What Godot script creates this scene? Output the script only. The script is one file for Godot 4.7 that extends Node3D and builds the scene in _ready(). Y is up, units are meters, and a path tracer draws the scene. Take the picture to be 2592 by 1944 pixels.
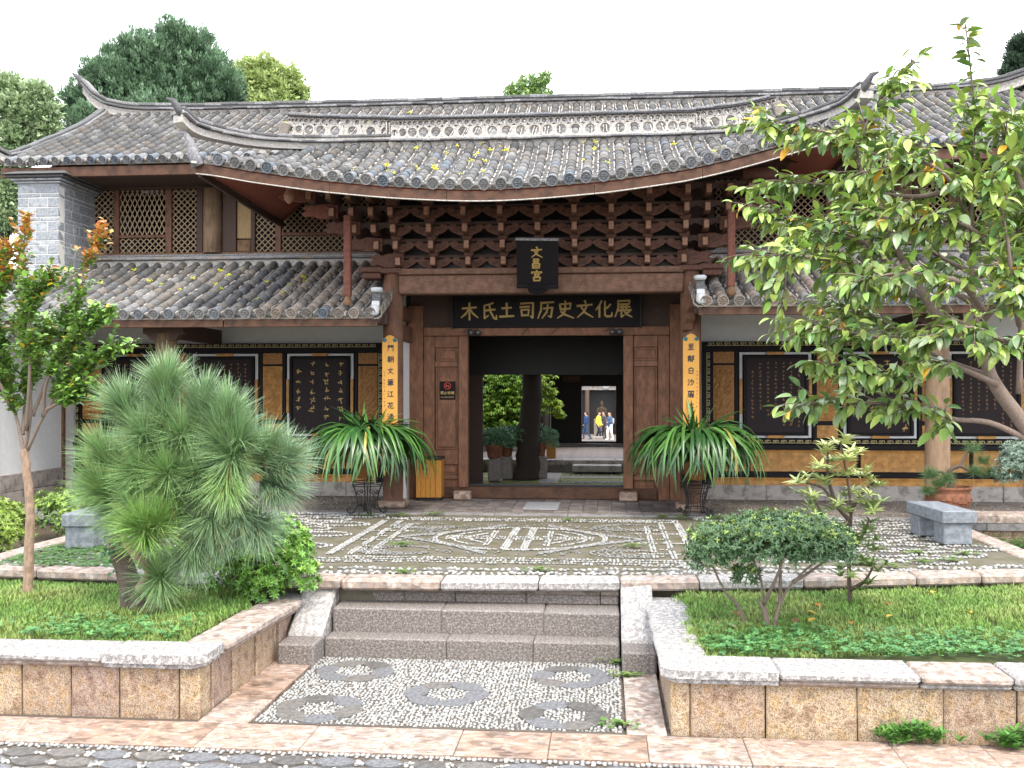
extends Node3D
# Old timber temple gate with tiled roofs behind a pebble terrace. y is up, metres; the origin lies on the gate floor
# between the two gate columns, the building faces +z.

const EYE := Vector3(1.056, 1.9, 16.572)
var rng := RandomNumberGenerator.new()
var M := {}
var T := {}
var used := {}


# ------------------------------------------------------------------ shapes
class MB:
	var st := SurfaceTool.new()
	var smooth := false
	var tint := Color(1, 1, 1)
	var tinted := false

	func _init(smooth_ := false) -> void:
		smooth = smooth_
		st.begin(Mesh.PRIMITIVE_TRIANGLES)

	func v(p: Vector3) -> void:
		st.set_smooth_group(0 if smooth else -1)
		if tinted:
			st.set_color(tint)
		st.add_vertex(p)

	func tri(a: Vector3, b: Vector3, c: Vector3) -> void:   # counter-clockwise seen from outside
		v(a)
		v(c)
		v(b)

	func quad(a: Vector3, b: Vector3, c: Vector3, d: Vector3) -> void:
		tri(a, b, c)
		tri(a, c, d)

	func tri_out(a: Vector3, b: Vector3, c: Vector3, from: Vector3) -> void:
		if (b - a).cross(c - a).dot((a + b + c) / 3.0 - from) < 0.0:
			tri(a, c, b)
		else:
			tri(a, b, c)

	func quad_out(a: Vector3, b: Vector3, c: Vector3, d: Vector3, from: Vector3) -> void:
		tri_out(a, b, c, from)
		tri_out(a, c, d, from)

	func hexa(p: Array, bevel := 0.0) -> void:
		# p: 8 corners, index = (x?1)+(y?2)+(z?4); bevelled towards its middle
		var m := Vector3.ZERO
		for q in p:
			m += q
		m /= 8.0
		var faces := [[0, 2, 6, 4], [1, 3, 7, 5], [0, 1, 5, 4], [2, 3, 7, 6], [0, 1, 3, 2], [4, 5, 7, 6]]
		if bevel <= 0.0:
			for f in faces:
				quad_out(p[f[0]], p[f[1]], p[f[2]], p[f[3]], m)
			return
		var near := {}
		for axis in 3:
			for i in 8:
				var q: Vector3 = p[i]
				for other in 3:
					if other != axis:
						var n: Vector3 = p[i ^ (1 << other)]
						q += (n - p[i]).normalized() * minf(bevel, (n - p[i]).length() * 0.45)
				near[i * 3 + axis] = q
		for k in 6:
			var f: Array = faces[k]
			var ax: int = k / 2
			quad_out(near[f[0] * 3 + ax], near[f[1] * 3 + ax], near[f[2] * 3 + ax], near[f[3] * 3 + ax], m)
		for i in 8:
			tri_out(near[i * 3], near[i * 3 + 1], near[i * 3 + 2], m)
			for along in 3:
				var j: int = i ^ (1 << along)
				if j > i:
					var a1 := (along + 1) % 3
					var a2 := (along + 2) % 3
					quad_out(near[i * 3 + a1], near[j * 3 + a1], near[j * 3 + a2], near[i * 3 + a2], m)

	func box(c: Vector3, s: Vector3, bevel := 0.0, b := Basis.IDENTITY, jit := 0.0, r: RandomNumberGenerator = null) -> void:
		var p := []
		for i in 8:
			var q := Vector3(s.x * (0.5 if i & 1 else -0.5), s.y * (0.5 if i & 2 else -0.5), s.z * (0.5 if i & 4 else -0.5))
			if jit > 0.0:
				q += Vector3(r.randf_range(-jit, jit), r.randf_range(-jit, jit), r.randf_range(-jit, jit))
			p.append(c + b * q)
		hexa(p, bevel)

	func span(lo: Vector3, hi: Vector3, bevel := 0.0, jit := 0.0, r: RandomNumberGenerator = null) -> void:
		box((lo + hi) * 0.5, (hi - lo).abs(), bevel, Basis.IDENTITY, jit, r)

	func tube(pts: Array, radii: Array, sides := 8, cap := true) -> void:
		var rings := []
		var n := pts.size()
		var x := Vector3.ZERO
		for i in n:
			var d: Vector3 = (pts[mini(i + 1, n - 1)] - pts[maxi(i - 1, 0)]).normalized()
			if i == 0:
				x = d.cross(Vector3(0.13, 0.3, 0.94) if absf(d.z) < 0.8 else Vector3(0.9, 0.4, 0.1))
			x = (x - d * x.dot(d)).normalized()
			var y := d.cross(x)
			var ring := []
			for k in sides:
				var a := TAU * k / sides
				ring.append(pts[i] + (x * cos(a) + y * sin(a)) * radii[i])
			rings.append(ring)
		for i in n - 1:
			for k in sides:
				var k2 := (k + 1) % sides
				quad(rings[i][k], rings[i][k2], rings[i + 1][k2], rings[i + 1][k])
		if cap:
			for k in range(1, sides - 1):
				tri(rings[0][0], rings[0][k + 1], rings[0][k])
				tri(rings[n - 1][0], rings[n - 1][k], rings[n - 1][k + 1])

	func lathe(base: Vector3, prof: Array, sides := 16) -> void:   # prof: Vector2(radius, height) from the bottom up
		for i in prof.size() - 1:
			for k in sides:
				var a := TAU * k / sides
				var b := TAU * (k + 1) / sides
				var p0: Vector2 = prof[i]
				var p1: Vector2 = prof[i + 1]
				var q0 := base + Vector3(cos(a) * p0.x, p0.y, -sin(a) * p0.x)
				var q1 := base + Vector3(cos(b) * p0.x, p0.y, -sin(b) * p0.x)
				var q2 := base + Vector3(cos(b) * p1.x, p1.y, -sin(b) * p1.x)
				var q3 := base + Vector3(cos(a) * p1.x, p1.y, -sin(a) * p1.x)
				if p0.x > 0.0001:
					tri(q0, q1, q2)
				if p1.x > 0.0001:
					tri(q0, q2, q3)

	func prism(poly: PackedVector2Array, depth: float, xf := Transform3D.IDENTITY) -> void:   # outline in x, y; from z = 0 to depth
		if Geometry2D.is_polygon_clockwise(poly):
			poly.reverse()
		var idx := Geometry2D.triangulate_polygon(poly)
		for i in range(0, idx.size(), 3):
			var a := poly[idx[i]]
			var b := poly[idx[i + 1]]
			var c := poly[idx[i + 2]]
			if (b - a).cross(c - a) < 0.0:
				var t := b
				b = c
				c = t
			tri(xf * Vector3(a.x, a.y, depth), xf * Vector3(b.x, b.y, depth), xf * Vector3(c.x, c.y, depth))
			tri(xf * Vector3(a.x, a.y, 0), xf * Vector3(c.x, c.y, 0), xf * Vector3(b.x, b.y, 0))
		for i in poly.size():
			var a := poly[i]
			var b := poly[(i + 1) % poly.size()]
			quad(xf * Vector3(a.x, a.y, 0), xf * Vector3(b.x, b.y, 0), xf * Vector3(b.x, b.y, depth), xf * Vector3(a.x, a.y, depth))

	func done() -> ArrayMesh:
		st.generate_normals()
		return st.commit()


func V(x: float, y: float, z: float) -> Vector3:
	return Vector3(x, y, z)


func rr(a: float, b: float) -> float:
	return rng.randf_range(a, b)


func along(pts: Array, t: float) -> Vector3:   # a point on a smooth curve through the points, t from 0 to 1
	var n := pts.size() - 1
	var f := clampf(t, 0.0, 1.0) * n
	var i := mini(int(f), n - 1)
	var a: Vector3 = pts[maxi(i - 1, 0)]
	var b: Vector3 = pts[i]
	var c: Vector3 = pts[i + 1]
	var d: Vector3 = pts[mini(i + 2, n)]
	return b.cubic_interpolate(c, a, d, f - i)


func table(xs: Array, x: float) -> float:   # smooth curve through [x, y] rows
	var n := xs.size()
	if x <= xs[0][0]:
		return xs[0][1] + (x - xs[0][0]) * (xs[1][1] - xs[0][1]) / (xs[1][0] - xs[0][0])
	if x >= xs[n - 1][0]:
		return xs[n - 1][1] + (x - xs[n - 1][0]) * (xs[n - 1][1] - xs[n - 2][1]) / (xs[n - 1][0] - xs[n - 2][0])
	for i in n - 1:
		if x <= xs[i + 1][0]:
			var t: float = (x - xs[i][0]) / (xs[i + 1][0] - xs[i][0])
			return cubic_interpolate(xs[i][1], xs[i + 1][1], xs[maxi(i - 1, 0)][1], xs[mini(i + 2, n - 1)][1], t)
	return 0.0


func facing(dir: Vector3, up := Vector3.UP) -> Basis:   # z along dir, y near up
	var z := dir.normalized()
	var x := up.cross(z)
	if x.length() < 0.01:
		x = Vector3.RIGHT.cross(z)
	x = x.normalized()
	return Basis(x, z.cross(x), z)


# ------------------------------------------------------------------ nodes
func numbered(called: String) -> String:
	used[called] = used.get(called, -1) + 1
	return called if used[called] == 0 else "%s_%03d" % [called, used[called]]


func tag(o: Node3D, label: String, category: String, group := "") -> Node3D:
	o.set_meta("label", label)
	o.set_meta("category", category)
	if group:
		o.set_meta("group", group)
	return o


func thing(called: String, label: String, category: String, group := "", at := Vector3.ZERO) -> Node3D:
	var o := Node3D.new()
	o.name = numbered(called)
	add_child(o)
	o.position = at
	tag(o, label, category, group)
	return o


func part(parent: Node3D, called: String, mesh: Mesh, mat: Material, xf := Transform3D.IDENTITY) -> MeshInstance3D:
	var o := MeshInstance3D.new()
	o.mesh = mesh
	o.material_override = mat
	o.transform = xf
	if parent == self:
		o.name = numbered(called)
		add_child(o)
	else:
		var count: Dictionary = parent.get_meta("names") if parent.has_meta("names") else {}
		count[called] = count.get(called, -1) + 1
		parent.set_meta("names", count)
		o.name = called if count[called] == 0 else "%s_%03d" % [called, count[called]]
		parent.add_child(o)
	return o


func group_part(parent: Node3D, called: String) -> Node3D:   # a part that is only a holder of its pieces
	var o := Node3D.new()
	o.name = called
	parent.add_child(o, true)
	return o


func solo(called: String, label: String, category: String, mesh: Mesh, mat: Material, group := "") -> MeshInstance3D:
	return tag(part(self, called, mesh, mat), label, category, group) as MeshInstance3D


func struct(called: String, mesh: Mesh, mat: Material) -> MeshInstance3D:
	var o := part(self, called, mesh, mat)
	o.set_meta("kind", "structure")
	return o


func multi(parent: Node3D, called: String, mesh: Mesh, mat: Material, xfs: Array, colors := []) -> MultiMeshInstance3D:
	var mm := MultiMesh.new()
	mm.transform_format = MultiMesh.TRANSFORM_3D
	mm.use_colors = not colors.is_empty()
	mm.mesh = mesh
	mm.instance_count = xfs.size()
	for i in xfs.size():
		mm.set_instance_transform(i, xfs[i])
		if colors:
			mm.set_instance_color(i, colors[i])
	var o := MultiMeshInstance3D.new()
	o.multimesh = mm
	o.material_override = mat
	if parent == self:
		o.name = numbered(called)
		add_child(o)
	else:
		o.name = called
		parent.add_child(o, true)
	o.set_meta("kind", "stuff")
	return o


# ------------------------------------------------------------------ materials
func ramp(rows: Array) -> Gradient:
	var g := Gradient.new()
	var o := PackedFloat32Array()
	var c := PackedColorArray()
	for r in rows:
		o.append(r[0])
		c.append((r[1] if r[1] is Color else Color(r[1], r[1], r[1])).linear_to_srgb())
	g.offsets = o
	g.colors = c
	return g


func tex(seed_: int, kind: String, freq: float, rows: Array, size := 512, octaves := 4) -> NoiseTexture2D:
	var n := FastNoiseLite.new()
	n.seed = seed_
	n.frequency = freq
	n.fractal_octaves = octaves
	if kind == "cells" or kind == "edges":
		n.noise_type = FastNoiseLite.TYPE_CELLULAR
		n.cellular_return_type = FastNoiseLite.RETURN_CELL_VALUE if kind == "cells" else FastNoiseLite.RETURN_DISTANCE2_SUB
		n.fractal_type = FastNoiseLite.FRACTAL_NONE
		n.domain_warp_enabled = true
		n.domain_warp_amplitude = 14.0
		n.domain_warp_frequency = 0.02
	else:
		n.noise_type = FastNoiseLite.TYPE_SIMPLEX_SMOOTH
		n.fractal_type = FastNoiseLite.FRACTAL_FBM
		n.fractal_gain = 0.6
	var t := NoiseTexture2D.new()
	t.width = size
	t.height = size
	t.seamless = true
	t.noise = n
	t.color_ramp = ramp(rows)
	return t


func mk(called: String, c: Color, rough: float, t: Texture2D = null, scale := Vector3.ONE, o := {}) -> StandardMaterial3D:
	var m := StandardMaterial3D.new()
	m.resource_name = called
	c *= (0.82 if t else 1.0) * (0.82 if o.has("detail") else 1.0)
	m.albedo_color = c.linear_to_srgb()
	m.roughness = rough
	m.metallic_specular = o.get("spec", 0.4)
	if t:
		m.albedo_texture = t
	m.uv1_triplanar = true
	m.uv1_world_triplanar = true
	m.uv1_scale = scale
	if o.has("detail"):
		m.detail_enabled = true
		m.detail_albedo = o.detail
		m.detail_blend_mode = BaseMaterial3D.BLEND_MODE_MUL
		m.detail_uv_layer = BaseMaterial3D.DETAIL_UV_2
		m.uv2_triplanar = true
		m.uv2_world_triplanar = true
		m.uv2_scale = o.get("dscale", Vector3.ONE)
	if o.has("bump"):
		m.heightmap_enabled = true
		m.heightmap_texture = o.bump
		m.heightmap_scale = o.get("relief", 1.0)
	if o.has("tint"):
		m.vertex_color_use_as_albedo = true
	if o.has("back"):
		m.backlight_enabled = true
		m.backlight = o.back
	if o.has("metal"):
		m.metallic = o.metal
	M[called] = m
	return m


func L(r: float, g: float, b: float) -> Color:
	return Color(r, g, b)


func materials() -> void:
	T.cloud = tex(1, "fbm", 0.012, [[0.25, 0.62], [0.75, 1.0]])
	T.fine = tex(2, "fbm", 0.05, [[0.2, 0.7], [0.8, 1.0]])
	T.spots = tex(3, "fbm", 0.035, [[0.0, 0.5], [0.38, 0.62], [0.5, 0.8], [0.6, 1.0], [1.0, 1.0]])
	T.stain = tex(4, "fbm", 0.008, [[0.2, 0.5], [0.45, 0.82], [0.8, 1.0]])
	T.grain = tex(5, "fbm", 0.02, [[0.15, 0.62], [0.45, 0.85], [0.8, 1.0]], 512, 5)
	T.lichen = tex(6, "fbm", 0.026, [[0.0, 0.46], [0.45, 0.58], [0.58, 0.82], [0.7, 1.0], [1.0, 1.0]])
	T.breccia = tex(7, "cells", 0.045, [[0.0, Color(0.42, 0.35, 0.32)], [0.15, Color(0.66, 0.56, 0.49)], [0.4, Color(0.84, 0.74, 0.66)], [0.55, Color(0.6, 0.47, 0.4)], [0.7, Color(0.98, 0.92, 0.86)], [0.88, Color(0.5, 0.46, 0.44)], [1.0, Color(1, 0.97, 0.94)]])
	T.grit = tex(8, "cells", 0.11, [[0.0, 0.3], [0.3, 0.55], [0.5, 0.72], [0.7, 0.9], [0.85, 1.0], [1.0, 1.0]])
	T.ochre = tex(15, "fbm", 0.011, [[0.15, Color(0.62, 0.5, 0.44)], [0.4, Color(0.95, 0.88, 0.82)], [0.52, Color(1.0, 0.96, 0.92)], [0.66, Color(0.98, 0.82, 0.6)], [0.85, Color(0.6, 0.56, 0.54)]])
	T.bump = tex(9, "fbm", 0.03, [[0.0, 0.0], [1.0, 1.0]])
	T.bumpfine = tex(10, "fbm", 0.09, [[0.0, 0.0], [1.0, 1.0]])
	T.bumpcell = tex(8, "cells", 0.11, [[0.0, 0.2], [1.0, 1.0]])
	T.paint = tex(11, "fbm", 0.02, [[0.3, 0.95], [0.7, 1.0]])
	var wide := V(0.5, 7, 7)
	var tall := V(7, 0.5, 7)
	# timber
	mk("wood_beam", L(0.285, 0.15, 0.1), 0.7, T.grain, wide, {"detail": T.cloud, "dscale": V(0.9, 0.9, 0.9), "bump": T.grain, "relief": 0.25})
	mk("wood_post", L(0.27, 0.135, 0.085), 0.7, T.grain, tall, {"detail": T.stain, "dscale": V(1.2, 0.6, 1.2), "bump": T.grain, "relief": 0.30})
	mk("wood_door", L(0.37, 0.168, 0.092), 0.6, T.grain, tall, {"detail": T.cloud, "dscale": V(1.1, 0.5, 1.1), "bump": T.grain, "relief": 0.12})
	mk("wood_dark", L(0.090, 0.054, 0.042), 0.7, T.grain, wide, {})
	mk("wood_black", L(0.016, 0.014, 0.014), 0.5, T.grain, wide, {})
	mk("wood_fascia", L(0.155, 0.07, 0.038), 0.6, T.grain, wide, {"detail": T.stain, "dscale": V(0.9, 0.9, 0.9)})
	mk("wood_soffit", L(0.42, 0.13, 0.085), 0.75, T.grain, V(7, 7, 0.5), {})
	mk("wood_bracket", L(0.19, 0.085, 0.058), 0.7, T.cloud, V(2.5, 2.5, 2.5), {"detail": T.grain, "dscale": V(1, 6, 6)})
	mk("wood_tip", L(0.374, 0.209, 0.143), 0.7, T.cloud, V(3, 3, 3), {})
	mk("wood_column", L(0.384, 0.252, 0.156), 0.75, T.grain, tall, {"detail": T.stain, "dscale": V(1.5, 0.5, 1.5), "bump": T.grain, "relief": 0.30})
	mk("wood_old", L(0.336, 0.192, 0.108), 0.75, T.grain, tall, {"detail": T.stain, "dscale": V(1.5, 0.8, 1.5)})
	mk("wood_red", L(0.2, 0.07, 0.048), 0.7, T.cloud, V(2, 2, 2), {})
	mk("lattice", L(0.5, 0.37, 0.24), 0.8, T.cloud, V(3, 3, 3), {})
	mk("panel_pale", L(0.42, 0.29, 0.14), 0.7, T.grain, tall, {})
	mk("carved", L(0.68, 0.34, 0.095), 0.5, T.paint, V(2, 2, 2), {"detail": T.cloud, "dscale": V(0.8, 0.8, 0.8)})
	mk("carved_dark", L(0.42, 0.2, 0.06), 0.55, T.cloud, V(3, 3, 3), {})
	mk("couplet", L(0.72, 0.36, 0.07), 0.45, T.paint, V(2, 0.6, 2), {})
	mk("bin_wood", L(0.55, 0.25, 0.05), 0.35, T.grain, tall, {})
	mk("lacquer", L(0.014, 0.012, 0.014), 0.6, T.paint, V(1, 1, 1), {"spec": 0.25})
	mk("lacquer_board", L(0.026, 0.018, 0.021), 0.6, T.grain, tall, {"spec": 0.3})
	mk("gold", L(0.44, 0.3, 0.1), 0.45, T.paint, V(4, 4, 4), {"metal": 0.2})
	mk("gold_pale", L(0.5, 0.42, 0.2), 0.5, T.paint, V(4, 4, 4), {})
	mk("ink", L(0.03, 0.03, 0.035), 0.6, null)
	mk("ink_red", L(0.4, 0.03, 0.02), 0.6, null)
	mk("teal", L(0.03, 0.15, 0.19), 0.6, null)
	# walls and stones
	mk("white_wall", L(0.84, 0.85, 0.87), 0.9, T.paint, V(0.6, 0.6, 0.6), {})
	mk("white_trim", L(0.7, 0.72, 0.74), 0.8, T.paint, V(1, 1, 1), {})
	mk("lime", L(0.66, 0.62, 0.58), 0.9, T.cloud, V(3, 3, 3), {"bump": T.bump, "relief": 0.40})
	mk("mortar", L(0.62, 0.565, 0.52), 0.95, T.cloud, V(1.3, 1.3, 1.3), {"bump": T.bump, "relief": 0.24})
	mk("dado", L(0.62, 0.56, 0.52), 0.9, T.fine, V(2, 2, 2), {"detail": T.stain, "dscale": V(1, 1, 1), "bump": T.bumpfine, "relief": 0.24})
	mk("block_a", L(0.8, 0.63, 0.49), 0.9, T.grit, V(3.0, 3.0, 3.0), {"detail": T.ochre, "dscale": V(0.9, 0.9, 0.9), "bump": T.bumpfine, "relief": 0.64})
	mk("block_b", L(0.86, 0.7, 0.52), 0.9, T.grit, V(2.6, 2.6, 2.6), {"detail": T.ochre, "dscale": V(0.7, 0.7, 0.7), "bump": T.bumpfine, "relief": 0.64})
	mk("block_c", L(0.74, 0.58, 0.5), 0.9, T.grit, V(3.4, 3.4, 3.4), {"detail": T.ochre, "dscale": V(0.8, 0.8, 0.8), "bump": T.bumpfine, "relief": 0.64})
	mk("cap_stone", L(0.93, 0.88, 0.86), 0.85, T.spots, V(2.6, 2.6, 2.6), {"detail": T.lichen, "dscale": V(1.1, 1.1, 1.1), "bump": T.bumpfine, "relief": 0.5})
	mk("cap_stone_b", L(0.86, 0.79, 0.76), 0.85, T.breccia, V(0.9, 0.9, 0.9), {"detail": T.cloud, "dscale": V(1.3, 1.3, 1.3), "bump": T.bumpfine, "relief": 0.48})
	mk("step_stone", L(0.66, 0.58, 0.54), 0.9, T.grit, V(4, 4, 4), {"detail": T.lichen, "dscale": V(2.4, 2.4, 2.4), "bump": T.bumpfine, "relief": 0.64})
	mk("step_dark", L(0.36, 0.3, 0.26), 0.9, T.fine, V(2, 2, 2), {"detail": T.stain, "dscale": V(1.5, 1.5, 1.5), "bump": T.bumpfine, "relief": 0.40})
	mk("slab_a", L(0.84, 0.71, 0.65), 0.55, T.breccia, V(0.7, 0.9, 1.3), {"detail": T.fine, "dscale": V(1.2, 1.2, 1.2), "bump": T.bumpfine, "relief": 0.40})
	mk("slab_b", L(0.88, 0.78, 0.73), 0.5, T.breccia, V(0.8, 0.9, 1.5), {"detail": T.cloud, "dscale": V(0.7, 0.7, 0.7), "bump": T.bumpfine, "relief": 0.40})
	mk("slab_c", L(0.72, 0.58, 0.5), 0.55, T.breccia, V(0.6, 0.8, 1.1), {"detail": T.stain, "dscale": V(0.9, 0.9, 0.9), "bump": T.bumpfine, "relief": 0.40})
	mk("slate", L(0.31, 0.31, 0.33), 0.55, T.fine, V(1.5, 1.5, 1.5), {"detail": T.cloud, "dscale": V(3, 3, 3), "bump": T.bumpfine, "relief": 0.30})
	mk("slate_brown", L(0.3, 0.275, 0.255), 0.6, T.fine, V(1.5, 1.5, 1.5), {"detail": T.cloud, "dscale": V(2.4, 2.4, 2.4), "bump": T.bumpfine, "relief": 0.30})
	mk("slate_dark", L(0.22, 0.205, 0.195), 0.5, T.fine, V(1.5, 1.5, 1.5), {"detail": T.cloud, "dscale": V(2, 2, 2)})
	mk("path_bed", L(0.14, 0.115, 0.095), 0.9, T.fine, V(2, 2, 2), {"bump": T.bumpfine, "relief": 0.24})
	mk("terrace_bed", L(0.25, 0.225, 0.175), 0.85, T.fine, V(2.2, 2.2, 2.2), {"detail": tex(21, "fbm", 0.012, [[0.28, Color(0.72, 0.76, 0.55)], [0.45, Color(0.88, 0.86, 0.82)], [0.75, Color(1, 0.98, 0.95)]]), "dscale": V(0.5, 0.5, 0.5), "bump": T.bumpfine, "relief": 0.50})
	mk("kerb", L(0.4, 0.38, 0.38), 0.8, T.fine, V(1.2, 1.2, 1.2), {"detail": T.stain, "dscale": V(0.8, 0.8, 0.8), "bump": T.bumpfine, "relief": 0.24})
	mk("floor_tile", L(0.34, 0.29, 0.28), 0.7, T.fine, V(1.6, 1.6, 1.6), {"detail": T.stain, "dscale": V(1.1, 1.1, 1.1), "bump": T.bumpfine, "relief": 0.50})
	mk("floor_tile_b", L(0.24, 0.2, 0.19), 0.7, T.fine, V(1.8, 1.8, 1.8), {"detail": T.stain, "dscale": V(1.4, 1.4, 1.4), "bump": T.bumpfine, "relief": 0.50})
	mk("floor_slab", L(0.36, 0.36, 0.38), 0.6, T.fine, V(1.6, 1.6, 1.6), {"bump": T.bumpfine, "relief": 0.40})
	mk("gravel_floor", L(0.4, 0.33, 0.28), 0.9, T.grit, V(2.4, 1, 6), {"detail": T.stain, "dscale": V(0.6, 0.6, 0.6), "bump": T.bumpfine, "relief": 0.32})
	mk("bench_stone", L(0.42, 0.46, 0.52), 0.7, T.fine, V(3, 3, 3), {"detail": T.cloud, "dscale": V(1.5, 1.5, 1.5), "bump": T.bumpfine, "relief": 0.40})
	mk("brick", L(0.54, 0.58, 0.64), 0.85, T.fine, V(2, 2, 2), {"detail": T.cloud, "dscale": V(3, 3, 3), "bump": T.bumpfine, "relief": 0.24})
	mk("brick_b", L(0.64, 0.68, 0.73), 0.85, T.fine, V(2.6, 2.6, 2.6), {"detail": T.stain, "dscale": V(2, 2, 2), "bump": T.bumpfine, "relief": 0.24})
	mk("brick_joint", L(0.8, 0.78, 0.76), 0.95, T.paint, V(2, 2, 2), {})
	mk("pebble", L(0.34, 0.335, 0.325), 0.6, null, V(1, 1, 1), {"tint": true, "spec": 0.5})
	mk("soil", L(0.1, 0.075, 0.045), 0.95, T.fine, V(2, 2, 2), {"bump": T.bump, "relief": 0.40})
	mk("lawn_soil", L(0.075, 0.095, 0.03), 0.95, T.fine, V(3, 3, 3), {})
	# roof
	var greys := [L(0.319, 0.319, 0.331), L(0.376, 0.370, 0.370), L(0.262, 0.262, 0.274), L(0.365, 0.336, 0.308), L(0.502, 0.496, 0.502), L(0.308, 0.353, 0.422), L(0.182, 0.182, 0.188), L(0.422, 0.376, 0.342), L(0.433, 0.456, 0.502)]
	for i in greys.size():
		mk("tile%d" % i, greys[i], 0.85, T.lichen, V(2.2, 2.2, 2.2), {"detail": T.fine, "dscale": V(2, 2, 2), "bump": T.bumpfine, "relief": 0.50})
	var warms := [L(0.6, 0.49, 0.41), L(0.5, 0.44, 0.39), L(0.64, 0.55, 0.49), L(0.42, 0.38, 0.35)]
	for i in warms.size():
		mk("warm%d" % i, warms[i], 0.85, T.lichen, V(2.2, 2.2, 2.2), {"detail": T.fine, "dscale": V(2, 2, 2), "bump": T.bumpfine, "relief": 0.50})
	mk("tile_any", L(1, 1, 1), 0.85, T.lichen, V(2.2, 2.2, 2.2), {"detail": T.fine, "dscale": V(2, 2, 2), "tint": true, "bump": T.bumpfine, "relief": 0.50})
	mk("pan", L(0.2, 0.2, 0.205), 0.85, T.lichen, V(2.2, 2.2, 2.2), {"tint": true})
	mk("ridge_slab", L(0.5, 0.5, 0.53), 0.85, T.lichen, V(1.5, 1.5, 1.5), {"detail": T.fine, "dscale": V(2, 2, 2)})
	mk("ridge_dark", L(0.16, 0.16, 0.17), 0.85, T.lichen, V(2, 2, 2), {})
	mk("white_cap", L(0.55, 0.57, 0.6), 0.8, T.paint, V(2, 2, 2), {})
	# metal, clay, plants
	mk("iron", L(0.02, 0.02, 0.02), 0.5, null, V(1, 1, 1), {})
	mk("terracotta", L(0.4, 0.16, 0.09), 0.75, T.cloud, V(2, 2, 2), {"detail": T.stain, "dscale": V(1.4, 1.4, 1.4)})
	mk("glass_lamp", L(0.05, 0.05, 0.055), 0.1, null, V(1, 1, 1), {"spec": 0.8})
	mk("bark", L(0.13, 0.1, 0.08), 0.95, T.grain, V(6, 1.5, 6), {"bump": T.grain, "relief": 0.80})
	mk("bark_pale", L(0.42, 0.29, 0.21), 0.85, T.cloud, V(5, 1.4, 5), {"bump": T.bump, "relief": 0.50})
	mk("bark_grey", L(0.26, 0.2, 0.165), 0.85, T.grain, V(5, 2, 5), {"bump": T.bump, "relief": 0.24})
	mk("bark_dark", L(0.05, 0.038, 0.03), 0.95, T.grain, V(5, 1, 5), {"bump": T.grain, "relief": 0.80})
	mk("leaf", L(1, 1, 1), 0.5, null, V(1, 1, 1), {"tint": true, "back": Color(0.5, 0.5, 0.5), "spec": 0.4})
	mk("leaf_gloss", L(1, 1, 1), 0.3, null, V(1, 1, 1), {"tint": true, "back": Color(0.4, 0.4, 0.4), "spec": 0.5})
	mk("needle", L(1, 1, 1), 0.38, null, V(1, 1, 1), {"tint": true, "back": Color(0.3, 0.3, 0.3), "spec": 0.7})
	mk("moss", L(0.16, 0.17, 0.05), 0.95, T.fine, V(2, 2, 2), {"bump": T.bump, "relief": 0.40})
	mk("skin_cloth", L(1, 1, 1), 0.8, null, V(1, 1, 1), {"tint": true})
	mk("bronze", L(0.16, 0.1, 0.05), 0.4, null, V(1, 1, 1), {"metal": 0.6})


# ------------------------------------------------------------------ roofs
var cover_tile: ArrayMesh
var eave_tile: ArrayMesh
var pan_tile: ArrayMesh
var drip_tile: ArrayMesh
const GREY := ["tile0", "tile1", "tile2", "tile3", "tile4", "tile0", "tile1", "tile3", "tile5", "tile6", "tile0", "tile2"]


const EAVES := ["tile4", "tile8", "tile5", "tile8", "tile1", "tile4"]


func arch(mb: MB, r0: float, r1: float, z0: float, z1: float, th: float, segs := 8) -> void:
	for k in segs:
		var a := PI * k / segs
		var b := PI * (k + 1) / segs
		mb.quad(V(cos(a) * r1, sin(a) * r1, z1), V(cos(a) * r0, sin(a) * r0, z0), V(cos(b) * r0, sin(b) * r0, z0), V(cos(b) * r1, sin(b) * r1, z1))
		mb.quad(V(cos(b) * (r1 - th), sin(b) * (r1 - th), z1), V(cos(a) * (r1 - th), sin(a) * (r1 - th), z1), V(cos(a) * r1, sin(a) * r1, z1), V(cos(b) * r1, sin(b) * r1, z1))


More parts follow.
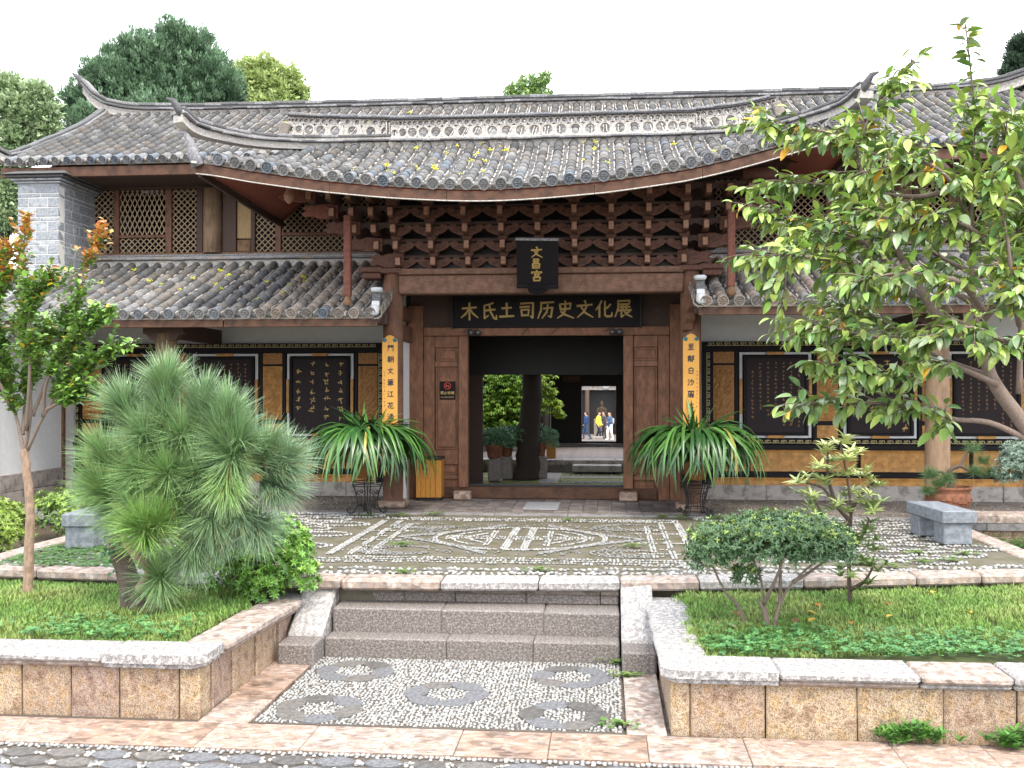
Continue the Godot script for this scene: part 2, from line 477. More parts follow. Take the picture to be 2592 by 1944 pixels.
func tile_meshes() -> void:
	var mb := MB.new(true)
	arch(mb, 0.079, 0.094, 0.0, 0.27, 0.014, 9)
	cover_tile = mb.done()
	mb = MB.new(false)
	arch(mb, 0.078, 0.094, 0.0, 0.26, 0.016, 10)
	# the round end disc with a raised rim and a moulded face
	var n := 18
	for k in n:
		var a := TAU * k / n
		var b := TAU * (k + 1) / n
		var c := V(0, 0.004, 0)
		var ring := [[0.1, 0.25], [0.1, 0.287], [0.082, 0.287], [0.079, 0.268], [0.0, 0.268]]
		for i in ring.size() - 1:
			var p: Array = ring[i]
			var q: Array = ring[i + 1]
			mb.quad(c + V(cos(a) * p[0], sin(a) * p[0], p[1]), c + V(cos(b) * p[0], sin(b) * p[0], p[1]), c + V(cos(b) * q[0], sin(b) * q[0], q[1]), c + V(cos(a) * q[0], sin(a) * q[0], q[1]))
	mb.box(V(0, 0.008, 0.276), V(0.1, 0.012, 0.024))
	mb.box(V(0, -0.028, 0.276), V(0.066, 0.011, 0.024))
	mb.box(V(0, 0.042, 0.276), V(0.05, 0.012, 0.024))
	mb.box(V(-0.034, 0.026, 0.276), V(0.03, 0.011, 0.024), 0.0, Basis(Vector3.BACK, 0.7))
	mb.box(V(0.034, 0.026, 0.276), V(0.03, 0.011, 0.024), 0.0, Basis(Vector3.BACK, -0.7))
	mb.box(V(0, -0.052, 0.276), V(0.036, 0.01, 0.024))
	eave_tile = mb.done()
	mb = MB.new(false)
	for k in 5:   # a hollow tile of the valley between two rows
		var a := lerpf(-1.0, 1.0, k / 5.0)
		var b := lerpf(-1.0, 1.0, (k + 1) / 5.0)
		var pa := V(a * 0.095, a * a * 0.05, 0)
		var pb := V(b * 0.095, b * b * 0.05, 0)
		mb.quad(pa + V(0, 0.012, 0), pa + V(0, 0.012, 0.1), pb + V(0, 0.012, 0.1), pb + V(0, 0.012, 0))
		mb.quad(pa + V(0, -0.006, 0.1), pb + V(0, -0.006, 0.1), pb + V(0, 0.012, 0.1), pa + V(0, 0.012, 0.1))
	pan_tile = mb.done()
	mb = MB.new(false)
	for k in 6:   # the drip tile that closes a valley at the eave
		var a := lerpf(-1.0, 1.0, k / 6.0)
		var b := lerpf(-1.0, 1.0, (k + 1) / 6.0)
		var pa := V(a * 0.1, a * a * 0.055, 0)
		var pb := V(b * 0.1, b * b * 0.055, 0)
		mb.quad(pa + V(0, 0.015, -0.05), pa + V(0, 0.015, 0.08), pb + V(0, 0.015, 0.08), pb + V(0, 0.015, -0.05))
		mb.quad(pa + V(0, -0.02, 0.08), pb + V(0, -0.02, 0.08), pb + V(0, 0.015, 0.08), pa + V(0, 0.015, 0.08))
	drip_tile = mb.done()


func resample(pts: Array, step: float) -> Array:
	var out := [pts[0]]
	var left := step
	for i in pts.size() - 1:
		var a: Vector3 = pts[i]
		var b: Vector3 = pts[i + 1]
		var d := a.distance_to(b)
		var at := 0.0
		while d - at >= left:
			at += left
			out.append(a.lerp(b, at / d))
			left = step
		left -= d - at
	if left < step * 0.6:
		out.append(pts[pts.size() - 1])
	return out


func tiled(roof: Node3D, rows: Array, valleys: Array, step: float, mats: Array, most: int, scale := 1.0) -> void:
	# rows: each a list of points from the eave up
	var rest := []
	var rest_c := []
	var all := []
	for r in rows:
		var p := resample(r.pts, step)
		for i in p.size() - 1:
			var z: Vector3 = (p[i] - p[i + 1]).normalized()
			var b := facing(z, V(rr(-0.02, 0.02), 1, 0))
			b = b.scaled_local(V(scale * rr(0.96, 1.05), scale * rr(0.94, 1.06), (p[i] - p[i + 1]).length() * 1.12 / 0.27))
			var at: Vector3 = p[i + 1] + b.y.normalized() * 0.012 + b.x * rr(-0.006, 0.006)
			var pick: Array = r.get("mats", mats)
			all.append([at.distance_to(EYE) - (100.0 if i == 0 else 0.0), Transform3D(b, at), i == 0, pick[rng.randi() % pick.size()]])
	all.sort_custom(func(a, b): return a[0] < b[0])
	for i in all.size():
		var a: Array = all[i]
		if i < most:
			part(roof, "eave_tile" if a[2] else "roof_tile", eave_tile if a[2] else cover_tile, M[EAVES[rng.randi() % EAVES.size()] if a[2] and not a[3].begins_with("warm") else a[3]], a[1])
		else:
			rest.append(a[1])
			rest_c.append(M[a[3]].albedo_color.srgb_to_linear())
	if rest:
		multi(roof, "roof_tiles", cover_tile, M.tile_any, rest, rest_c)
	var pans := []
	var pans_c := []
	var drips := []
	var drips_c := []
	for r in valleys:
		var p := resample(r, 0.085)
		for i in p.size() - 1:
			var b := facing(p[i] - p[i + 1])
			var at: Vector3 = p[i + 1] + b.y * 0.0
			if i == 0:
				drips.append(Transform3D(b.scaled_local(V(1.0, 1, 1)), at))
				var g := rr(0.2, 0.4)
				drips_c.append(Color(g, g, g))
			else:
				var tilt := b.rotated(b.x, 0.12)
				pans.append(Transform3D(tilt.scaled_local(V(0.9, 1, 1)), at + b.x * rr(-0.004, 0.004)))
				var g := rr(0.55, 1.25)
				pans_c.append(Color(g, g, g * 1.02))
	if pans:
		multi(roof, "valley_tiles", pan_tile, M.pan, pans, pans_c)
		multi(roof, "drip_tiles", drip_tile, M.tile_any, drips, drips_c)


func sheet(f: Callable, nu: int, nv: int, thick: float) -> ArrayMesh:   # a curved slab; f gives the point for u, v in 0..1
	var mb := MB.new(true)
	var g := []
	for i in nu + 1:
		var row := []
		for j in nv + 1:
			row.append(f.call(float(i) / nu, float(j) / nv))
		g.append(row)
	var dn := V(0, -thick, 0)
	for i in nu:
		for j in nv:
			mb.quad(g[i][j], g[i + 1][j], g[i + 1][j + 1], g[i][j + 1])
			if thick > 0.0:
				mb.quad(g[i][j] + dn, g[i][j + 1] + dn, g[i + 1][j + 1] + dn, g[i + 1][j] + dn)
	if thick > 0.0:
		for i in nu:
			mb.quad(g[i][0] + dn, g[i + 1][0] + dn, g[i + 1][0], g[i][0])
			mb.quad(g[i + 1][nv] + dn, g[i][nv] + dn, g[i][nv], g[i + 1][nv])
		for j in nv:
			mb.quad(g[0][j + 1] + dn, g[0][j] + dn, g[0][j], g[0][j + 1])
			mb.quad(g[nu][j] + dn, g[nu][j + 1] + dn, g[nu][j + 1], g[nu][j])
	return mb.done()


func swept(pts: Array, w: float, y0: float, y1: float, n := 40, taper := 0.0) -> ArrayMesh:   # an upright bar of width w along a curve
	var mb := MB.new(false)
	var prev := []
	for i in n + 1:
		var t := float(i) / n
		var p := along(pts, t)
		var d := along(pts, minf(t + 0.01, 1.0)) - along(pts, maxf(t - 0.01, 0.0))
		var side := V(-d.z, 0, d.x).normalized() * w * 0.5
		if side.length() < 0.001:
			side = V(0, 0, w * 0.5)
		var k := 1.0 - taper * pow(absf(t * 2.0 - 1.0), 6.0)
		var ring := [p + side * k + V(0, y0, 0), p - side * k + V(0, y0, 0), p - side * k + V(0, y1 * k, 0), p + side * k + V(0, y1 * k, 0)]
		if i > 0:
			for q in 4:
				var q2 := (q + 1) % 4
				mb.quad_out(prev[q], ring[q], ring[q2], prev[q2], (prev[0] + prev[2] + ring[0] + ring[2]) * 0.25)
		else:
			mb.quad_out(ring[0], ring[1], ring[2], ring[3], p + d)
		if i == n:
			mb.quad_out(ring[0], ring[1], ring[2], ring[3], p - d)
		prev = ring
	return mb.done()


func course(parent: Node3D, called: String, pts: Array, y: float, h: float, w: float, piece: float, mats: Array, lean := 0.0) -> void:
	var fine := []
	for i in 161:
		fine.append(along(pts, i / 160.0))
	var p := resample(fine, piece)
	for i in p.size() - 1:
		var d: Vector3 = p[i + 1] - p[i]
		var x := d.normalized()
		var z := x.cross(Vector3.UP).normalized()
		var b := Basis(x, z.cross(x), z)
		var mb := MB.new(false)
		mb.box(Vector3.ZERO, V(d.length() * 1.03, h, w), h * 0.18, Basis.IDENTITY, 0.004, rng)
		part(parent, called, mb.done(), M[mats[rng.randi() % mats.size()]], Transform3D(b.rotated(x, lean).rotated(z, rr(-0.02, 0.02)), (p[i] + p[i + 1]) * 0.5 + V(0, y + rr(-0.006, 0.006), 0)))


func layers(parent: Node3D, pts: Array, base := 0.0) -> void:   # lime bed, two courses of slabs, a rounded cap
	part(parent, "ridge_bed", swept(pts, 0.2, base - 0.06, base + 0.045), M.lime)
	course(parent, "ridge_slab", pts, base + 0.062, 0.03, 0.34, 0.26, ["ridge_slab", "ridge_dark", "tile4", "ridge_slab"])
	part(parent, "ridge_joint", swept(pts, 0.22, base + 0.078, base + 0.125), M.lime)
	course(parent, "ridge_cap", pts, base + 0.145, 0.045, 0.26, 0.3, ["ridge_slab", "tile2", "tile0", "ridge_dark"])


const PAV_EAVE := [[-4.9, 5.27], [-4.0, 5.12], [-3.0, 4.97], [-1.8, 4.85], [-0.5, 4.8], [1.0, 4.885], [2.16, 5.03], [2.93, 5.2], [3.85, 5.45], [4.75, 5.7]]


func pav(x: float, z: float) -> float:
	var t := clampf((z + 0.4) / 2.45, -0.2, 1.2)
	return lerpf(5.98, table(PAV_EAVE, x), t) - 0.07 * sin(PI * clampf(t, 0, 1))


func pav_top(x: float) -> float:
	return -0.4 if absf(x) < 3.85 else -0.4 + (absf(x) - 3.85) / 0.95 * 2.45


func pavilion() -> void:
	var g := thing("gate_pavilion", "timber gate pavilion with stacked brackets under a swept grey tile roof", "gate building")
	# columns and beams
	for s in [-1, 1]:
		var mb := MB.new(true)
		mb.lathe(V(s * 2.4, 0.12, 0), [Vector2(0.165, 0.0), Vector2(0.17, 0.6), Vector2(0.168, 2.0), Vector2(0.16, 3.72), Vector2(0.0, 3.72)], 20)
		var col := part(g, "column", mb.done(), M.wood_post)
		mb = MB.new(false)
		mb.box(V(s * 2.4, 0.06, 0.0), V(0.46, 0.12, 0.46), 0.03, Basis.IDENTITY, 0.01, rng)
		part(col, "plinth", mb.done(), M.slab_c)
		mb = MB.new(false)   # carved bracket under the gallery eave
		mb.prism(PackedVector2Array([Vector2(0, 0), Vector2(0.1, 0.04), Vector2(0.14, 0.14), Vector2(0.22, 0.2), Vector2(0.2, 0.3), Vector2(0.3, 0.38), Vector2(0.36, 0.55), Vector2(0, 0.55)]), 0.14, Transform3D(Basis(Vector3.UP, 0.0 if s > 0 else PI) * Basis(Vector3.UP, -PI * 0.4), V(s * 2.4 - s * 0.02, 2.82, 0.1)))
		part(col, "bracket_carving", mb.done(), M.wood_post)
	var mb := MB.new(false)
	mb.span(V(-2.28, 3.46, -0.13), V(2.28, 3.765, 0.15), 0.02)
	part(g, "lintel_beam", mb.done(), M.wood_beam)
	mb = MB.new(false)
	mb.span(V(-2.28, 3.772, -0.16), V(2.28, 3.87, 0.19), 0.012)
	part(g, "upper_beam", mb.done(), M.wood_beam)
	for s in [-1, 1]:
		for k in [[2.4, 0.34, 3.84], [2.72, 0.36, 3.86], [2.72, 0.3, 3.76]]:
			mb = MB.new(false)
			mb.box(V(s * k[0], k[2], 0.02), V(k[1], 0.09, 0.36), 0.015)
			part(g, "beam_end", mb.done(), M.wood_bracket)
	# tie beams back to the door wall and the whitewashed side walls between
	for s in [-1, 1]:
		mb = MB.new(false)
		mb.span(V(s * 2.4 - 0.06, 2.74, -1.5), V(s * 2.4 + 0.06, 3.02, -0.1), 0.015)
		mb.span(V(s * 2.4 - 0.05, 3.1, -1.5), V(s * 2.4 + 0.05, 3.34, -0.1), 0.015)
		part(g, "tie_beam", mb.done(), M.wood_post)
		mb = MB.new(false)
		mb.span(V(s * 2.44 - 0.04, 0.0, -1.42), V(s * 2.44 + 0.04, 2.745, -0.05))
		part(g, "side_wall", mb.done(), M.white_wall)
	# bracket sets
	var half := 0.245
	var wing := PackedVector2Array([Vector2(-half, -0.03), Vector2(-0.18, -0.025), Vector2(-0.11, 0.005), Vector2(-0.05, 0.035), Vector2(0, 0.085), Vector2(0.05, 0.035), Vector2(0.11, 0.005), Vector2(0.18, -0.025), Vector2(half, -0.03), Vector2(half, 0.075), Vector2(0.21, 0.115), Vector2(0.15, 0.11), Vector2(0.1, 0.15), Vector2(0.045, 0.14), Vector2(0.0, 0.115), Vector2(-0.045, 0.14), Vector2(-0.1, 0.15), Vector2(-0.15, 0.11), Vector2(-0.21, 0.115), Vector2(-half, 0.075)])
	mb = MB.new(false)
	mb.prism(wing, 0.05)
	for s in [-1, 1]:   # carved scrolls on the face
		for k in 9:
			var a := k * 0.75
			var p := Vector2(s * 0.13, 0.05) + Vector2(cos(a), sin(a)) * (0.036 - k * 0.003)
			mb.box(V(p.x, p.y, 0.052), V(0.024, 0.011, 0.016), 0.0, Basis(Vector3.BACK, a + PI / 2))
	var wing_mesh := mb.done()
	mb = MB.new(false)   # bracket arm with a rounded beak
	mb.prism(PackedVector2Array([Vector2(-0.6, 0.0), Vector2(-0.02, -0.015), Vector2(0.06, 0.0), Vector2(0.1, 0.04), Vector2(0.085, 0.075), Vector2(0.1, 0.12), Vector2(0.07, 0.165), Vector2(-0.6, 0.165)]), 0.085, Transform3D(Basis(Vector3.UP, -PI / 2), V(0.0425, 0, 0)))
	var arm_mesh := mb.done()
	mb = MB.new(false)
	mb.prism(PackedVector2Array([Vector2(-0.055, 0), Vector2(0.055, 0), Vector2(0.085, 0.06), Vector2(0.085, 0.085), Vector2(-0.085, 0.085), Vector2(-0.085, 0.06)]), 0.12)
	var seat_mesh := mb.done()
	mb = MB.new(false)   # the beast-headed ends of each tier
	var beast := PackedVector2Array([Vector2(0, 0), Vector2(0.25, -0.02), Vector2(0.42, 0.02), Vector2(0.5, 0.0), Vector2(0.56, 0.06), Vector2(0.48, 0.1), Vector2(0.55, 0.15), Vector2(0.44, 0.19), Vector2(0.36, 0.17), Vector2(0.24, 0.21), Vector2(0, 0.2)])
	mb.prism(beast, 0.1)
	for k in 8:
		var a := k * 0.8
		mb.box(V(0.26 + cos(a) * (0.06 - k * 0.005), 0.1 + sin(a) * (0.06 - k * 0.005), 0.1), V(0.034, 0.014, 0.02), 0.0, Basis(Vector3.BACK, a + PI / 2))
	var beast_mesh := mb.done()
	for tier in 5:
		var y := 3.91 + tier * 0.235
		var z := 0.13 + tier * 0.2
		for k in range(-4, 4):
			var x := (k + 0.5) * 0.57
			part(g, "bracket_board", wing_mesh, M.wood_bracket, Transform3D(Basis.IDENTITY, V(x, y, z - 0.1)))
		for k in range(-4, 5):
			part(g, "bracket_arm", arm_mesh, M.wood_bracket, Transform3D(Basis.IDENTITY, V(k * 0.57, y, z)))
			mb = MB.new(false)
			mb.box(V(k * 0.57, y + 0.075, z + 0.1), V(0.08, 0.125, 0.024), 0.008)
			part(g, "bracket_tip", mb.done(), M.wood_tip)
			part(g, "bracket_seat", seat_mesh, M.wood_bracket, Transform3D(Basis.IDENTITY, V(k * 0.57, y + 0.15, z - 0.08)))
		mb = MB.new(false)
		var reach := 2.3 + tier * 0.31
		mb.span(V(-reach, y + 0.14, z - 0.2), V(reach, y + 0.2, z - 0.1), 0.01)
		part(g, "tier_beam", mb.done(), M.wood_dark)
		for s in [-1, 1]:
			for j in tier:
				var x: float = s * (2.28 + 0.31 * (j + 1))
				part(g, "bracket_arm", arm_mesh, M.wood_bracket, Transform3D(Basis.IDENTITY, V(x, y, z)))
				mb = MB.new(false)
				mb.box(V(x, y + 0.075, z + 0.1), V(0.08, 0.125, 0.024), 0.008)
				part(g, "bracket_tip", mb.done(), M.wood_tip)
				mb = MB.new(false)
				mb.prism(PackedVector2Array([Vector2(-0.15, 0.0), Vector2(-0.1, 0.08), Vector2(0, 0.12), Vector2(0.1, 0.08), Vector2(0.15, 0.0), Vector2(0.15, 0.19), Vector2(-0.15, 0.19)]), 0.05, Transform3D(Basis.IDENTITY, V(x - s * 0.155, y, z - 0.12)))
				part(g, "side_bracket_board", mb.done(), M.wood_dark)
			var b := Basis(Vector3.UP, -0.18 if s > 0 else PI + 0.18)
			part(g, "beast_head", beast_mesh, M.wood_red if tier > 2 and s < 0 else M.wood_bracket, Transform3D(b, V(s * (2.2 + 0.31 * tier), y, z - (0.1 if s > 0 else 0.0))))
		# side sets that run back to the hall
		for s in [-1, 1]:
			mb = MB.new(false)
			mb.span(V(s * reach - 0.06, y, -1.9), V(s * reach + 0.06, y + 0.17, z - 0.1), 0.01)
			part(g, "side_beam", mb.done(), M.wood_dark)
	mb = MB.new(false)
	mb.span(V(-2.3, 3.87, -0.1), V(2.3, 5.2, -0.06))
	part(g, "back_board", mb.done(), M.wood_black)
	# hanging posts on the gallery roofs
	for s in [-1, 1]:
		mb = MB.new(false)
		mb.span(V(s * 2.93 - 0.055, 3.36 if s < 0 else 3.46, 0.84), V(s * 2.93 + 0.055, 4.62, 0.95), 0.01)
		var hp := part(g, "hanging_post", mb.done(), M.wood_red)
		mb = MB.new(true)
		mb.lathe(V(s * 2.93, 3.22 if s < 0 else 3.32, 0.895), [Vector2(0.03, 0), Vector2(0.075, 0.05), Vector2(0.05, 0.12), Vector2(0.05, 0.16)], 10)
		part(hp, "post_bud", mb.done(), M.wood_old)
	for s in [-1, 1]:
		mb = MB.new(true)
		mb.lathe(Vector3.ZERO, [Vector2(0, 0), Vector2(0.1, 0), Vector2(0.105, 0.5), Vector2(0, 0.5)], 12)
		part(g, "purlin_end", mb.done(), M.wood_bracket, Transform3D(Basis(Vector3.BACK, -s * PI / 2), V(s * 3.1, 5.15, 0.9)))
		mb = MB.new(true)
		mb.lathe(V(s * 3.75, 4.75, 1.25), [Vector2(0.02, 0), Vector2(0.075, 0.06), Vector2(0.085, 0.14), Vector2(0.05, 0.2), Vector2(0.06, 0.3)], 6)
		part(g, "hanging_bud", mb.done(), M.wood_tip)
	# roof
	var top := func(u: float, v: float) -> Vector3:
		var x := lerpf(-4.88, 4.72, u)
		var z := lerpf(2.0, pav_top(x), v)
		return V(x, pav(x, z) - 0.005, z)
	var roof := part(g, "roof", sheet(top, 60, 12, 0.05), M.mortar)
	var under := func(u: float, v: float) -> Vector3:
		var x := lerpf(-4.86, 4.7, u)
		var z := lerpf(1.97, minf(pav_top(x), 1.4), v)
		return V(x, pav(x, z) - 0.07, z)
	part(g, "soffit", sheet(under, 48, 10, 0.04), M.wood_soffit)
	# the side slopes
	for s in [-1, 1]:
		var side := func(u: float, v: float) -> Vector3:
			var z := lerpf(-1.9, 1.98, u)
			var edge: float = -4.88 if s < 0 else 4.72
			var inner: float = s * lerpf(3.85, absf(edge) - 0.02, clampf((z + 0.4) / 2.4, 0, 1))
			var x := lerpf(edge, inner, v)
			var low := table(PAV_EAVE, edge) - 0.12 * clampf((1.98 - z) / 3.0, 0, 1)
			return V(x, lerpf(low, pav(inner, maxf(z, -0.4)) , v) + 0.001, z)
		part(roof, "side_slope", sheet(side, 16, 4, 0.1), M.tile2)
		var lower := func(u: float, v: float) -> Vector3: return side.call(u, v) + V(s * -0.02, -0.115, 0)
		part(g, "side_soffit", sheet(lower, 12, 4, 0.03), M.wood_soffit)
		var eb := []
		for i in 9:
			var p: Vector3 = side.call(1.0 - i / 8.0, 0.0)
			eb.append(p + V(-s * 0.02, 0, 0))
		part(g, "side_eave_board", swept(eb, 0.05, -0.24, -0.06, 16), M.wood_dark)
		var side_rows := []
		for i in 15:
			var u := 0.06 + i * 0.062
			var list := []
			for j in 9:
				list.append(side.call(u, j / 8.0) + V(0, 0.03, 0))
			side_rows.append({"pts": list})
		tiled(roof, side_rows, [], 0.245, GREY, 0)
	var rows := []
	var valleys := []
	var x := -4.78
	while x < 4.66:
		var list := []
		var vlist := []
		var zt := pav_top(x)
		for i in 25:
			var z := lerpf(2.06, zt, i / 24.0)
			list.append(V(x, pav(x, z) + 0.03, z))
		rows.append({"pts": list})
		var xv := x + 0.121
		for i in 25:
			var z := lerpf(2.04, pav_top(xv), i / 24.0)
			vlist.append(V(xv, pav(xv, z) + 0.006, z))
		if xv < 4.6:
			valleys.append(vlist)
		x += 0.242
	tiled(roof, rows, valleys, 0.245, GREY, 300, 0.84)
	# lime bed along the rows
	var mbm := MB.new(false)
	for r in rows:
		var p: Array = r.pts
		for i in range(0, p.size() - 1, 1):
			for s in [-1, 1]:
				if rng.randf() < (0.5 if s > 0 else 0.25):
					continue
				var w := rr(0.078, 0.09)
				mbm.box((p[i] + p[i + 1]) * 0.5 + V(s * w, -0.008 + rr(-0.012, 0.012), 0), V(rr(0.012, 0.026), 0.05, (p[i] - p[i + 1]).length() * rr(0.8, 1.1)), 0.0, facing(p[i] - p[i + 1]))
	part(roof, "lime_bedding", mbm.done(), M.mortar).set_meta("kind", "stuff")
	# eave boards, made of several lengths
	var cuts := [-4.9, -2.9, -1.2, 0.9, 2.4, 4.74]
	for i in cuts.size() - 1:
		var pts := []
		for k in 13:
			var xx := lerpf(cuts[i] + 0.003, cuts[i + 1] - 0.003, k / 12.0)
			pts.append(V(xx, table(PAV_EAVE, xx), 2.03))
		part(g, "eave_board", swept(pts, 0.04, -0.195, -0.07, 24), M.wood_fascia)
		part(g, "lime_edge", swept(pts, 0.05, -0.21, -0.196, 24), M.lime)
	# ridge and hips
	var lr := [V(-5.1, 5.84, 2.2), V(-5.0, 5.73, 2.0), V(-4.86, 5.73, 1.6), V(-4.5, 5.84, 0.6), V(-3.9, 5.97, -0.2), V(-3.2, 6.0, -0.38), V(-2.45, 6.0, -0.4)]
	var rrg := [V(2.45, 6.0, -0.4), V(3.2, 6.02, -0.38), V(3.8, 6.05, -0.2), V(4.2, 6.02, 0.5), V(4.42, 5.93, 1.3), V(4.52, 5.9, 1.8), V(4.62, 5.97, 2.1)]
	var mid := [V(-2.5, 5.97, -0.33), V(0, 5.96, -0.3), V(2.5, 5.98, -0.33)]
	var ridge := part(g, "ridge", swept(mid, 0.16, -0.12, 0.06), M.lime)
	layers(ridge, lr, 0.0)
	layers(ridge, rrg, 0.0)
	course(ridge, "ridge_slab", mid, 0.07, 0.035, 0.34, 0.28, ["ridge_slab", "tile4", "ridge_slab"])
	part(ridge, "ridge_joint", swept(mid, 0.16, 0.086, 0.125), M.lime)
	for e in [[lr[0], -1], [rrg[6], 1]]:   # curled horn at each tip
		mb = MB.new(true)
		var p: Vector3 = e[0]
		var s: int = e[1]
		mb.tube([p + V(-s * 0.1, -0.02, -0.12), p + V(-s * 0.02, 0.12, 0.03), p + V(s * 0.05, 0.24, 0.06), p + V(s * 0.14, 0.27, 0.08)], [0.08, 0.06, 0.04, 0.015], 8)
		part(ridge, "ridge_horn", mb.done(), M.ridge_dark)
	for s in [-1, 1]:   # curled ornament on each eave corner
		var e: float = -4.9 if s < 0 else 4.74
		mb = MB.new(true)
		var p := V(e, table(PAV_EAVE, e) + 0.02, 2.06)
		mb.tube([p + V(-s * 0.05, -0.12, 0), p + V(s * 0.03, 0.08, 0.02), p + V(s * 0.06, 0.24, 0.03), p + V(s * 0.14, 0.36, 0.04), p + V(s * 0.22, 0.36, 0.04)], [0.1, 0.08, 0.05, 0.04, 0.02], 8)
		part(ridge, "corner_horn", mb.done(), M.ridge_slab)
	# openwork on the ridge: round openings in lime between two courses
	var bands := [
		[mid, 0.125, 24],
		[[V(-4.25, 6.17, -0.32), V(-3.6, 6.14, -0.38), V(-2.5, 6.1, -0.42)], 0.0, 8],
		[[V(2.5, 6.12, -0.42), V(3.2, 6.17, -0.38), V(3.78, 6.27, -0.32)], 0.0, 6]]
	for bd in bands:
		var pts: Array = bd[0]
		var y0: float = bd[1]
		var count: int = bd[2]
		if bd != bands[0]:
			part(ridge, "openwork_bed", swept(pts, 0.16, y0 - 0.06, y0 + 0.03), M.lime)
			y0 += 0.03
		for i in count:
			var p0 := along(pts, float(i) / count)
			var p1 := along(pts, float(i + 1) / count)
			var w := p0.distance_to(p1) + 0.004
			var lowc := holed(w, 0.19, minf(0.082, w * 0.42), 0.1)
			var topc := holed(w * 0.5, 0.11, minf(0.04, w * 0.21), 0.1)
			var mid_p := (p0 + p1) * 0.5
			var turn := Basis(Vector3.BACK, atan2(p1.y - p0.y, p1.x - p0.x))
			part(ridge, "openwork_ring", lowc, M.lime, Transform3D(turn, mid_p + V(0, y0 + 0.095, 0)))
			for q in [-0.25, 0.25]:
				part(ridge, "openwork_arch", topc, M.lime, Transform3D(turn, mid_p + (p1 - p0) * q + V(0, y0 + 0.245, 0)))
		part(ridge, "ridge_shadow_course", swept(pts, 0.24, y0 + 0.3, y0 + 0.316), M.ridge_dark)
		course(ridge, "ridge_cap", pts, y0 + 0.335, 0.04, 0.27, 0.3, ["ridge_slab", "tile4", "ridge_slab", "tile8"])
	for s in [-1, 1]:   # end blocks of the openwork
		mb = MB.new(false)
		mb.box(V(-4.3 if s < 0 else 3.82, 6.27 if s < 0 else 6.42, -0.3), V(0.16, 0.26, 0.2), 0.02, Basis(Vector3.BACK, s * 0.3), 0.02, rng)
		part(ridge, "openwork_end", mb.done(), M.warm1)
		mb = MB.new(false)
		for k in 5:
			mb.box(V(s * (2.36 + k * 0.055), 6.25, -0.36), V(0.018, 0.24, 0.12))
		part(ridge, "openwork_fin", mb.done(), M.lime)
	gate_front(g)


func holed(w: float, h: float, r: float, d: float) -> ArrayMesh:   # a block with a round hole through it, as a bent tile set in lime
	var mb := MB.new(false)
	var n := 16
	for k in n:
		var c := []
		var o := []
		for e in 2:
			var a := TAU * (k + e + 0.5) / n
			var v := Vector2(cos(a), sin(a))
			c.append(v * r)
			o.append(v * minf(w * 0.5 / maxf(absf(v.x), 0.001), h * 0.5 / maxf(absf(v.y), 0.001)))
		for f in [-1, 1]:
			var z: float = d * 0.5 * f
			mb.quad_out(V(c[0].x, c[0].y, z), V(c[1].x, c[1].y, z), V(o[1].x, o[1].y, z), V(o[0].x, o[0].y, z), Vector3.ZERO)
		mb.quad(V(c[0].x, c[0].y, -d * 0.5), V(c[0].x, c[0].y, d * 0.5), V(c[1].x, c[1].y, d * 0.5), V(c[1].x, c[1].y, -d * 0.5))
	return mb.done()


func gate_front(g: Node3D) -> void:   # door wall, frames and sill
	var z := -1.5
	var mb: MB
	for s in [-1, 1]:
		var post := func(a: float, b: float, y0: float, y1: float, front: float, called: String, mat: String):
			var m := MB.new(false)
			m.span(V(s * a, y0, z - 0.08), V(s * b, y1, z + front), 0.008)
			part(g, called, m.done(), M[mat])
		post.call(2.16, 2.42, 0.0, 3.4, 0.1, "wall_post", "wood_door")
		post.call(1.36, 1.53, 0.2, 2.86, 0.09, "door_jamb", "wood_door")
		post.call(1.96, 2.155, 0.0, 2.86, 0.05, "door_stile", "wood_door")
		post.call(1.535, 1.955, 2.32, 2.42, 0.05, "door_rail", "wood_door")
		post.call(1.535, 1.955, 0.6, 0.86, 0.05, "door_rail", "wood_door")
		post.call(1.535, 1.955, 0.34, 0.42, 0.05, "door_rail", "wood_door")
		post.call(1.535, 1.955, 2.66, 2.86, 0.05, "door_rail", "wood_door")
		for k in [[0.865, 2.315], [2.425, 2.655], [0.425, 0.595], [0.0, 0.335]]:
			mb = MB.new(false)
			mb.span(V(s * 1.545, k[0], z - 0.05), V(s * 1.945, k[1], z + 0.012))
			mb.span(V(s * 1.575, k[0] + 0.03, z + 0.0), V(s * 1.915, k[1] - 0.03, z + 0.03), 0.015)
			part(g, "door_panel", mb.done(), M.wood_door)
	mb = MB.new(false)
	mb.span(V(-2.155, 2.865, z - 0.06), V(2.155, 3.02, z + 0.08), 0.01)
	part(g, "head_rail", mb.done(), M.wood_door)
	mb = MB.new(false)
	mb.span(V(-2.4, 3.025, z - 0.08), V(2.4, 4.6, z - 0.02))
	part(g, "transom_board", mb.done(), M.wood_dark)
	mb = MB.new(false)
	mb.span(V(-1.95, 0.0, z - 0.06), V(1.95, 0.21, z + 0.04), 0.015)
	part(g, "door_sill", mb.done(), M.wood_fascia)
	mb = MB.new(false)
	mb.span(V(-1.36, 0.215, z - 0.1), V(1.36, 0.25, z - 0.02), 0.005)
	part(g, "sill_bar", mb.done(), M.iron)
	for s in [-1, 1]:
		mb = MB.new(false)
		mb.box(V(s * 1.44, 0.075, z + 0.17), V(0.3, 0.15, 0.24), 0.015, Basis.IDENTITY, 0.008, rng)
		part(g, "door_block", mb.done(), M.slab_c)
	mb = MB.new(false)
	mb.span(V(-2.35, 3.9, -1.4), V(2.35, 3.94, -0.1))
	part(g, "porch_ceiling", mb.done(), M.wood_dark)


func hall_y(z: float) -> float:
	var s := clampf((-0.75 - z) / 2.55, -0.1, 1.0)
	return 5.93 + 1.47 * (s * 0.86 + s * absf(s) * 0.14)


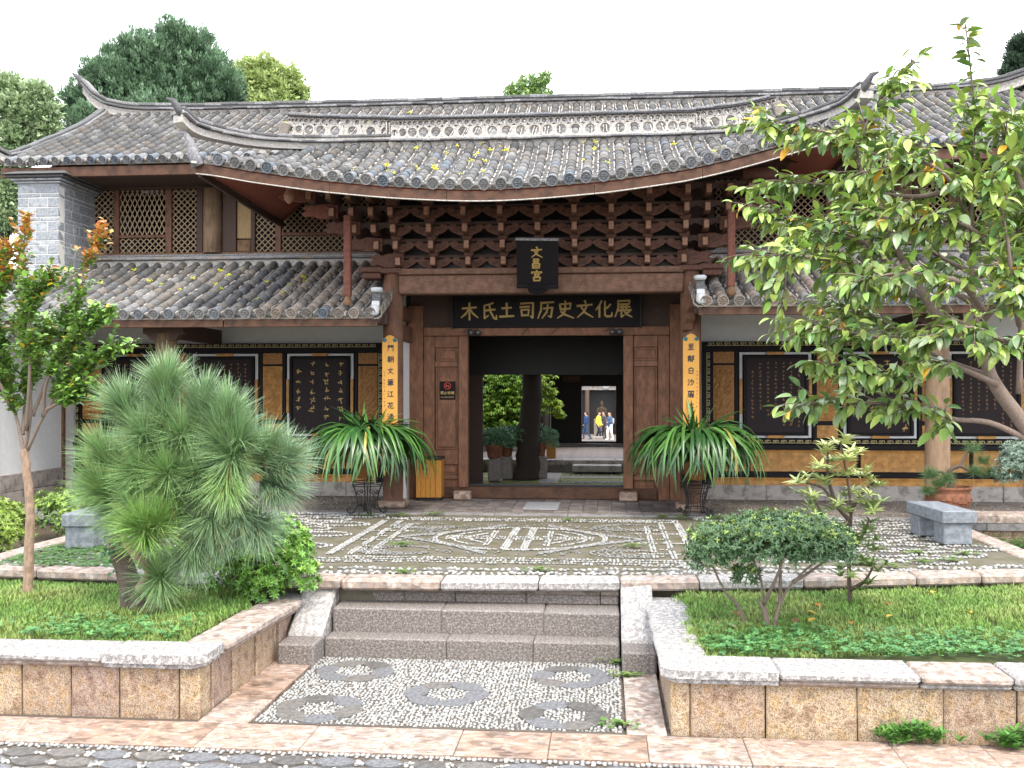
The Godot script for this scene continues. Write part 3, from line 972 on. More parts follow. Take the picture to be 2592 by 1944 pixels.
func lattice(parent: Node3D, x0: float, x1: float, y0: float, y1: float, z: float, slope: float, gap: float) -> void:
	var mb := MB.new(false)
	for fam in [-1, 1]:
		var m: float = slope * fam
		var lim: float = (x1 - x0) * slope + (y1 - y0)
		var c := -lim
		while c < lim * 2.0:
			# y = y0 + m (x - x0) + c, cut to the frame
			var pts := []
			for e in [x0, x1]:
				var y: float = y0 + m * (e - x0) + c
				if y >= y0 and y <= y1:
					pts.append(Vector2(e, y))
			for e in [y0, y1]:
				var x: float = x0 + (e - y0 - c) / m
				if x > x0 and x < x1:
					pts.append(Vector2(x, e))
			if pts.size() >= 2 and pts[0].distance_to(pts[1]) > 0.02:
				var d: Vector2 = pts[1] - pts[0]
				var mid: Vector2 = (pts[0] + pts[1]) * 0.5
				mb.box(V(mid.x, mid.y, z + fam * 0.006), V(d.length(), 0.017, 0.011), 0.0, Basis(Vector3.BACK, d.angle()))
			c += gap
	part(parent, "lattice", mb.done(), M.lattice).set_meta("kind", "stuff")


func hall() -> void:
	var g := thing("main_hall", "two storey timber hall with lattice windows under a long grey tile roof", "hall building")
	var f := func(u: float, v: float) -> Vector3:
		var z := lerpf(-0.75, -3.3, v)
		return V(lerpf(-9.55, 9.55, u) * lerpf(1.0, 0.94, v), hall_y(z), z)
	var roof := part(g, "roof", sheet(f, 30, 10, 0.06), M.mortar)
	var back := func(u: float, v: float) -> Vector3:
		var z := lerpf(-3.3, -6.0, v)
		return V(lerpf(-9.55, 9.55, u) * lerpf(0.94, 1.0, v), hall_y(-6.6 - z) , z)
	part(roof, "rear_slope", sheet(back, 20, 8, 0.06), M.tile2)
	var rows := []
	var valleys := []
	var i0 := 0
	var x0 := -9.4
	while x0 < 9.45:
		var list := []
		var vl := []
		for i in 21:
			var z := lerpf(-0.69, -3.28, i / 20.0)
			list.append(V(x0 * lerpf(1.0, 0.94, i / 20.0), hall_y(z) + 0.03, z))
			vl.append(V((x0 + 0.108) * lerpf(1.0, 0.94, i / 20.0), hall_y(z) + 0.006, z))
		rows.append({"pts": list})
		valleys.append(vl)
		x0 += 0.216
	tiled(roof, rows, valleys, 0.22, ["tile0", "tile1", "tile4", "tile3", "tile7", "tile4", "tile1", "tile2", "tile0"], 300, 0.74)
	var mbm := MB.new(false)
	for r in rows:
		var p: Array = r.pts
		for i in range(0, p.size() - 1):
			for s in [-1, 1]:
				mbm.box((p[i] + p[i + 1]) * 0.5 + V(s * rr(0.068, 0.082), -0.008 + rr(-0.012, 0.012), 0), V(rr(0.012, 0.026), 0.05, (p[i] - p[i + 1]).length() * rr(0.8, 1.1)), 0.0, facing(p[i] - p[i + 1]))
	part(roof, "lime_bedding", mbm.done(), M.mortar).set_meta("kind", "stuff")
	var ridge_pts := [V(-9.4, 8.0, -3.3), V(-9.15, 7.72, -3.3), V(-8.7, 7.53, -3.3), V(-7.6, 7.44, -3.3), V(-4, 7.42, -3.3), V(0, 7.42, -3.3), V(4, 7.42, -3.3), V(7.0, 7.44, -3.3), V(8.3, 7.55, -3.3), V(9.0, 7.8, -3.3), V(9.4, 8.05, -3.3)]
	var ridge := part(g, "ridge", swept(ridge_pts, 0.18, -0.12, 0.0), M.lime)
	part(ridge, "ridge_bed", swept(ridge_pts, 0.2, 0.002, 0.04, 60), M.lime)
	course(ridge, "ridge_slab", ridge_pts, 0.062, 0.035, 0.34, 0.3, ["ridge_slab", "ridge_dark", "tile0"])
	part(ridge, "ridge_joint", swept(ridge_pts, 0.22, 0.08, 0.125, 60), M.ridge_dark)
	course(ridge, "ridge_cap", ridge_pts, 0.15, 0.06, 0.26, 0.34, ["ridge_slab", "tile2", "tile0", "tile4"])
	for s in [-1, 1]:
		var edge := [V(s * 9.0, 7.42, -3.25), V(s * 9.15, 6.9, -2.5), V(s * 9.35, 6.4, -1.6), V(s * 9.52, 6.05, -0.95), V(s * 9.62, 6.02, -0.7), V(s * 9.72, 6.2, -0.5)]
		part(ridge, "gable_ridge_bed", swept(edge, 0.18, -0.06, 0.06), M.lime)
		course(ridge, "gable_ridge_slab", edge, 0.08, 0.035, 0.28, 0.26, ["ridge_slab", "tile4", "tile0"])
		course(ridge, "gable_ridge_cap", edge, 0.12, 0.045, 0.16, 0.26, ["tile2", "tile0", "ridge_dark"])
		var mb := MB.new(true)
		var p := V(s * 9.4, 8.05, -3.3)
		mb.tube([p, p + V(s * 0.12, 0.16, 0), p + V(s * 0.26, 0.26, 0)], [0.1, 0.06, 0.02], 8)
		part(ridge, "ridge_horn", mb.done(), M.ridge_dark)
	var mb := MB.new(false)
	mb.span(V(-9.6, 5.66, -0.8), V(9.6, 5.84, -0.74), 0.01)
	part(g, "eave_board", mb.done(), M.wood_fascia)
	mb = MB.new(false)
	mb.span(V(-9.4, 5.7, -2.1), V(9.4, 5.74, -0.8))
	part(g, "soffit", mb.done(), M.wood_dark)
	for s in [-1, 1]:
		mb = MB.new(false)
		mb.prism(PackedVector2Array([Vector2(-0.9, 5.66), Vector2(-5.8, 5.66), Vector2(-3.3, 7.3)]), 0.08, Transform3D(Basis(Vector3.UP, -PI / 2), V(s * 9.0 + 0.04, 0, 0)))
		part(g, "gable_wall", mb.done(), M.wood_dark)
		mb = MB.new(false)
		mb.span(V(s * 9.0 - 0.1, -0.7, -4.6), V(s * 9.0 + 0.1, 5.7, -2.0))
		part(g, "end_wall", mb.done(), M.brick_b)
	# upper storey front
	mb = MB.new(false)
	mb.span(V(-9.0, 5.66, -2.1), V(9.0, 5.8, -1.94), 0.01)
	part(g, "wall_plate", mb.done(), M.wood_dark)
	mb = MB.new(false)
	mb.span(V(-9.0, 4.2, -2.1), V(9.0, 4.47, -1.95), 0.01)
	part(g, "sill_beam", mb.done(), M.wood_old)
	mb = MB.new(false)
	mb.span(V(-8.9, 4.1, -4.5), V(8.9, 4.2, -2.1))
	part(g, "upper_floor", mb.done(), M.wood_dark)
	mb = MB.new(false)
	mb.span(V(-8.9, 5.55, -4.5), V(8.9, 5.62, -2.1))
	part(g, "upper_ceiling", mb.done(), M.wood_black)
	for s in [-1, 1]:
		var post := func(a: float, b: float, mat: String, front := 0.05):
			var m := MB.new(false)
			m.span(V(s * a, 4.47, -2.06), V(s * b, 5.66, -2.0 + front), 0.008)
			part(g, "window_post", m.done(), M[mat])
		post.call(8.99, 8.75, "wood_old", 0.14)
		post.call(8.745, 8.6, "wood_dark")
		post.call(8.13, 8.02, "wood_post")
		post.call(7.12, 7.0, "wood_post")
		post.call(6.52, 6.4, "wood_dark")
		mb = MB.new(true)
		mb.lathe(V(s * 6.21, 4.45, -1.98), [Vector2(0.18, 0), Vector2(0.175, 1.2), Vector2(0, 1.2)], 18)
		part(g, "upper_column", mb.done(), M.wood_column)
		post.call(6.02, 5.76, "wood_dark")
		post.call(5.48, 5.4, "wood_dark")
		post.call(5.02, 4.91, "wood_post")
		mb = MB.new(false)
		mb.span(V(s * 5.755, 4.72, -2.05), V(s * 5.485, 5.62, -1.985), 0.01)
		part(g, "pale_panel", mb.done(), M.panel_pale)
		mb = MB.new(false)
		mb.span(V(s * 5.755, 4.47, -2.05), V(s * 5.485, 4.7, -1.97), 0.02)
		part(g, "lower_panel", mb.done(), M.wood_old)
		for r in [[8.015, 7.125, 4.755, 4.81], [4.905, 3.0, 4.76, 4.82]]:
			mb = MB.new(false)
			mb.span(V(s * r[0], r[2], -2.05), V(s * r[1], r[3], -1.955), 0.008)
			part(g, "window_rail", mb.done(), M.wood_post)
		for w in [[8.595, 8.135, 4.475, 5.655, 1.0, 0.115], [8.015, 7.125, 4.815, 5.655, 2.1, 0.2], [8.015, 7.125, 4.475, 4.75, 1.0, 0.115], [6.995, 6.525, 4.475, 5.655, 1.0, 0.115], [5.395, 5.025, 4.475, 5.655, 1.0, 0.115], [4.905, 3.0, 4.475, 4.755, 1.0, 0.115], [4.905, 3.0, 4.825, 5.655, 1.0, 0.115]]:
			lattice(g, minf(s * w[0], s * w[1]), maxf(s * w[0], s * w[1]), w[2], w[3], -2.0, w[4], w[5])
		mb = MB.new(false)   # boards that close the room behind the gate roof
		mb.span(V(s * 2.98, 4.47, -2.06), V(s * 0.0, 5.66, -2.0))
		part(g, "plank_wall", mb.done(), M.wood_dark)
	# the passage through the hall and the rear wall with its opening
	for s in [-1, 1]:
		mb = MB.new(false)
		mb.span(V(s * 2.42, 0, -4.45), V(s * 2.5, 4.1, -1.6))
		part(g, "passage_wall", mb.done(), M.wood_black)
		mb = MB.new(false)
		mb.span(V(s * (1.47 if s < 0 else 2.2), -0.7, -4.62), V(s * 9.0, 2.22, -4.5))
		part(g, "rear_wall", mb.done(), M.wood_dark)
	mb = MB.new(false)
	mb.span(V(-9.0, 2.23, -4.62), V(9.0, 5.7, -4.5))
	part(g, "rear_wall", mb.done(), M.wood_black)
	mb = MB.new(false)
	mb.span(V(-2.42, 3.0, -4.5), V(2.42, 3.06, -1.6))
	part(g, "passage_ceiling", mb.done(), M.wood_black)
	for s in [-1, 1]:   # open door leaves folded back inside
		mb = MB.new(false)
		mb.span(V(s * 1.52, 0.02, -2.9), V(s * 1.58, 2.84, -1.62), 0.01)
		part(g, "door_leaf", mb.done(), M.wood_black)


# ------------------------------------------------------------------ galleries
func gallery(s: int) -> void:
	var left := s < 0
	var g := thing("side_gallery", "long tiled gallery left of the gate, behind the pine" if left else "long tiled gallery right of the gate, behind the cherry tree", "gallery", "galleries on both sides of the gate")
	var ye := 3.06 if left else 3.2
	var yt := 4.2
	var inner := 2.42
	var outer := 9.75
	var f := func(u: float, v: float) -> Vector3:
		var x := s * lerpf(outer, inner, u if left else 1.0 - u)
		var z := lerpf(0.98, -1.95, v)
		return V(x, lerpf(ye, yt, v * 0.9 + v * v * 0.1), z)
	var roof := part(g, "roof", sheet(f, 16, 8, 0.06), M.mortar)
	var rows := []
	var valleys := []
	var x := inner + 0.12
	var k := 0
	while x < outer:
		var list := []
		var vl := []
		for i in 25:
			var v := i / 24.0
			var z := lerpf(1.04, -1.92, v)
			var y := lerpf(ye, yt, v * 0.9 + v * v * 0.1)
			list.append(V(s * x, y + 0.03, z))
			vl.append(V(s * (x + 0.122), y + 0.006, z))
		var row := {"pts": list}
		if k < 8:
			row.mats = ["warm0", "warm1", "warm2", "warm3", "warm0", "tile3"]
		elif k < 14:
			row.mats = ["tile6", "tile2", "tile6", "tile3", "tile2", "tile0"]
		rows.append(row)
		valleys.append(vl)
		x += 0.245
		k += 1
	tiled(roof, rows, valleys, 0.235, ["tile0", "tile2", "tile3", "tile1", "tile7", "tile2", "tile4", "tile3"], 300, 0.84)
	var mbm := MB.new(false)
	for r in rows:
		var p: Array = r.pts
		for i in range(0, p.size() - 1):
			for q in [-1, 1]:
				if rng.randf() < 0.5:
					mbm.box((p[i] + p[i + 1]) * 0.5 + V(q * rr(0.078, 0.092), -0.01 + rr(-0.012, 0.012), 0), V(rr(0.02, 0.04), 0.05, (p[i] - p[i + 1]).length() * rr(0.7, 1.1)), 0.0, facing(p[i] - p[i + 1]))
	part(roof, "lime_bedding", mbm.done(), M.mortar).set_meta("kind", "stuff")
	# flashing along the upper wall
	var top := [V(s * 9.1, yt + 0.0, -1.9), V(s * 6, yt, -1.9), V(s * 3.0, yt, -1.9), V(s * 2.5, yt, -1.9)]
	part(roof, "flashing_bed", swept(top, 0.2, -0.1, 0.1), M.lime)
	course(roof, "flashing_slab", top, 0.1, 0.035, 0.36, 0.27, ["ridge_slab", "tile4", "warm2", "ridge_slab"], 0.18 * s)
	part(roof, "flashing_joint", swept(top, 0.16, 0.125, 0.185), M.lime)
	part(roof, "flashing_cap", swept(top, 0.2, 0.185, 0.215), M.ridge_slab)
	# the verge next to the gate: a row of edge tiles and a two-knobbed end stop
	for i in 11:
		var v := i / 11.0
		var b := facing(V(0, ye - yt, 2.93).normalized())
		b = b.rotated(b.z, -s * 1.0)
		part(roof, "verge_tile", pan_tile, M[["warm1", "warm2", "warm3"][i % 3]], Transform3D(b.scaled_local(V(1.1, 1.5, 2.4)), V(s * (inner - 0.06), lerpf(ye, yt, v) + 0.07, lerpf(0.85, -1.9, v))))
	var knob := MB.new(true)
	var kx := s * (inner + 0.05)
	knob.lathe(V(kx, ye + 0.36, 0.9), [Vector2(0, 0), Vector2(0.07, 0), Vector2(0.095, 0.03), Vector2(0.095, 0.06), Vector2(0.08, 0.075), Vector2(0, 0.08)], 16)
	part(roof, "end_knob", knob.done(), M.white_cap, Transform3D(Basis.IDENTITY, V(0, 0, 0)))
	knob = MB.new(false)
	knob.box(V(kx, ye + 0.27, 0.88), V(0.13, 0.19, 0.12), 0.01, Basis(Vector3.RIGHT, -0.2))
	part(roof, "end_neck", knob.done(), M.ridge_dark)
	knob = MB.new(false)
	knob.box(V(kx, ye + 0.15, 0.96), V(0.12, 0.13, 0.1), 0.01, Basis(Vector3.RIGHT, -0.3))
	part(roof, "end_neck", knob.done(), M.white_cap)
	knob = MB.new(true)
	knob.lathe(Vector3.ZERO, [Vector2(0, 0), Vector2(0.08, 0), Vector2(0.085, 0.09), Vector2(0, 0.1)], 16)
	part(roof, "end_disc", knob.done(), M.white_cap, Transform3D(Basis(Vector3.RIGHT, 1.2), V(kx, ye + 0.05, 0.98)))
	# eave boards, beams, column
	for i in 3:
		var mb := MB.new(false)
		mb.span(V(s * (inner + 0.02 + i * 2.45), ye - 0.17, 0.94), V(s * (inner + 0.01 + (i + 1) * 2.45 - 0.006), ye - 0.05, 0.99), 0.008)
		part(g, "eave_board", mb.done(), M.wood_fascia)
	var mb := MB.new(false)
	mb.span(V(s * inner, ye - 0.11, 0.2), V(s * outer, ye + 0.12, 0.42), 0.02)
	part(g, "eave_beam", mb.done(), M.wood_dark)
	var under := func(u: float, v: float) -> Vector3:
		var p: Vector3 = f.call(u, v)
		return p + V(0, -0.075, -0.03 if v < 0.1 else 0.0)
	part(g, "soffit", sheet(under, 4, 4, 0.03), M.wood_dark)
	mb = MB.new(true)
	mb.lathe(V(s * 6.1, -0.02, 0.3), [Vector2(0.25, 0), Vector2(0.25, 0.1), Vector2(0.185, 0.11), Vector2(0.18, 1.5), Vector2(0.17, ye - 0.2), Vector2(0, ye - 0.2)], 20)
	var col := part(g, "column", mb.done(), M.wood_column)
	mb = MB.new(false)
	mb.prism(PackedVector2Array([Vector2(0.1, 0), Vector2(0.22, 0.03), Vector2(0.27, 0.1), Vector2(0.34, 0.13), Vector2(0.34, 0.25), Vector2(-0.34, 0.25), Vector2(-0.34, 0.13), Vector2(-0.27, 0.1), Vector2(-0.22, 0.03), Vector2(-0.1, 0)]), 0.16, Transform3D(Basis.IDENTITY, V(s * 6.1, ye - 0.36, 0.28)))
	part(col, "capital", mb.done(), M.wood_dark)
	mb = MB.new(false)
	mb.span(V(s * 6.1 - 0.08, ye - 0.3, -1.95), V(s * 6.1 + 0.08, ye - 0.04, 0.3), 0.015)
	part(g, "cross_beam", mb.done(), M.wood_dark)
	# back wall
	mb = MB.new(false)
	mb.span(V(s * 2.48, -0.1, -2.3), V(s * 9.6, 4.2, -2.06))
	part(g, "white_wall", mb.done(), M.white_wall)
	x = 2.55
	while x < 9.3:
		var w := rr(0.9, 1.5)
		mb = MB.new(false)
		mb.span(V(s * x, -0.1, -2.05), V(s * minf(x + w - 0.006, 9.3), 0.235, -1.86), 0.012, 0.006, rng)
		part(g, "base_stone", mb.done(), M.dado)
		x += w
	wall_screen(g, s)
	if left:
		end_wing(g)


func fret(mb: MB, a: Vector3, along_x: bool, length: float, w: float) -> void:   # gold key pattern between two fillets
	var dirx := V(1, 0, 0) if along_x else V(0, 1, 0)
	var diry := V(0, 1, 0) if along_x else V(1, 0, 0)
	var t := 0.011
	var step := 0.14
	var bar := func(x0: float, y0: float, x1: float, y1: float):
		var p: Vector3 = a + dirx * ((x0 + x1) * 0.5) + diry * ((y0 + y1) * 0.5)
		var sz: Vector3 = dirx * (absf(x1 - x0) + t) + diry * (absf(y1 - y0) + t) + V(0, 0, 0.006)
		mb.box(p, sz.abs())
	var x := 0.0
	while x + step <= length:
		bar.call(x, 0.0, x + step - 0.02, 0.0)
		bar.call(x + step - 0.02, 0.0, x + step - 0.02, w)
		bar.call(x + 0.03, w, x + step - 0.02, w)
		bar.call(x + 0.03, w * 0.5, x + 0.03, w)
		bar.call(x + 0.03, w * 0.5, x + step - 0.06, w * 0.5)
		x += step


var carvings := []


func carved_panel(w: float, h: float, seed_: int, deep: float) -> ArrayMesh:   # a relief of scrolls and leaves in a raised border
	var n := FastNoiseLite.new()
	n.seed = seed_
	n.frequency = 3.0 if w < 0.5 else 2.0
	n.noise_type = FastNoiseLite.TYPE_SIMPLEX
	var nx := maxi(6, int(w / 0.022))
	var ny := maxi(6, int(h / 0.022))
	var f := func(u: float, v: float) -> Vector3:
		var x := (u - 0.5) * w
		var y := (v - 0.5) * h
		var edge := minf(minf(u, 1.0 - u) * w, minf(v, 1.0 - v) * h)
		var z := 0.022
		if edge > 0.025:
			var q := absf(sin(n.get_noise_2d(x * 1.2, y * 1.2) * 9.0))
			var q2 := absf(n.get_noise_2d(x * 3.0 + 5.0, y * 3.0))
			z = deep * (q * 0.9 + q2 * 0.3)
		return V(x, y, z)
	var mb := MB.new(true)
	var g := []
	for i in nx + 1:
		var row := []
		for j in ny + 1:
			row.append(f.call(float(i) / nx, float(j) / ny))
		g.append(row)
	for i in nx:
		for j in ny:
			mb.quad(g[i][j], g[i + 1][j], g[i + 1][j + 1], g[i][j + 1])
	for c in [[0, 0, nx, 0], [nx, 0, nx, ny], [nx, ny, 0, ny], [0, ny, 0, 0]]:
		var a: Vector3 = g[c[0]][c[1]]
		var b: Vector3 = g[c[2]][c[3]]
		mb.quad(V(a.x, a.y, -0.02), V(b.x, b.y, -0.02), b, a)
	return mb.done()


func wall_screen(g: Node3D, s: int) -> void:
	var left := s < 0
	var z := -1.93
	var x_in := 2.82 if not left else 3.0
	var x_out := 8.87 if left else 9.5
	var mb := MB.new(false)
	mb.span(V(s * x_in, 0.9, z - 0.09), V(s * x_out, 2.76, z - 0.04))
	mb.span(V(s * x_in, 0.36, z - 0.09), V(s * x_out, 0.88, z - 0.045))
	var frame := part(g, "screen_frame", mb.done(), M.lacquer)
	var rail := func(x0: float, x1: float, y0: float, y1: float, front := 0.0):
		var m := MB.new(false)
		m.span(V(s * x0, y0, z - 0.06), V(s * x1, y1, z + front), 0.006)
		part(frame, "rail", m.done(), M.lacquer)
	rail.call(x_in - 0.06, x_out, 2.68, 2.77, 0.02)
	rail.call(x_in - 0.06, x_in + 0.09, 0.2, 2.675, 0.02)
	rail.call(x_in, x_out, 0.87, 0.95, 0.06)
	rail.call(x_in, x_out, 0.965, 1.045, 0.0)
	rail.call(x_in, x_out, 2.6, 2.68, 0.0)
	rail.call(x_in, x_out, 0.375, 0.47, 0.03)
	mb = MB.new(false)
	var x_lo := minf(s * x_in, s * x_out)
	fret(mb, V(x_lo + 0.02, 2.7, z + 0.024), true, x_out - x_in - 0.04, 0.045)
	fret(mb, V(x_lo + 0.02, 0.98, z + 0.004), true, x_out - x_in - 0.04, 0.045)
	fret(mb, V(s * (x_in + 0.04) - 0.022, 1.05, z + 0.024), false, 1.6, 0.045)
	if left:
		fret(mb, V(-x_out + 0.03, 1.05, z + 0.004), false, 1.5, 0.04)
	part(frame, "key_pattern", mb.done(), M.gold_pale).set_meta("kind", "stuff")
	if carvings.is_empty():
		for i in 3:
			carvings.append(carved_panel(0.36, 0.98, 30 + i, 0.06))
		carvings.append(carved_panel(0.36, 0.2, 40, 0.03))
		carvings.append(carved_panel(0.36, 0.22, 41, 0.03))
	# upright carved panels between the boards
	var cols := [3.27, 5.06, 6.86, 8.53] if left else [3.135, 4.93, 6.72, 8.5]
	for i in 4:
		var x: float = s * cols[i]
		part(frame, "carved_panel", carvings[i % 3], M.carved_dark if i % 2 == 0 else M.carved, Transform3D(Basis.IDENTITY, V(x, 1.86, z - 0.03)))
		part(frame, "carved_panel", carvings[3], M.carved_dark, Transform3D(Basis.IDENTITY, V(x, 2.49, z - 0.03)))
		part(frame, "carved_panel", carvings[4], M.carved, Transform3D(Basis.IDENTITY, V(x, 1.18, z - 0.03)))
		for q in [-0.22, 0.22]:
			mb = MB.new(false)
			mb.span(V(x + q - 0.03, 1.05, z - 0.06), V(x + q + 0.03, 2.6, z - 0.0), 0.006)
			part(frame, "rail", mb.done(), M.lacquer)
	# boards with written columns hang between them
	for i in 3:
		var xm: float = s * (cols[i] + cols[i + 1]) * 0.5
		var w := 1.2
		mb = MB.new(false)
		for q in [[-0.62, -0.57, 1.07, 2.58], [0.57, 0.62, 1.07, 2.58], [-0.565, 0.565, 1.07, 1.11], [-0.565, 0.565, 2.54, 2.58]]:
			mb.span(V(xm + q[0], q[2], z - 0.04), V(xm + q[1], q[3], z - 0.02))
		part(frame, "white_border", mb.done(), M.white_trim)
		for q in [[0.0, 1.09, 0.3, 0.05], [0.0, 2.56, 0.3, 0.05], [-0.6, 1.8, 0.05, 0.62], [0.6, 1.8, 0.05, 0.62]]:
			part(frame, "gilt_carving", carved_panel(q[2], q[3], 60 + i, 0.03), M.carved, Transform3D(Basis.IDENTITY, V(xm + q[0], q[1], z - 0.0)))
		hung_board(s, i, xm, z)
	# long carved panels below
	var px := x_in + 0.12
	var lens := [0.62, 1.9, 1.9, 1.9] if not left else [1.5, 1.55, 1.55, 1.0]
	for i in lens.size():
		var l: float = minf(lens[i], x_out - px)
		if l > 0.3:
			part(frame, "long_panel", carved_panel(l - 0.08, 0.38, 70 + i, 0.008), M.carved, Transform3D(Basis.IDENTITY, V(s * (px + l * 0.5), 0.67, z - 0.02)))
			part(frame, "skirt_panel", carved_panel(l - 0.01, 0.2, 80 + i, 0.007), M.carved, Transform3D(Basis.IDENTITY, V(s * (px + l * 0.5), 0.27, z + 0.0)))
			px += l


func hung_board(s: int, i: int, xm: float, z: float) -> void:
	var places := [["black board with wide gold handwriting, nearest the gate on the left", "black board with faint gold columns, second left of the gate, beside the pine top", "black board at the far left end, mostly hidden by pine and crape myrtle"], ["plain dark board with thin faint columns, first right of the gate above the orchid", "black board with bold gold characters behind the cherry branch", "black board at the right edge, behind the cherry trunk"]]
	var d := thing("calligraphy_board", places[0 if s < 0 else 1][i], "calligraphy board", "written boards on the gallery walls", V(xm, 1.82, z + 0.03))
	var mb := MB.new(false)
	mb.span(V(-0.5, -0.66, -0.03), V(0.5, 0.66, 0.0))
	part(d, "board", mb.done(), M.lacquer_board)
	for q in [[-0.56, -0.505, -0.7, 0.7], [0.505, 0.56, -0.7, 0.7], [-0.504, 0.504, -0.7, -0.655], [-0.504, 0.504, 0.655, 0.7]]:
		mb = MB.new(false)
		mb.span(V(q[0], q[2], -0.03), V(q[1], q[3], 0.025), 0.008)
		part(d, "frame", mb.done(), M.lacquer)
	mb = MB.new(false)
	var bold: bool = (s < 0 and i == 0) or (s > 0 and i == 1)
	var ncol := 4 if bold else 7
	for c in ncol:
		var cx := 0.4 - c * (0.8 / (ncol - 1))
		var size := 0.1 if bold else 0.045
		var y := 0.56 - (0.0 if c < ncol - 1 else 0.15)
		var stop := -0.56 + rr(0, 0.35) * (1.0 if c > 1 else 0.0)
		while y > stop:
			scrawl(mb, V(cx, y, 0.003), size * rr(0.8, 1.1))
			y -= size * rr(1.45, 1.75)
	part(d, "brush_columns", mb.done(), M.gold if bold else M.carved_dark).set_meta("kind", "stuff")


func scrawl(mb: MB, c: Vector3, size: float) -> void:   # running-hand brush marks, not legible at this distance
	for k in 4:
		var a := rr(-0.25, 0.25) + (PI / 2 if k % 2 else 0.0)
		var l := size * rr(0.45, 1.0)
		mb.box(c + V(rr(-0.25, 0.25) * size, rr(-0.35, 0.35) * size, k * 0.0006), V(l, size * rr(0.09, 0.16), 0.002), 0.0, Basis(Vector3.BACK, a))


func end_wing(g: Node3D) -> void:   # the whitewashed end wall and the brick pier at the far left
	var mb := MB.new(false)
	mb.span(V(-9.05, -0.75, -2.0), V(-8.87, 3.6, 0.5))
	part(g, "end_wall", mb.done(), M.white_wall)
	mb = MB.new(false)
	mb.span(V(-8.869, -0.1, -1.55), V(-8.83, 3.0, -1.47))
	part(g, "wall_strip", mb.done(), M.wood_old)
	for k in [[-1.46, -0.4, -0.12, 0.2], [-0.395, 0.5, -0.12, 0.21], [-1.46, 0.5, 0.215, 0.5]]:
		mb = MB.new(false)
		mb.span(V(-9.0, k[2], k[0]), V(-8.82, k[3], k[1]), 0.008)
		part(g, "base_stone", mb.done(), M.dado)
	mb = MB.new(true)
	mb.lathe(V(-8.95, -0.3, 0.75), [Vector2(0.2, 0), Vector2(0.19, 3.3), Vector2(0, 3.3)], 18)
	part(g, "corner_column", mb.done(), M.wood_column)


func brick_pier() -> void:
	var g := thing("brick_pier", "grey brick pier with pale joints and flared cap at the hall's left end", "pier")
	var mb := MB.new(false)
	mb.span(V(-9.265, 3.0, -2.0), V(-8.515, 5.6, -0.72))
	part(g, "mortar_core", mb.done(), M.brick_joint)
	var row := 0
	var y := 3.72
	while y < 5.52:
		var h := 0.075 if row % 3 == 2 else 0.17
		var cuts: Array = [[0.0, 0.33, 0.76], [0.0, 0.2, 0.55, 0.76], [0.0, 0.42, 0.76]][row % 3]
		for i in cuts.size() - 1:
			mb = MB.new(false)
			mb.span(V(-9.27 + cuts[i] + 0.006, y, -0.9), V(-9.27 + cuts[i + 1] - 0.006, y + h - 0.014, -0.71), 0.006, 0.003, rng)
			part(g, "brick", mb.done(), M.brick if rng.randf() < 0.55 else M.brick_b)
		var z := -0.905
		while z > -1.9:
			var l := rr(0.2, 0.36)
			mb = MB.new(false)
			mb.span(V(-8.6, y, maxf(z - l, -2.0) + 0.012), V(-8.507, y + h - 0.014, z), 0.006, 0.003, rng)
			part(g, "brick", mb.done(), M.brick if rng.randf() < 0.55 else M.brick_b)
			z -= l
		y += h
		row += 1
	for k in [[0.0, 5.5, 0.04], [0.04, 5.545, 0.04], [0.09, 5.59, 0.04], [0.15, 5.635, 0.04]]:
		mb = MB.new(false)
		mb.span(V(-9.27 - k[0], k[1], -2.0), V(-8.5 + k[0], k[1] + k[2] - 0.004, -0.7 + k[0]), 0.012)
		part(g, "cap_course", mb.done(), M.brick_b if k[0] < 0.15 else M.tile2)
	mb = MB.new(false)
	mb.hexa([V(-9.5, 5.68, -2), V(-8.27, 5.68, -2), V(-9.3, 5.8, -2), V(-8.45, 5.8, -2), V(-9.5, 5.68, -0.48), V(-8.27, 5.68, -0.48), V(-9.3, 5.8, -0.8), V(-8.45, 5.8, -0.8)], 0.02)
	part(g, "cap_slope", mb.done(), M.tile2)


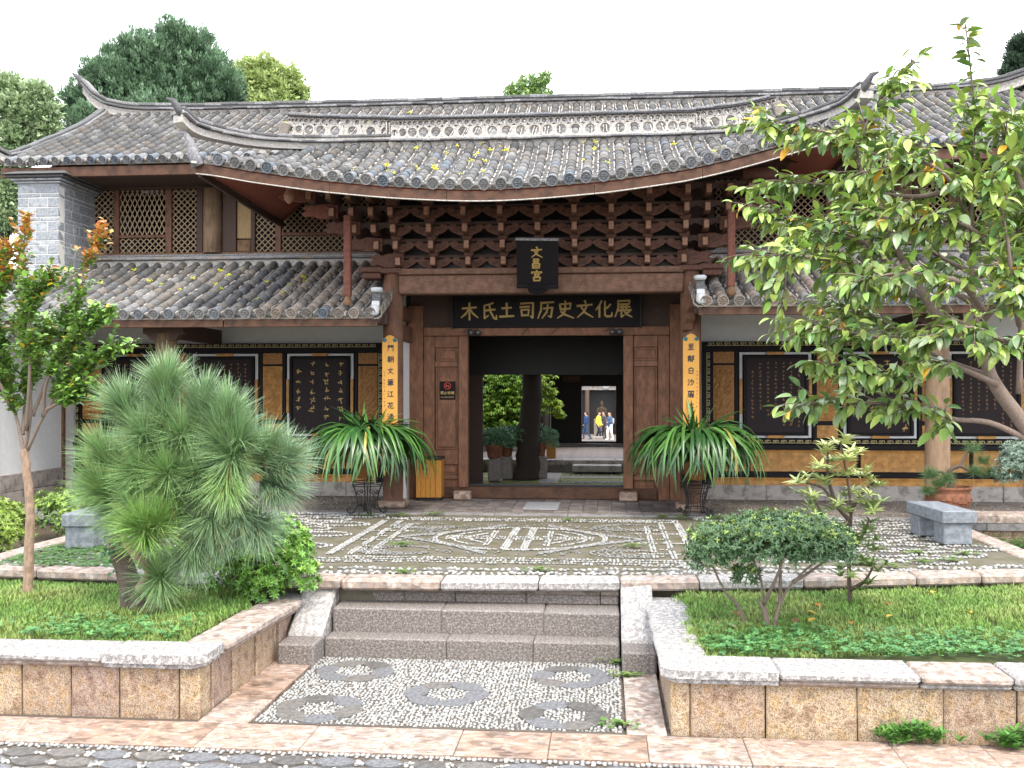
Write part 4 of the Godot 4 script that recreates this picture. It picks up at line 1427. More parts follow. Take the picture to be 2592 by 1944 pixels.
# ------------------------------------------------------------------ writing
const GLYPH := {
	"wen": [[[0.5, 0.02], [0.57, 0.16]], [[0.08, 0.31], [0.92, 0.24]], [[0.64, 0.28], [0.47, 0.62], [0.1, 0.95]], [[0.3, 0.36], [0.55, 0.7], [0.97, 0.95]]],
	"chang": [[[0.3, 0.04], [0.3, 0.42]], [[0.3, 0.05], [0.72, 0.04], [0.7, 0.42]], [[0.31, 0.23], [0.69, 0.22]], [[0.31, 0.41], [0.69, 0.4]], [[0.2, 0.52], [0.21, 0.98]], [[0.2, 0.53], [0.82, 0.51], [0.8, 0.97]], [[0.22, 0.74], [0.79, 0.73]], [[0.22, 0.95], [0.79, 0.94]]],
	"gong": [[[0.48, 0.0], [0.53, 0.1]], [[0.14, 0.14], [0.08, 0.3]], [[0.14, 0.17], [0.9, 0.14], [0.8, 0.28]], [[0.33, 0.32], [0.35, 0.55]], [[0.33, 0.33], [0.68, 0.31], [0.65, 0.54]], [[0.35, 0.53], [0.66, 0.52]], [[0.5, 0.54], [0.45, 0.64]], [[0.24, 0.65], [0.27, 0.98]], [[0.25, 0.66], [0.78, 0.63], [0.74, 0.97]], [[0.28, 0.95], [0.75, 0.93]]],
	"mu": [[[0.1, 0.33], [0.9, 0.27]], [[0.5, 0.02], [0.5, 0.98]], [[0.48, 0.33], [0.3, 0.62], [0.03, 0.85]], [[0.52, 0.35], [0.7, 0.62], [0.98, 0.85]]],
	"shi": [[[0.76, 0.04], [0.52, 0.14], [0.26, 0.18]], [[0.27, 0.18], [0.27, 0.9], [0.5, 0.74]], [[0.27, 0.47], [0.88, 0.41]], [[0.55, 0.15], [0.62, 0.55], [0.8, 0.88], [0.94, 0.96], [0.95, 0.74]]],
	"tu": [[[0.2, 0.4], [0.8, 0.36]], [[0.5, 0.08], [0.5, 0.9]], [[0.06, 0.92], [0.95, 0.88]]],
	"si": [[[0.15, 0.12], [0.86, 0.08], [0.83, 0.92], [0.7, 0.82]], [[0.12, 0.32], [0.66, 0.29]], [[0.2, 0.48], [0.23, 0.82]], [[0.2, 0.48], [0.62, 0.45], [0.58, 0.8]], [[0.23, 0.78], [0.6, 0.76]]],
	"li": [[[0.2, 0.1], [0.94, 0.06]], [[0.24, 0.1], [0.22, 0.5], [0.04, 0.97]], [[0.36, 0.42], [0.86, 0.36], [0.78, 0.9], [0.62, 0.82]], [[0.6, 0.2], [0.55, 0.6], [0.28, 0.96]]],
	"shih": [[[0.2, 0.2], [0.24, 0.5]], [[0.2, 0.2], [0.8, 0.15], [0.76, 0.46]], [[0.24, 0.48], [0.78, 0.44]], [[0.5, 0.02], [0.5, 0.5], [0.38, 0.76], [0.06, 0.97]], [[0.25, 0.6], [0.5, 0.78], [0.97, 0.97]]],
	"hua": [[[0.36, 0.05], [0.24, 0.32], [0.05, 0.55]], [[0.24, 0.34], [0.24, 0.96]], [[0.86, 0.24], [0.7, 0.42], [0.5, 0.53]], [[0.55, 0.08], [0.55, 0.84], [0.66, 0.92], [0.92, 0.9], [0.94, 0.7]]],
	"zhan": [[[0.2, 0.08], [0.83, 0.06], [0.81, 0.26]], [[0.2, 0.27], [0.8, 0.25]], [[0.2, 0.08], [0.2, 0.5], [0.03, 0.96]], [[0.3, 0.42], [0.86, 0.4]], [[0.45, 0.32], [0.45, 0.58]], [[0.66, 0.31], [0.66, 0.57]], [[0.22, 0.6], [0.94, 0.57]], [[0.38, 0.6], [0.38, 0.96], [0.54, 0.85]], [[0.85, 0.64], [0.66, 0.75]], [[0.5, 0.6], [0.65, 0.8], [0.97, 0.97]]],
	"men": [[[0.12, 0.08], [0.1, 0.96]], [[0.12, 0.1], [0.42, 0.08], [0.42, 0.4]], [[0.13, 0.24], [0.4, 0.23]], [[0.13, 0.39], [0.4, 0.38]], [[0.58, 0.08], [0.58, 0.4]], [[0.58, 0.1], [0.9, 0.07], [0.9, 0.96], [0.78, 0.9]], [[0.6, 0.24], [0.88, 0.22]], [[0.6, 0.39], [0.88, 0.37]]],
	"chao": [[[0.05, 0.12], [0.5, 0.1]], [[0.27, 0.02], [0.27, 0.22]], [[0.12, 0.26], [0.13, 0.58]], [[0.12, 0.26], [0.44, 0.25], [0.43, 0.57]], [[0.13, 0.42], [0.43, 0.41]], [[0.13, 0.57], [0.43, 0.56]], [[0.02, 0.74], [0.52, 0.71]], [[0.28, 0.58], [0.28, 0.98]], [[0.62, 0.08], [0.62, 0.6], [0.52, 0.95]], [[0.62, 0.08], [0.94, 0.06], [0.93, 0.94], [0.84, 0.88]], [[0.63, 0.32], [0.92, 0.31]], [[0.63, 0.54], [0.92, 0.53]]],
	"bi": [[[0.25, 0.0], [0.08, 0.2]], [[0.2, 0.1], [0.45, 0.08]], [[0.65, 0.0], [0.52, 0.18]], [[0.6, 0.1], [0.92, 0.07]], [[0.2, 0.3], [0.8, 0.28], [0.8, 0.55]], [[0.06, 0.43], [0.95, 0.4]], [[0.2, 0.56], [0.8, 0.54]], [[0.15, 0.7], [0.86, 0.67]], [[0.04, 0.84], [0.97, 0.81]], [[0.5, 0.2], [0.5, 1.0]]],
	"jiang": [[[0.1, 0.1], [0.24, 0.22]], [[0.03, 0.4], [0.18, 0.5]], [[0.06, 0.94], [0.28, 0.6]], [[0.42, 0.2], [0.9, 0.16]], [[0.65, 0.2], [0.65, 0.86]], [[0.34, 0.88], [0.97, 0.84]]],
	"hwa": [[[0.06, 0.18], [0.94, 0.15]], [[0.33, 0.04], [0.35, 0.28]], [[0.66, 0.03], [0.63, 0.28]], [[0.38, 0.34], [0.25, 0.56], [0.04, 0.75]], [[0.26, 0.58], [0.26, 0.98]], [[0.84, 0.45], [0.55, 0.68]], [[0.53, 0.35], [0.53, 0.86], [0.64, 0.95], [0.92, 0.93], [0.94, 0.76]]],
	"yong": [[[0.08, 0.08], [0.2, 0.2]], [[0.02, 0.38], [0.16, 0.48]], [[0.04, 0.94], [0.24, 0.6]], [[0.42, 0.06], [0.85, 0.04], [0.66, 0.2]], [[0.5, 0.14], [0.72, 0.26]], [[0.38, 0.32], [0.36, 0.98]], [[0.38, 0.33], [0.92, 0.3], [0.92, 0.96], [0.82, 0.9]], [[0.4, 0.54], [0.9, 0.52]], [[0.4, 0.74], [0.9, 0.72]], [[0.64, 0.32], [0.64, 0.96]]],
	"lih": [[[0.22, 0.06], [0.24, 0.5]], [[0.22, 0.07], [0.8, 0.04], [0.78, 0.48]], [[0.24, 0.28], [0.78, 0.26]], [[0.24, 0.49], [0.78, 0.47]], [[0.5, 0.06], [0.5, 0.92]], [[0.2, 0.7], [0.82, 0.67]], [[0.04, 0.94], [0.97, 0.9]]],
	"lin": [[[0.12, 0.06], [0.2, 0.16]], [[0.48, 0.04], [0.4, 0.16]], [[0.04, 0.26], [0.58, 0.23]], [[0.3, 0.06], [0.3, 0.5]], [[0.28, 0.28], [0.06, 0.48]], [[0.33, 0.28], [0.54, 0.44]], [[0.2, 0.5], [0.04, 0.8]], [[0.1, 0.62], [0.3, 0.6], [0.08, 0.97]], [[0.36, 0.62], [0.58, 0.6]], [[0.34, 0.8], [0.6, 0.77]], [[0.48, 0.52], [0.48, 0.98]], [[0.72, 0.08], [0.72, 0.98]], [[0.72, 0.09], [0.94, 0.07], [0.82, 0.36], [0.95, 0.6], [0.82, 0.66]]],
	"bai": [[[0.52, 0.0], [0.42, 0.18]], [[0.2, 0.2], [0.22, 0.96]], [[0.2, 0.21], [0.82, 0.18], [0.8, 0.95]], [[0.22, 0.56], [0.79, 0.54]], [[0.22, 0.92], [0.79, 0.9]]],
	"sha": [[[0.1, 0.1], [0.24, 0.22]], [[0.03, 0.4], [0.18, 0.5]], [[0.06, 0.94], [0.28, 0.6]], [[0.62, 0.04], [0.62, 0.58], [0.54, 0.52]], [[0.46, 0.2], [0.34, 0.44]], [[0.76, 0.2], [0.94, 0.42]], [[0.9, 0.5], [0.7, 0.8], [0.36, 0.98]]],
	"lie": [[[0.05, 0.07], [0.95, 0.04]], [[0.14, 0.16], [0.14, 0.36]], [[0.14, 0.17], [0.42, 0.16], [0.42, 0.35]], [[0.58, 0.16], [0.58, 0.36]], [[0.58, 0.17], [0.88, 0.15], [0.88, 0.35]], [[0.5, 0.38], [0.54, 0.45]], [[0.14, 0.48], [0.92, 0.46]], [[0.14, 0.48], [0.12, 0.75], [0.03, 0.98]], [[0.28, 0.58], [0.86, 0.56], [0.86, 0.7]], [[0.28, 0.7], [0.86, 0.69]], [[0.48, 0.48], [0.48, 0.7]], [[0.66, 0.48], [0.66, 0.7]], [[0.3, 0.74], [0.3, 0.97], [0.48, 0.9]], [[0.3, 0.85], [0.5, 0.82]], [[0.62, 0.72], [0.62, 0.95], [0.95, 0.94]], [[0.9, 0.76], [0.64, 0.86]]],
	"shui": [[[0.5, 0.03], [0.5, 0.96], [0.38, 0.86]], [[0.1, 0.32], [0.4, 0.29], [0.06, 0.8]], [[0.88, 0.2], [0.58, 0.44]], [[0.54, 0.4], [0.72, 0.66], [0.97, 0.84]]],
	"hui": [[[0.14, 0.1], [0.16, 0.95]], [[0.14, 0.11], [0.88, 0.08], [0.86, 0.95]], [[0.16, 0.92], [0.86, 0.9]], [[0.36, 0.36], [0.37, 0.68]], [[0.36, 0.37], [0.66, 0.35], [0.64, 0.67]], [[0.37, 0.66], [0.65, 0.65]]],
	"jin": [[[0.04, 0.14], [0.46, 0.12]], [[0.25, 0.0], [0.25, 0.42]], [[0.24, 0.16], [0.05, 0.38]], [[0.27, 0.18], [0.46, 0.34]], [[0.54, 0.13], [0.96, 0.1]], [[0.75, 0.0], [0.75, 0.42]], [[0.74, 0.15], [0.56, 0.36]], [[0.77, 0.16], [0.97, 0.36]], [[0.22, 0.52], [0.78, 0.5]], [[0.06, 0.66], [0.95, 0.63]], [[0.5, 0.66], [0.5, 0.98], [0.4, 0.92]], [[0.3, 0.76], [0.14, 0.92]], [[0.68, 0.75], [0.88, 0.9]]],
	"zhi": [[[0.5, 0.05], [0.5, 0.9]], [[0.5, 0.42], [0.85, 0.4]], [[0.22, 0.4], [0.22, 0.9]], [[0.04, 0.92], [0.96, 0.89]]],
	"xi": [[[0.08, 0.2], [0.09, 0.66]], [[0.08, 0.2], [0.32, 0.19], [0.31, 0.65]], [[0.09, 0.64], [0.31, 0.63]], [[0.44, 0.14], [0.84, 0.1], [0.72, 0.42], [0.92, 0.42], [0.72, 0.74], [0.38, 0.97]], [[0.56, 0.14], [0.52, 0.6], [0.34, 0.95]], [[0.56, 0.4], [0.74, 0.74], [0.98, 0.96]]],
	"yan": [[[0.1, 0.3], [0.14, 0.46]], [[0.38, 0.24], [0.3, 0.42]], [[0.24, 0.06], [0.24, 0.5], [0.04, 0.95]], [[0.25, 0.55], [0.4, 0.85]], [[0.48, 0.12], [0.5, 0.94]], [[0.48, 0.13], [0.94, 0.1], [0.92, 0.93]], [[0.5, 0.9], [0.92, 0.88]], [[0.58, 0.38], [0.84, 0.36]], [[0.7, 0.2], [0.7, 0.46], [0.58, 0.76]], [[0.72, 0.48], [0.86, 0.74]]],
}


func glyph(mb: MB, key: String, at: Vector3, size: float, weight: float, b := Basis.IDENTITY) -> void:   # at: upper left corner
	var lift := 0.0
	for stroke in GLYPH[key]:
		lift += 0.0004
		var n: int = stroke.size()
		for i in n - 1:
			var p := Vector2(stroke[i][0], -stroke[i][1]) * size
			var q := Vector2(stroke[i + 1][0], -stroke[i + 1][1]) * size
			var d := (q - p).normalized()
			var w0 := weight * (0.5 if i == 0 and n > 2 else 0.62)
			var w1 := weight * (0.3 if i == n - 2 and n > 2 else 0.5)
			p -= d * weight * 0.25
			q += d * weight * 0.2
			var s := Vector2(-d.y, d.x)
			var z := lift + i * 0.0002
			mb.quad(at + b * V(p.x - s.x * w0, p.y - s.y * w0, z), at + b * V(q.x - s.x * w1, q.y - s.y * w1, z), at + b * V(q.x + s.x * w1, q.y + s.y * w1, z), at + b * V(p.x + s.x * w0, p.y + s.y * w0, z))


func signs() -> void:
	# the name plaque, tilted forward over the beam
	var d := thing("name_plaque", "upright black plaque with three gold characters hung on the gate beam", "plaque", "", V(0, 3.88, 0.62))
	d.rotation = V(0.62, 0, -0.03)
	var mb := MB.new(false)
	mb.span(V(-0.325, -0.4, -0.025), V(0.325, 0.4, 0.02), 0.008)
	part(d, "board", mb.done(), M.lacquer)
	mb = MB.new(false)
	for k in 3:
		glyph(mb, ["wen", "chang", "gong"][k], V(-0.105, 0.295 - k * 0.205, 0.023), 0.19 if k != 1 else 0.17, 0.024)
	part(d, "gold_lettering", mb.done(), M.gold)
	mb = MB.new(false)
	mb.span(V(-0.33, 0.4, -0.03), V(0.33, 0.425, 0.03), 0.006)
	part(d, "top_edge", mb.done(), M.ridge_slab)
	mb = MB.new(false)
	for s in [-1, 1]:
		mb.span(V(s * 0.15, -0.43, -0.01), V(s * 0.33, -0.37, 0.05), 0.008)
	part(d, "bracket_strip", mb.done(), M.lacquer)
	var pad := PackedVector2Array()
	for k in 28:
		var a := TAU * k / 28
		pad.append(Vector2(cos(a) * (0.17 + 0.02 * cos(3 * a)), sin(a) * 0.085 + 0.02 * cos(2 * a)))
	mb = MB.new(false)
	mb.prism(pad, 0.03, Transform3D(Basis.IDENTITY, V(0, -0.43, 0.03)))
	for s in [-1, 1]:
		for k in 12:
			var a := TAU * k / 12
			mb.box(V(s * 0.06 + cos(a) * 0.05, -0.44 + sin(a) * 0.035, 0.062), V(0.03, 0.01, 0.012), 0.0, Basis(Vector3.BACK, a + PI / 2))
	part(d, "cloud_support", mb.done(), M.lacquer)
	# the long signboard over the door
	d = thing("door_signboard", "long dark signboard with nine gold characters above the open doorway", "signboard", "", V(0, 3.28, -1.36))
	d.rotation = V(0.06, 0, 0)
	mb = MB.new(false)
	mb.span(V(-1.62, -0.28, -0.03), V(1.64, 0.27, 0.0), 0.008)
	part(d, "board", mb.done(), M.lacquer)
	mb = MB.new(false)
	var keys := ["mu", "shi", "tu", "si", "li", "shih", "wen", "hua", "zhan"]
	for k in 9:
		glyph(mb, keys[k], V(-1.48 + k * 0.336, 0.165 + k * 0.004, 0.003), 0.31 if k != 2 else 0.28, 0.031)
	part(d, "gold_lettering", mb.done(), M.gold)
	for q in [[-1.645, -1.622, -0.3, 0.29], [1.642, 1.665, -0.3, 0.29], [-1.62, 1.64, 0.272, 0.29]]:
		mb = MB.new(false)
		mb.span(V(q[0], q[2], -0.03), V(q[1], q[3], 0.015))
		part(d, "frame", mb.done(), M.wood_black)
	# couplet boards on the two columns
	for s in [-1, 1]:
		d = thing("couplet_board", "yellow couplet board on the left gate column" if s < 0 else "yellow couplet board on the right gate column", "couplet board", "couplet boards on the gate columns", V(s * 2.4 - 0.01, 0, 0.185))
		mb = MB.new(false)
		mb.prism(PackedVector2Array([Vector2(-0.125, 0.95), Vector2(0.125, 0.95), Vector2(0.125, 2.7), Vector2(0.115, 2.74), Vector2(0.085, 2.75), Vector2(0.05, 2.78), Vector2(0, 2.8), Vector2(-0.05, 2.78), Vector2(-0.085, 2.75), Vector2(-0.115, 2.74), Vector2(-0.125, 2.7)]), 0.025)
		part(d, "board", mb.done(), M.couplet)
		for q in [-1, 1]:
			mb = MB.new(true)
			mb.lathe(Vector3.ZERO, [Vector2(0, 0), Vector2(0.034, 0), Vector2(0.03, 0.012), Vector2(0, 0.016)], 12)
			part(d, "corner_scroll", mb.done(), M.teal, Transform3D(Basis(Vector3.RIGHT, PI / 2), V(q * 0.085, 2.715, 0.024)))
		mb = MB.new(false)
		var line: Array = ["men", "chao", "wen", "bi", "jiang", "hwa", "yong"] if s < 0 else ["lih", "lin", "bai", "sha", "lie", "shui", "hui"]
		for k in 7:
			glyph(mb, line[k], V(-0.04 if s < 0 else -0.055, 2.64 - k * 0.185, 0.027), 0.105, 0.0125)
		part(d, "ink_lettering", mb.done(), M.ink)
		mb = MB.new(false)
		for k in 10:
			scrawl(mb, V(-0.09 if s < 0 else 0.09, 2.2 - k * 0.06, 0.026), 0.035)
		part(d, "small_signature", mb.done(), M.carved_dark)
	# no smoking plate
	d = thing("no_smoking_sign", "small dark no smoking plate on the left door panel", "sign", "", V(-1.73, 1.9, -1.465))
	mb = MB.new(false)
	mb.span(V(-0.14, -0.16, -0.006), V(0.14, 0.165, 0.006), 0.003)
	part(d, "plate", mb.done(), M.lacquer)
	mb = MB.new(false)
	for k in 24:
		var a := TAU * k / 24
		var b := TAU * (k + 1) / 24
		for q in [[0.064, 0.05]]:
			mb.quad(V(cos(a) * q[0], 0.085 + sin(a) * q[0], 0.008), V(cos(b) * q[0], 0.085 + sin(b) * q[0], 0.008), V(cos(b) * q[1], 0.085 + sin(b) * q[1], 0.008), V(cos(a) * q[1], 0.085 + sin(a) * q[1], 0.008))
	mb.box(V(0, 0.085, 0.0085), V(0.11, 0.013, 0.002), 0.0, Basis(Vector3.BACK, -0.75))
	part(d, "red_ring", mb.done(), M.ink_red)
	mb = MB.new(false)
	mb.box(V(-0.005, 0.08, 0.0075), V(0.07, 0.012, 0.002), 0.0, Basis(Vector3.BACK, 0.15))
	for k in 4:
		glyph(mb, ["jin", "zhi", "xi", "yan"][k], V(-0.122 + k * 0.062, -0.01, 0.008), 0.055, 0.0085)
	part(d, "gold_lettering", mb.done(), M.gold)
	var tm := TextMesh.new()
	tm.text = "NO SMOKING"
	tm.font_size = 32
	tm.pixel_size = 0.0011
	tm.depth = 0.002
	var f := SystemFont.new()
	f.font_names = PackedStringArray(["Droid Serif"])
	f.font_weight = 700
	tm.font = f
	part(d, "small_lettering", tm, M.gold, Transform3D(Basis.IDENTITY, V(0, -0.115, 0.008)))
	# twin spotlights on the rail over the door
	for s in [-1, 1]:
		d = thing("twin_spotlight", "black twin spotlight on the rail, left end of the doorway" if s < 0 else "black twin spotlight on the rail, right end of the doorway", "spotlight", "spotlights above the doorway", V(s * 1.235, 2.93, -1.42))
		mb = MB.new(false)
		mb.box(V(0, 0.0, 0.01), V(0.16, 0.05, 0.03), 0.006)
		mb.box(V(-0.15, 0.03, 0.03), V(0.16, 0.012, 0.01), 0.0, Basis(Vector3.BACK, 0.5))
		part(d, "mount", mb.done(), M.iron)
		for q in [-1, 1]:
			mb = MB.new(true)
			mb.lathe(Vector3.ZERO, [Vector2(0, 0), Vector2(0.04, 0.005), Vector2(0.055, 0.06), Vector2(0.062, 0.09), Vector2(0.03, 0.085)], 14)
			var h := part(d, "lamp_head", mb.done(), M.iron, Transform3D(Basis(Vector3.RIGHT, 1.75), V(q * 0.062, 0.0, 0.03)))
			mb = MB.new(true)
			mb.lathe(V(0, 0.08, 0), [Vector2(0.03, 0.008), Vector2(0.018, 0.016), Vector2(0, 0.02)], 14)
			part(h, "lens", mb.done(), M.glass_lamp)
	for x in [-0.32, 0.18]:
		mb = MB.new(true)
		mb.tube([V(x, 3.05, -1.4), V(x + 0.02, 2.97, -1.37), V(x - 0.05, 2.92, -1.37), V(x - 0.09, 2.88, -1.38)], [0.006, 0.006, 0.006, 0.006], 5)
		solo("loose_cable", "short black cable end on the door rail, %s of centre" % ("left" if x < 0 else "right"), "cable", mb.done(), M.iron, "cable ends on the door rail")


func furniture() -> void:
	# litter bin
	var d := thing("litter_bin", "varnished wooden litter bin with black lid beside the left door panel", "bin", "", V(-1.99, 0, -1.17))
	d.scale = V(0.74, 0.96, 0.9)
	var mb := MB.new(false)
	for i in 4:
		mb = MB.new(false)
		mb.span(V(-0.29 + i * 0.112, 0.06, -0.2), V(-0.29 + (i + 1) * 0.112 - 0.004, 0.74, 0.2), 0.005)
		part(d, "front_plank", mb.done(), M.bin_wood)
	mb = MB.new(false)
	mb.span(V(0.16, 0.06, -0.2), V(0.3, 0.74, 0.17), 0.005)
	part(d, "side_plank", mb.done(), M.bin_wood)
	mb = MB.new(false)
	mb.span(V(-0.3, 0.745, -0.21), V(0.31, 0.79, 0.21), 0.006)
	part(d, "lid", mb.done(), M.iron)
	mb = MB.new(false)
	mb.span(V(-0.25, 0.0, -0.17), V(0.27, 0.058, 0.16))
	part(d, "base", mb.done(), M.iron)
	mb = MB.new(false)
	mb.span(V(-0.12, 0.42, 0.201), V(0.06, 0.63, 0.212), 0.003)
	var badge := part(d, "badge", mb.done(), M.carved)
	mb = MB.new(false)
	for q in [[0.0, 0.04, 0.012, 0.07, 0.0], [-0.01, 0.0, 0.05, 0.012, 0.3], [0.01, -0.03, 0.012, 0.06, 0.35], [-0.02, -0.03, 0.012, 0.05, -0.4], [0.0, 0.085, 0.022, 0.02, 0.0]]:
		mb.box(V(-0.03 + q[0], 0.515 + q[1], 0.213), V(q[2], q[3], 0.003), 0.0, Basis(Vector3.BACK, q[4]))
	part(badge, "pictogram", mb.done(), M.ink)
	# stone benches on the terrace
	for s in [-1, 1]:
		d = thing("stone_bench", "grey stone bench beside the pine, left side of the terrace" if s < 0 else "grey stone bench at the right edge of the terrace, by the potted pine", "bench", "stone benches on the terrace", V(-5.4, -0.037, 3.9) if s < 0 else V(5.42, -0.037, 2.6))
		d.rotation.y = 0.06 if s < 0 else 0.09
		var wide := 0.43
		mb = MB.new(false)
		mb.span(V(-wide * 0.5, 0.27, -0.6), V(wide * 0.5, 0.43, 0.6), 0.012, 0.004, rng)
		part(d, "seat", mb.done(), M.bench_stone)
		for q in [-0.38, 0.41]:
			mb = MB.new(false)
			mb.span(V(-wide * 0.43, 0.0, q - 0.17), V(wide * 0.4, 0.269, q + 0.15), 0.01)
			part(d, "leg", mb.done(), M.bench_stone)
	# orchids on wrought iron stands
	var lm := []
	for i in 7:
		lm.append(strap_leaf([0.85, 0.95, 1.05, 1.2, 1.32, 1.4, 1.4][i], 0.056 + 0.004 * (i % 3), [0.6, 1.3, 2.0, 2.5, 2.75, 2.85, 2.9][i]))
	for s in [-1, 1]:
		var at := V(-2.68, -0.03, 0.62) if s < 0 else V(2.44, -0.03, 0.42)
		iron_stand(at, s)
		var o := thing("orchid", "large arching orchid in front of the left gate column" if s < 0 else "large arching orchid in front of the right gate column", "potted plant", "orchids flanking the gate", at + V(0, 0.56, 0))
		mb = MB.new(true)
		mb.lathe(Vector3.ZERO, [Vector2(0, 0), Vector2(0.15, 0), Vector2(0.2, 0.24), Vector2(0.225, 0.26), Vector2(0.225, 0.3), Vector2(0.19, 0.3), Vector2(0.18, 0.25), Vector2(0, 0.25)], 18)
		part(o, "pot", mb.done(), M.carved_dark)
		for i in 4:
			mk("strap%d" % i, [L(0.05, 0.14, 0.03), L(0.085, 0.2, 0.045), L(0.028, 0.085, 0.024), L(0.36, 0.33, 0.08)][i], 0.32, T.cloud, V(3, 3, 3), {"back": Color(0.25, 0.4, 0.12), "spec": 0.5})
		var more := [[], [], [], [], [], [], []]
		var more_c := [[], [], [], [], [], [], []]
		var shades := [L(0.05, 0.14, 0.03), L(0.085, 0.2, 0.045), L(0.028, 0.085, 0.024), L(0.36, 0.33, 0.08)]
		for i in 600:
			var a := rr(0, TAU)
			var lean := sqrt(rr(0.0, 1.0))
			var r := 0.17 * lean + 0.01
			var k := clampi(int(lean * 5.6 + rr(-0.4, 1.8)), 0, 6)
			var b := Basis(Vector3.UP, a) * Basis(Vector3.RIGHT, lean * rr(0.1, 0.6) + rr(-0.12, 0.12)) * Basis(Vector3.UP, rr(-0.6, 0.6)) * Basis(Vector3.BACK, rr(-0.3, 0.3))
			var sc := rr(0.6, 1.2)
			var xf := Transform3D(b.scaled_local(V(1.0, sc, sc)), V(sin(a) * r, 0.33 + rr(0, 0.08), cos(a) * r))
			var tone := rng.randi() % 3 if rng.randf() < 0.97 else 3
			xf.basis = xf.basis * Basis(Vector3.BACK, rr(-0.12, 0.12))
			if cos(a - 0.1) > -0.35 and i < 400:
				part(o, "leaf", lm[k], M["strap%d" % tone], xf)
			else:
				more[k].append(xf)
				more_c[k].append(shades[tone])
		for k in 7:
			if more[k]:
				multi(o, "rear_leaves", lm[k], M.leaf_gloss, more[k], more_c[k])
	# the big pot with a trained pine by the right gallery column
	d = thing("bonsai_pot", "round terracotta pot at the foot of the right gallery column", "pot", "", V(6.05, -0.0, 0.95))
	mb = MB.new(true)
	mb.lathe(Vector3.ZERO, [Vector2(0, 0), Vector2(0.2, 0), Vector2(0.27, 0.12), Vector2(0.32, 0.3), Vector2(0.31, 0.4), Vector2(0.29, 0.43), Vector2(0.32, 0.46), Vector2(0.33, 0.5), Vector2(0.29, 0.5), Vector2(0.27, 0.44), Vector2(0, 0.42)], 28)
	part(d, "body", mb.done(), M.terracotta)
	mb = MB.new(true)
	for k in 24:
		var a := TAU * k / 24
		mb.box(V(cos(a) * 0.316, 0.3 + 0.02 * sin(a * 4), sin(a) * 0.316), V(0.02, 0.02, 0.07), 0.0, Basis(Vector3.UP, -a))
	part(d, "moulded_band", mb.done(), M.terracotta)


func strap_leaf(l: float, w: float, bend: float) -> ArrayMesh:   # rises along +y and arches over towards +z
	var mb := MB.new(true)
	var n := 9
	var p := V(0, 0, 0)
	var prev := []
	for i in n + 1:
		var t := float(i) / n
		var ang := bend * (1.0 - exp(-3.2 * pow(t, 1.5)))
		var width := w * sqrt(minf(1.0, t * 5.0 + 0.25)) * (1.0 - pow(t, 3.5)) * 0.5 + 0.0015
		var dir := V(0, cos(ang), sin(ang))
		var nrm := V(0, -sin(ang), cos(ang))
		var ring_ := [p + V(-width, 0, 0), p - nrm * width * 0.35, p + V(width, 0, 0)]
		if i > 0:
			for q in 2:
				mb.quad(prev[q], prev[q + 1], ring_[q + 1], ring_[q])
		prev = ring_
		p += dir * l / n
	return mb.done()


func iron_stand(at: Vector3, s: int) -> void:
	var d := thing("plant_stand", "black wrought iron stand with scroll feet under the left orchid" if s < 0 else "black wrought iron stand with scroll feet under the right orchid", "plant stand", "iron stands under the orchids", at)
	var b0 := Basis(Vector3.UP, 0.35 if s < 0 else 0.9)
	for k in 4:
		var b := b0 * Basis(Vector3.UP, k * PI / 2)
		var mb := MB.new(true)
		for off in [-0.02, 0.02]:
			var pts := []
			var rad := []
			for q in [[0.23, 0.62], [0.24, 0.5], [0.18, 0.33], [0.15, 0.2], [0.17, 0.1], [0.21, 0.03], [0.26, 0.008], [0.305, 0.03], [0.315, 0.075], [0.285, 0.1], [0.262, 0.075], [0.275, 0.055]]:
				pts.append(b * V(off, q[1], q[0]))
				rad.append(0.009)
			mb.tube(pts, rad, 6)
		part(d, "leg", mb.done(), M.iron)
	for q in [[0.24, 0.5], [0.235, 0.44], [0.17, 0.12]]:
		var mb := MB.new(true)
		var pts := []
		var rad := []
		for k in 25:
			pts.append(V(cos(TAU * k / 24) * q[0], q[1], sin(TAU * k / 24) * q[0]))
			rad.append(0.007)
		mb.tube(pts, rad, 5, false)
		part(d, "hoop", mb.done(), M.iron)
	for k in 4:   # small heart scrolls
		var b := b0 * Basis(Vector3.UP, k * PI / 2 + PI / 4)
		var mb := MB.new(true)
		for e in [-1, 1]:
			var pts := []
			var rad := []
			for j in 12:
				var a := j * 0.55
				pts.append(b * V(e * (0.05 - cos(a) * (0.04 - j * 0.002)), 0.33 + sin(a) * (0.04 - j * 0.002), 0.15))
				rad.append(0.005)
			mb.tube(pts, rad, 5)
		mb.tube([b * V(0, 0.3, 0.15), b * V(0, 0.12, 0.14)], [0.005, 0.005], 5)
		part(d, "scroll", mb.done(), M.iron)


# ------------------------------------------------------------------ ground, terrace, steps, planters
const TY := -0.037   # terrace paving
const LY := -0.72    # lower path
var pebble_mesh: SphereMesh
var FRONT := [[-6.3, 5.84], [-4.0, 6.0], [-1.65, 6.19], [1.2, 6.03], [3.1, 5.72], [5.95, 5.16]]   # front edge of the terrace, x and z


func flat(poly: Array, y0: float, y1: float) -> ArrayMesh:   # a level slab from an outline of [x, z]
	var p := PackedVector2Array()
	for q in poly:
		p.append(Vector2(q[0], -q[1]))
	var mb := MB.new(false)
	mb.prism(p, y1 - y0, Transform3D(Basis(Vector3.RIGHT, -PI / 2), V(0, y0, 0)))
	return mb.done()


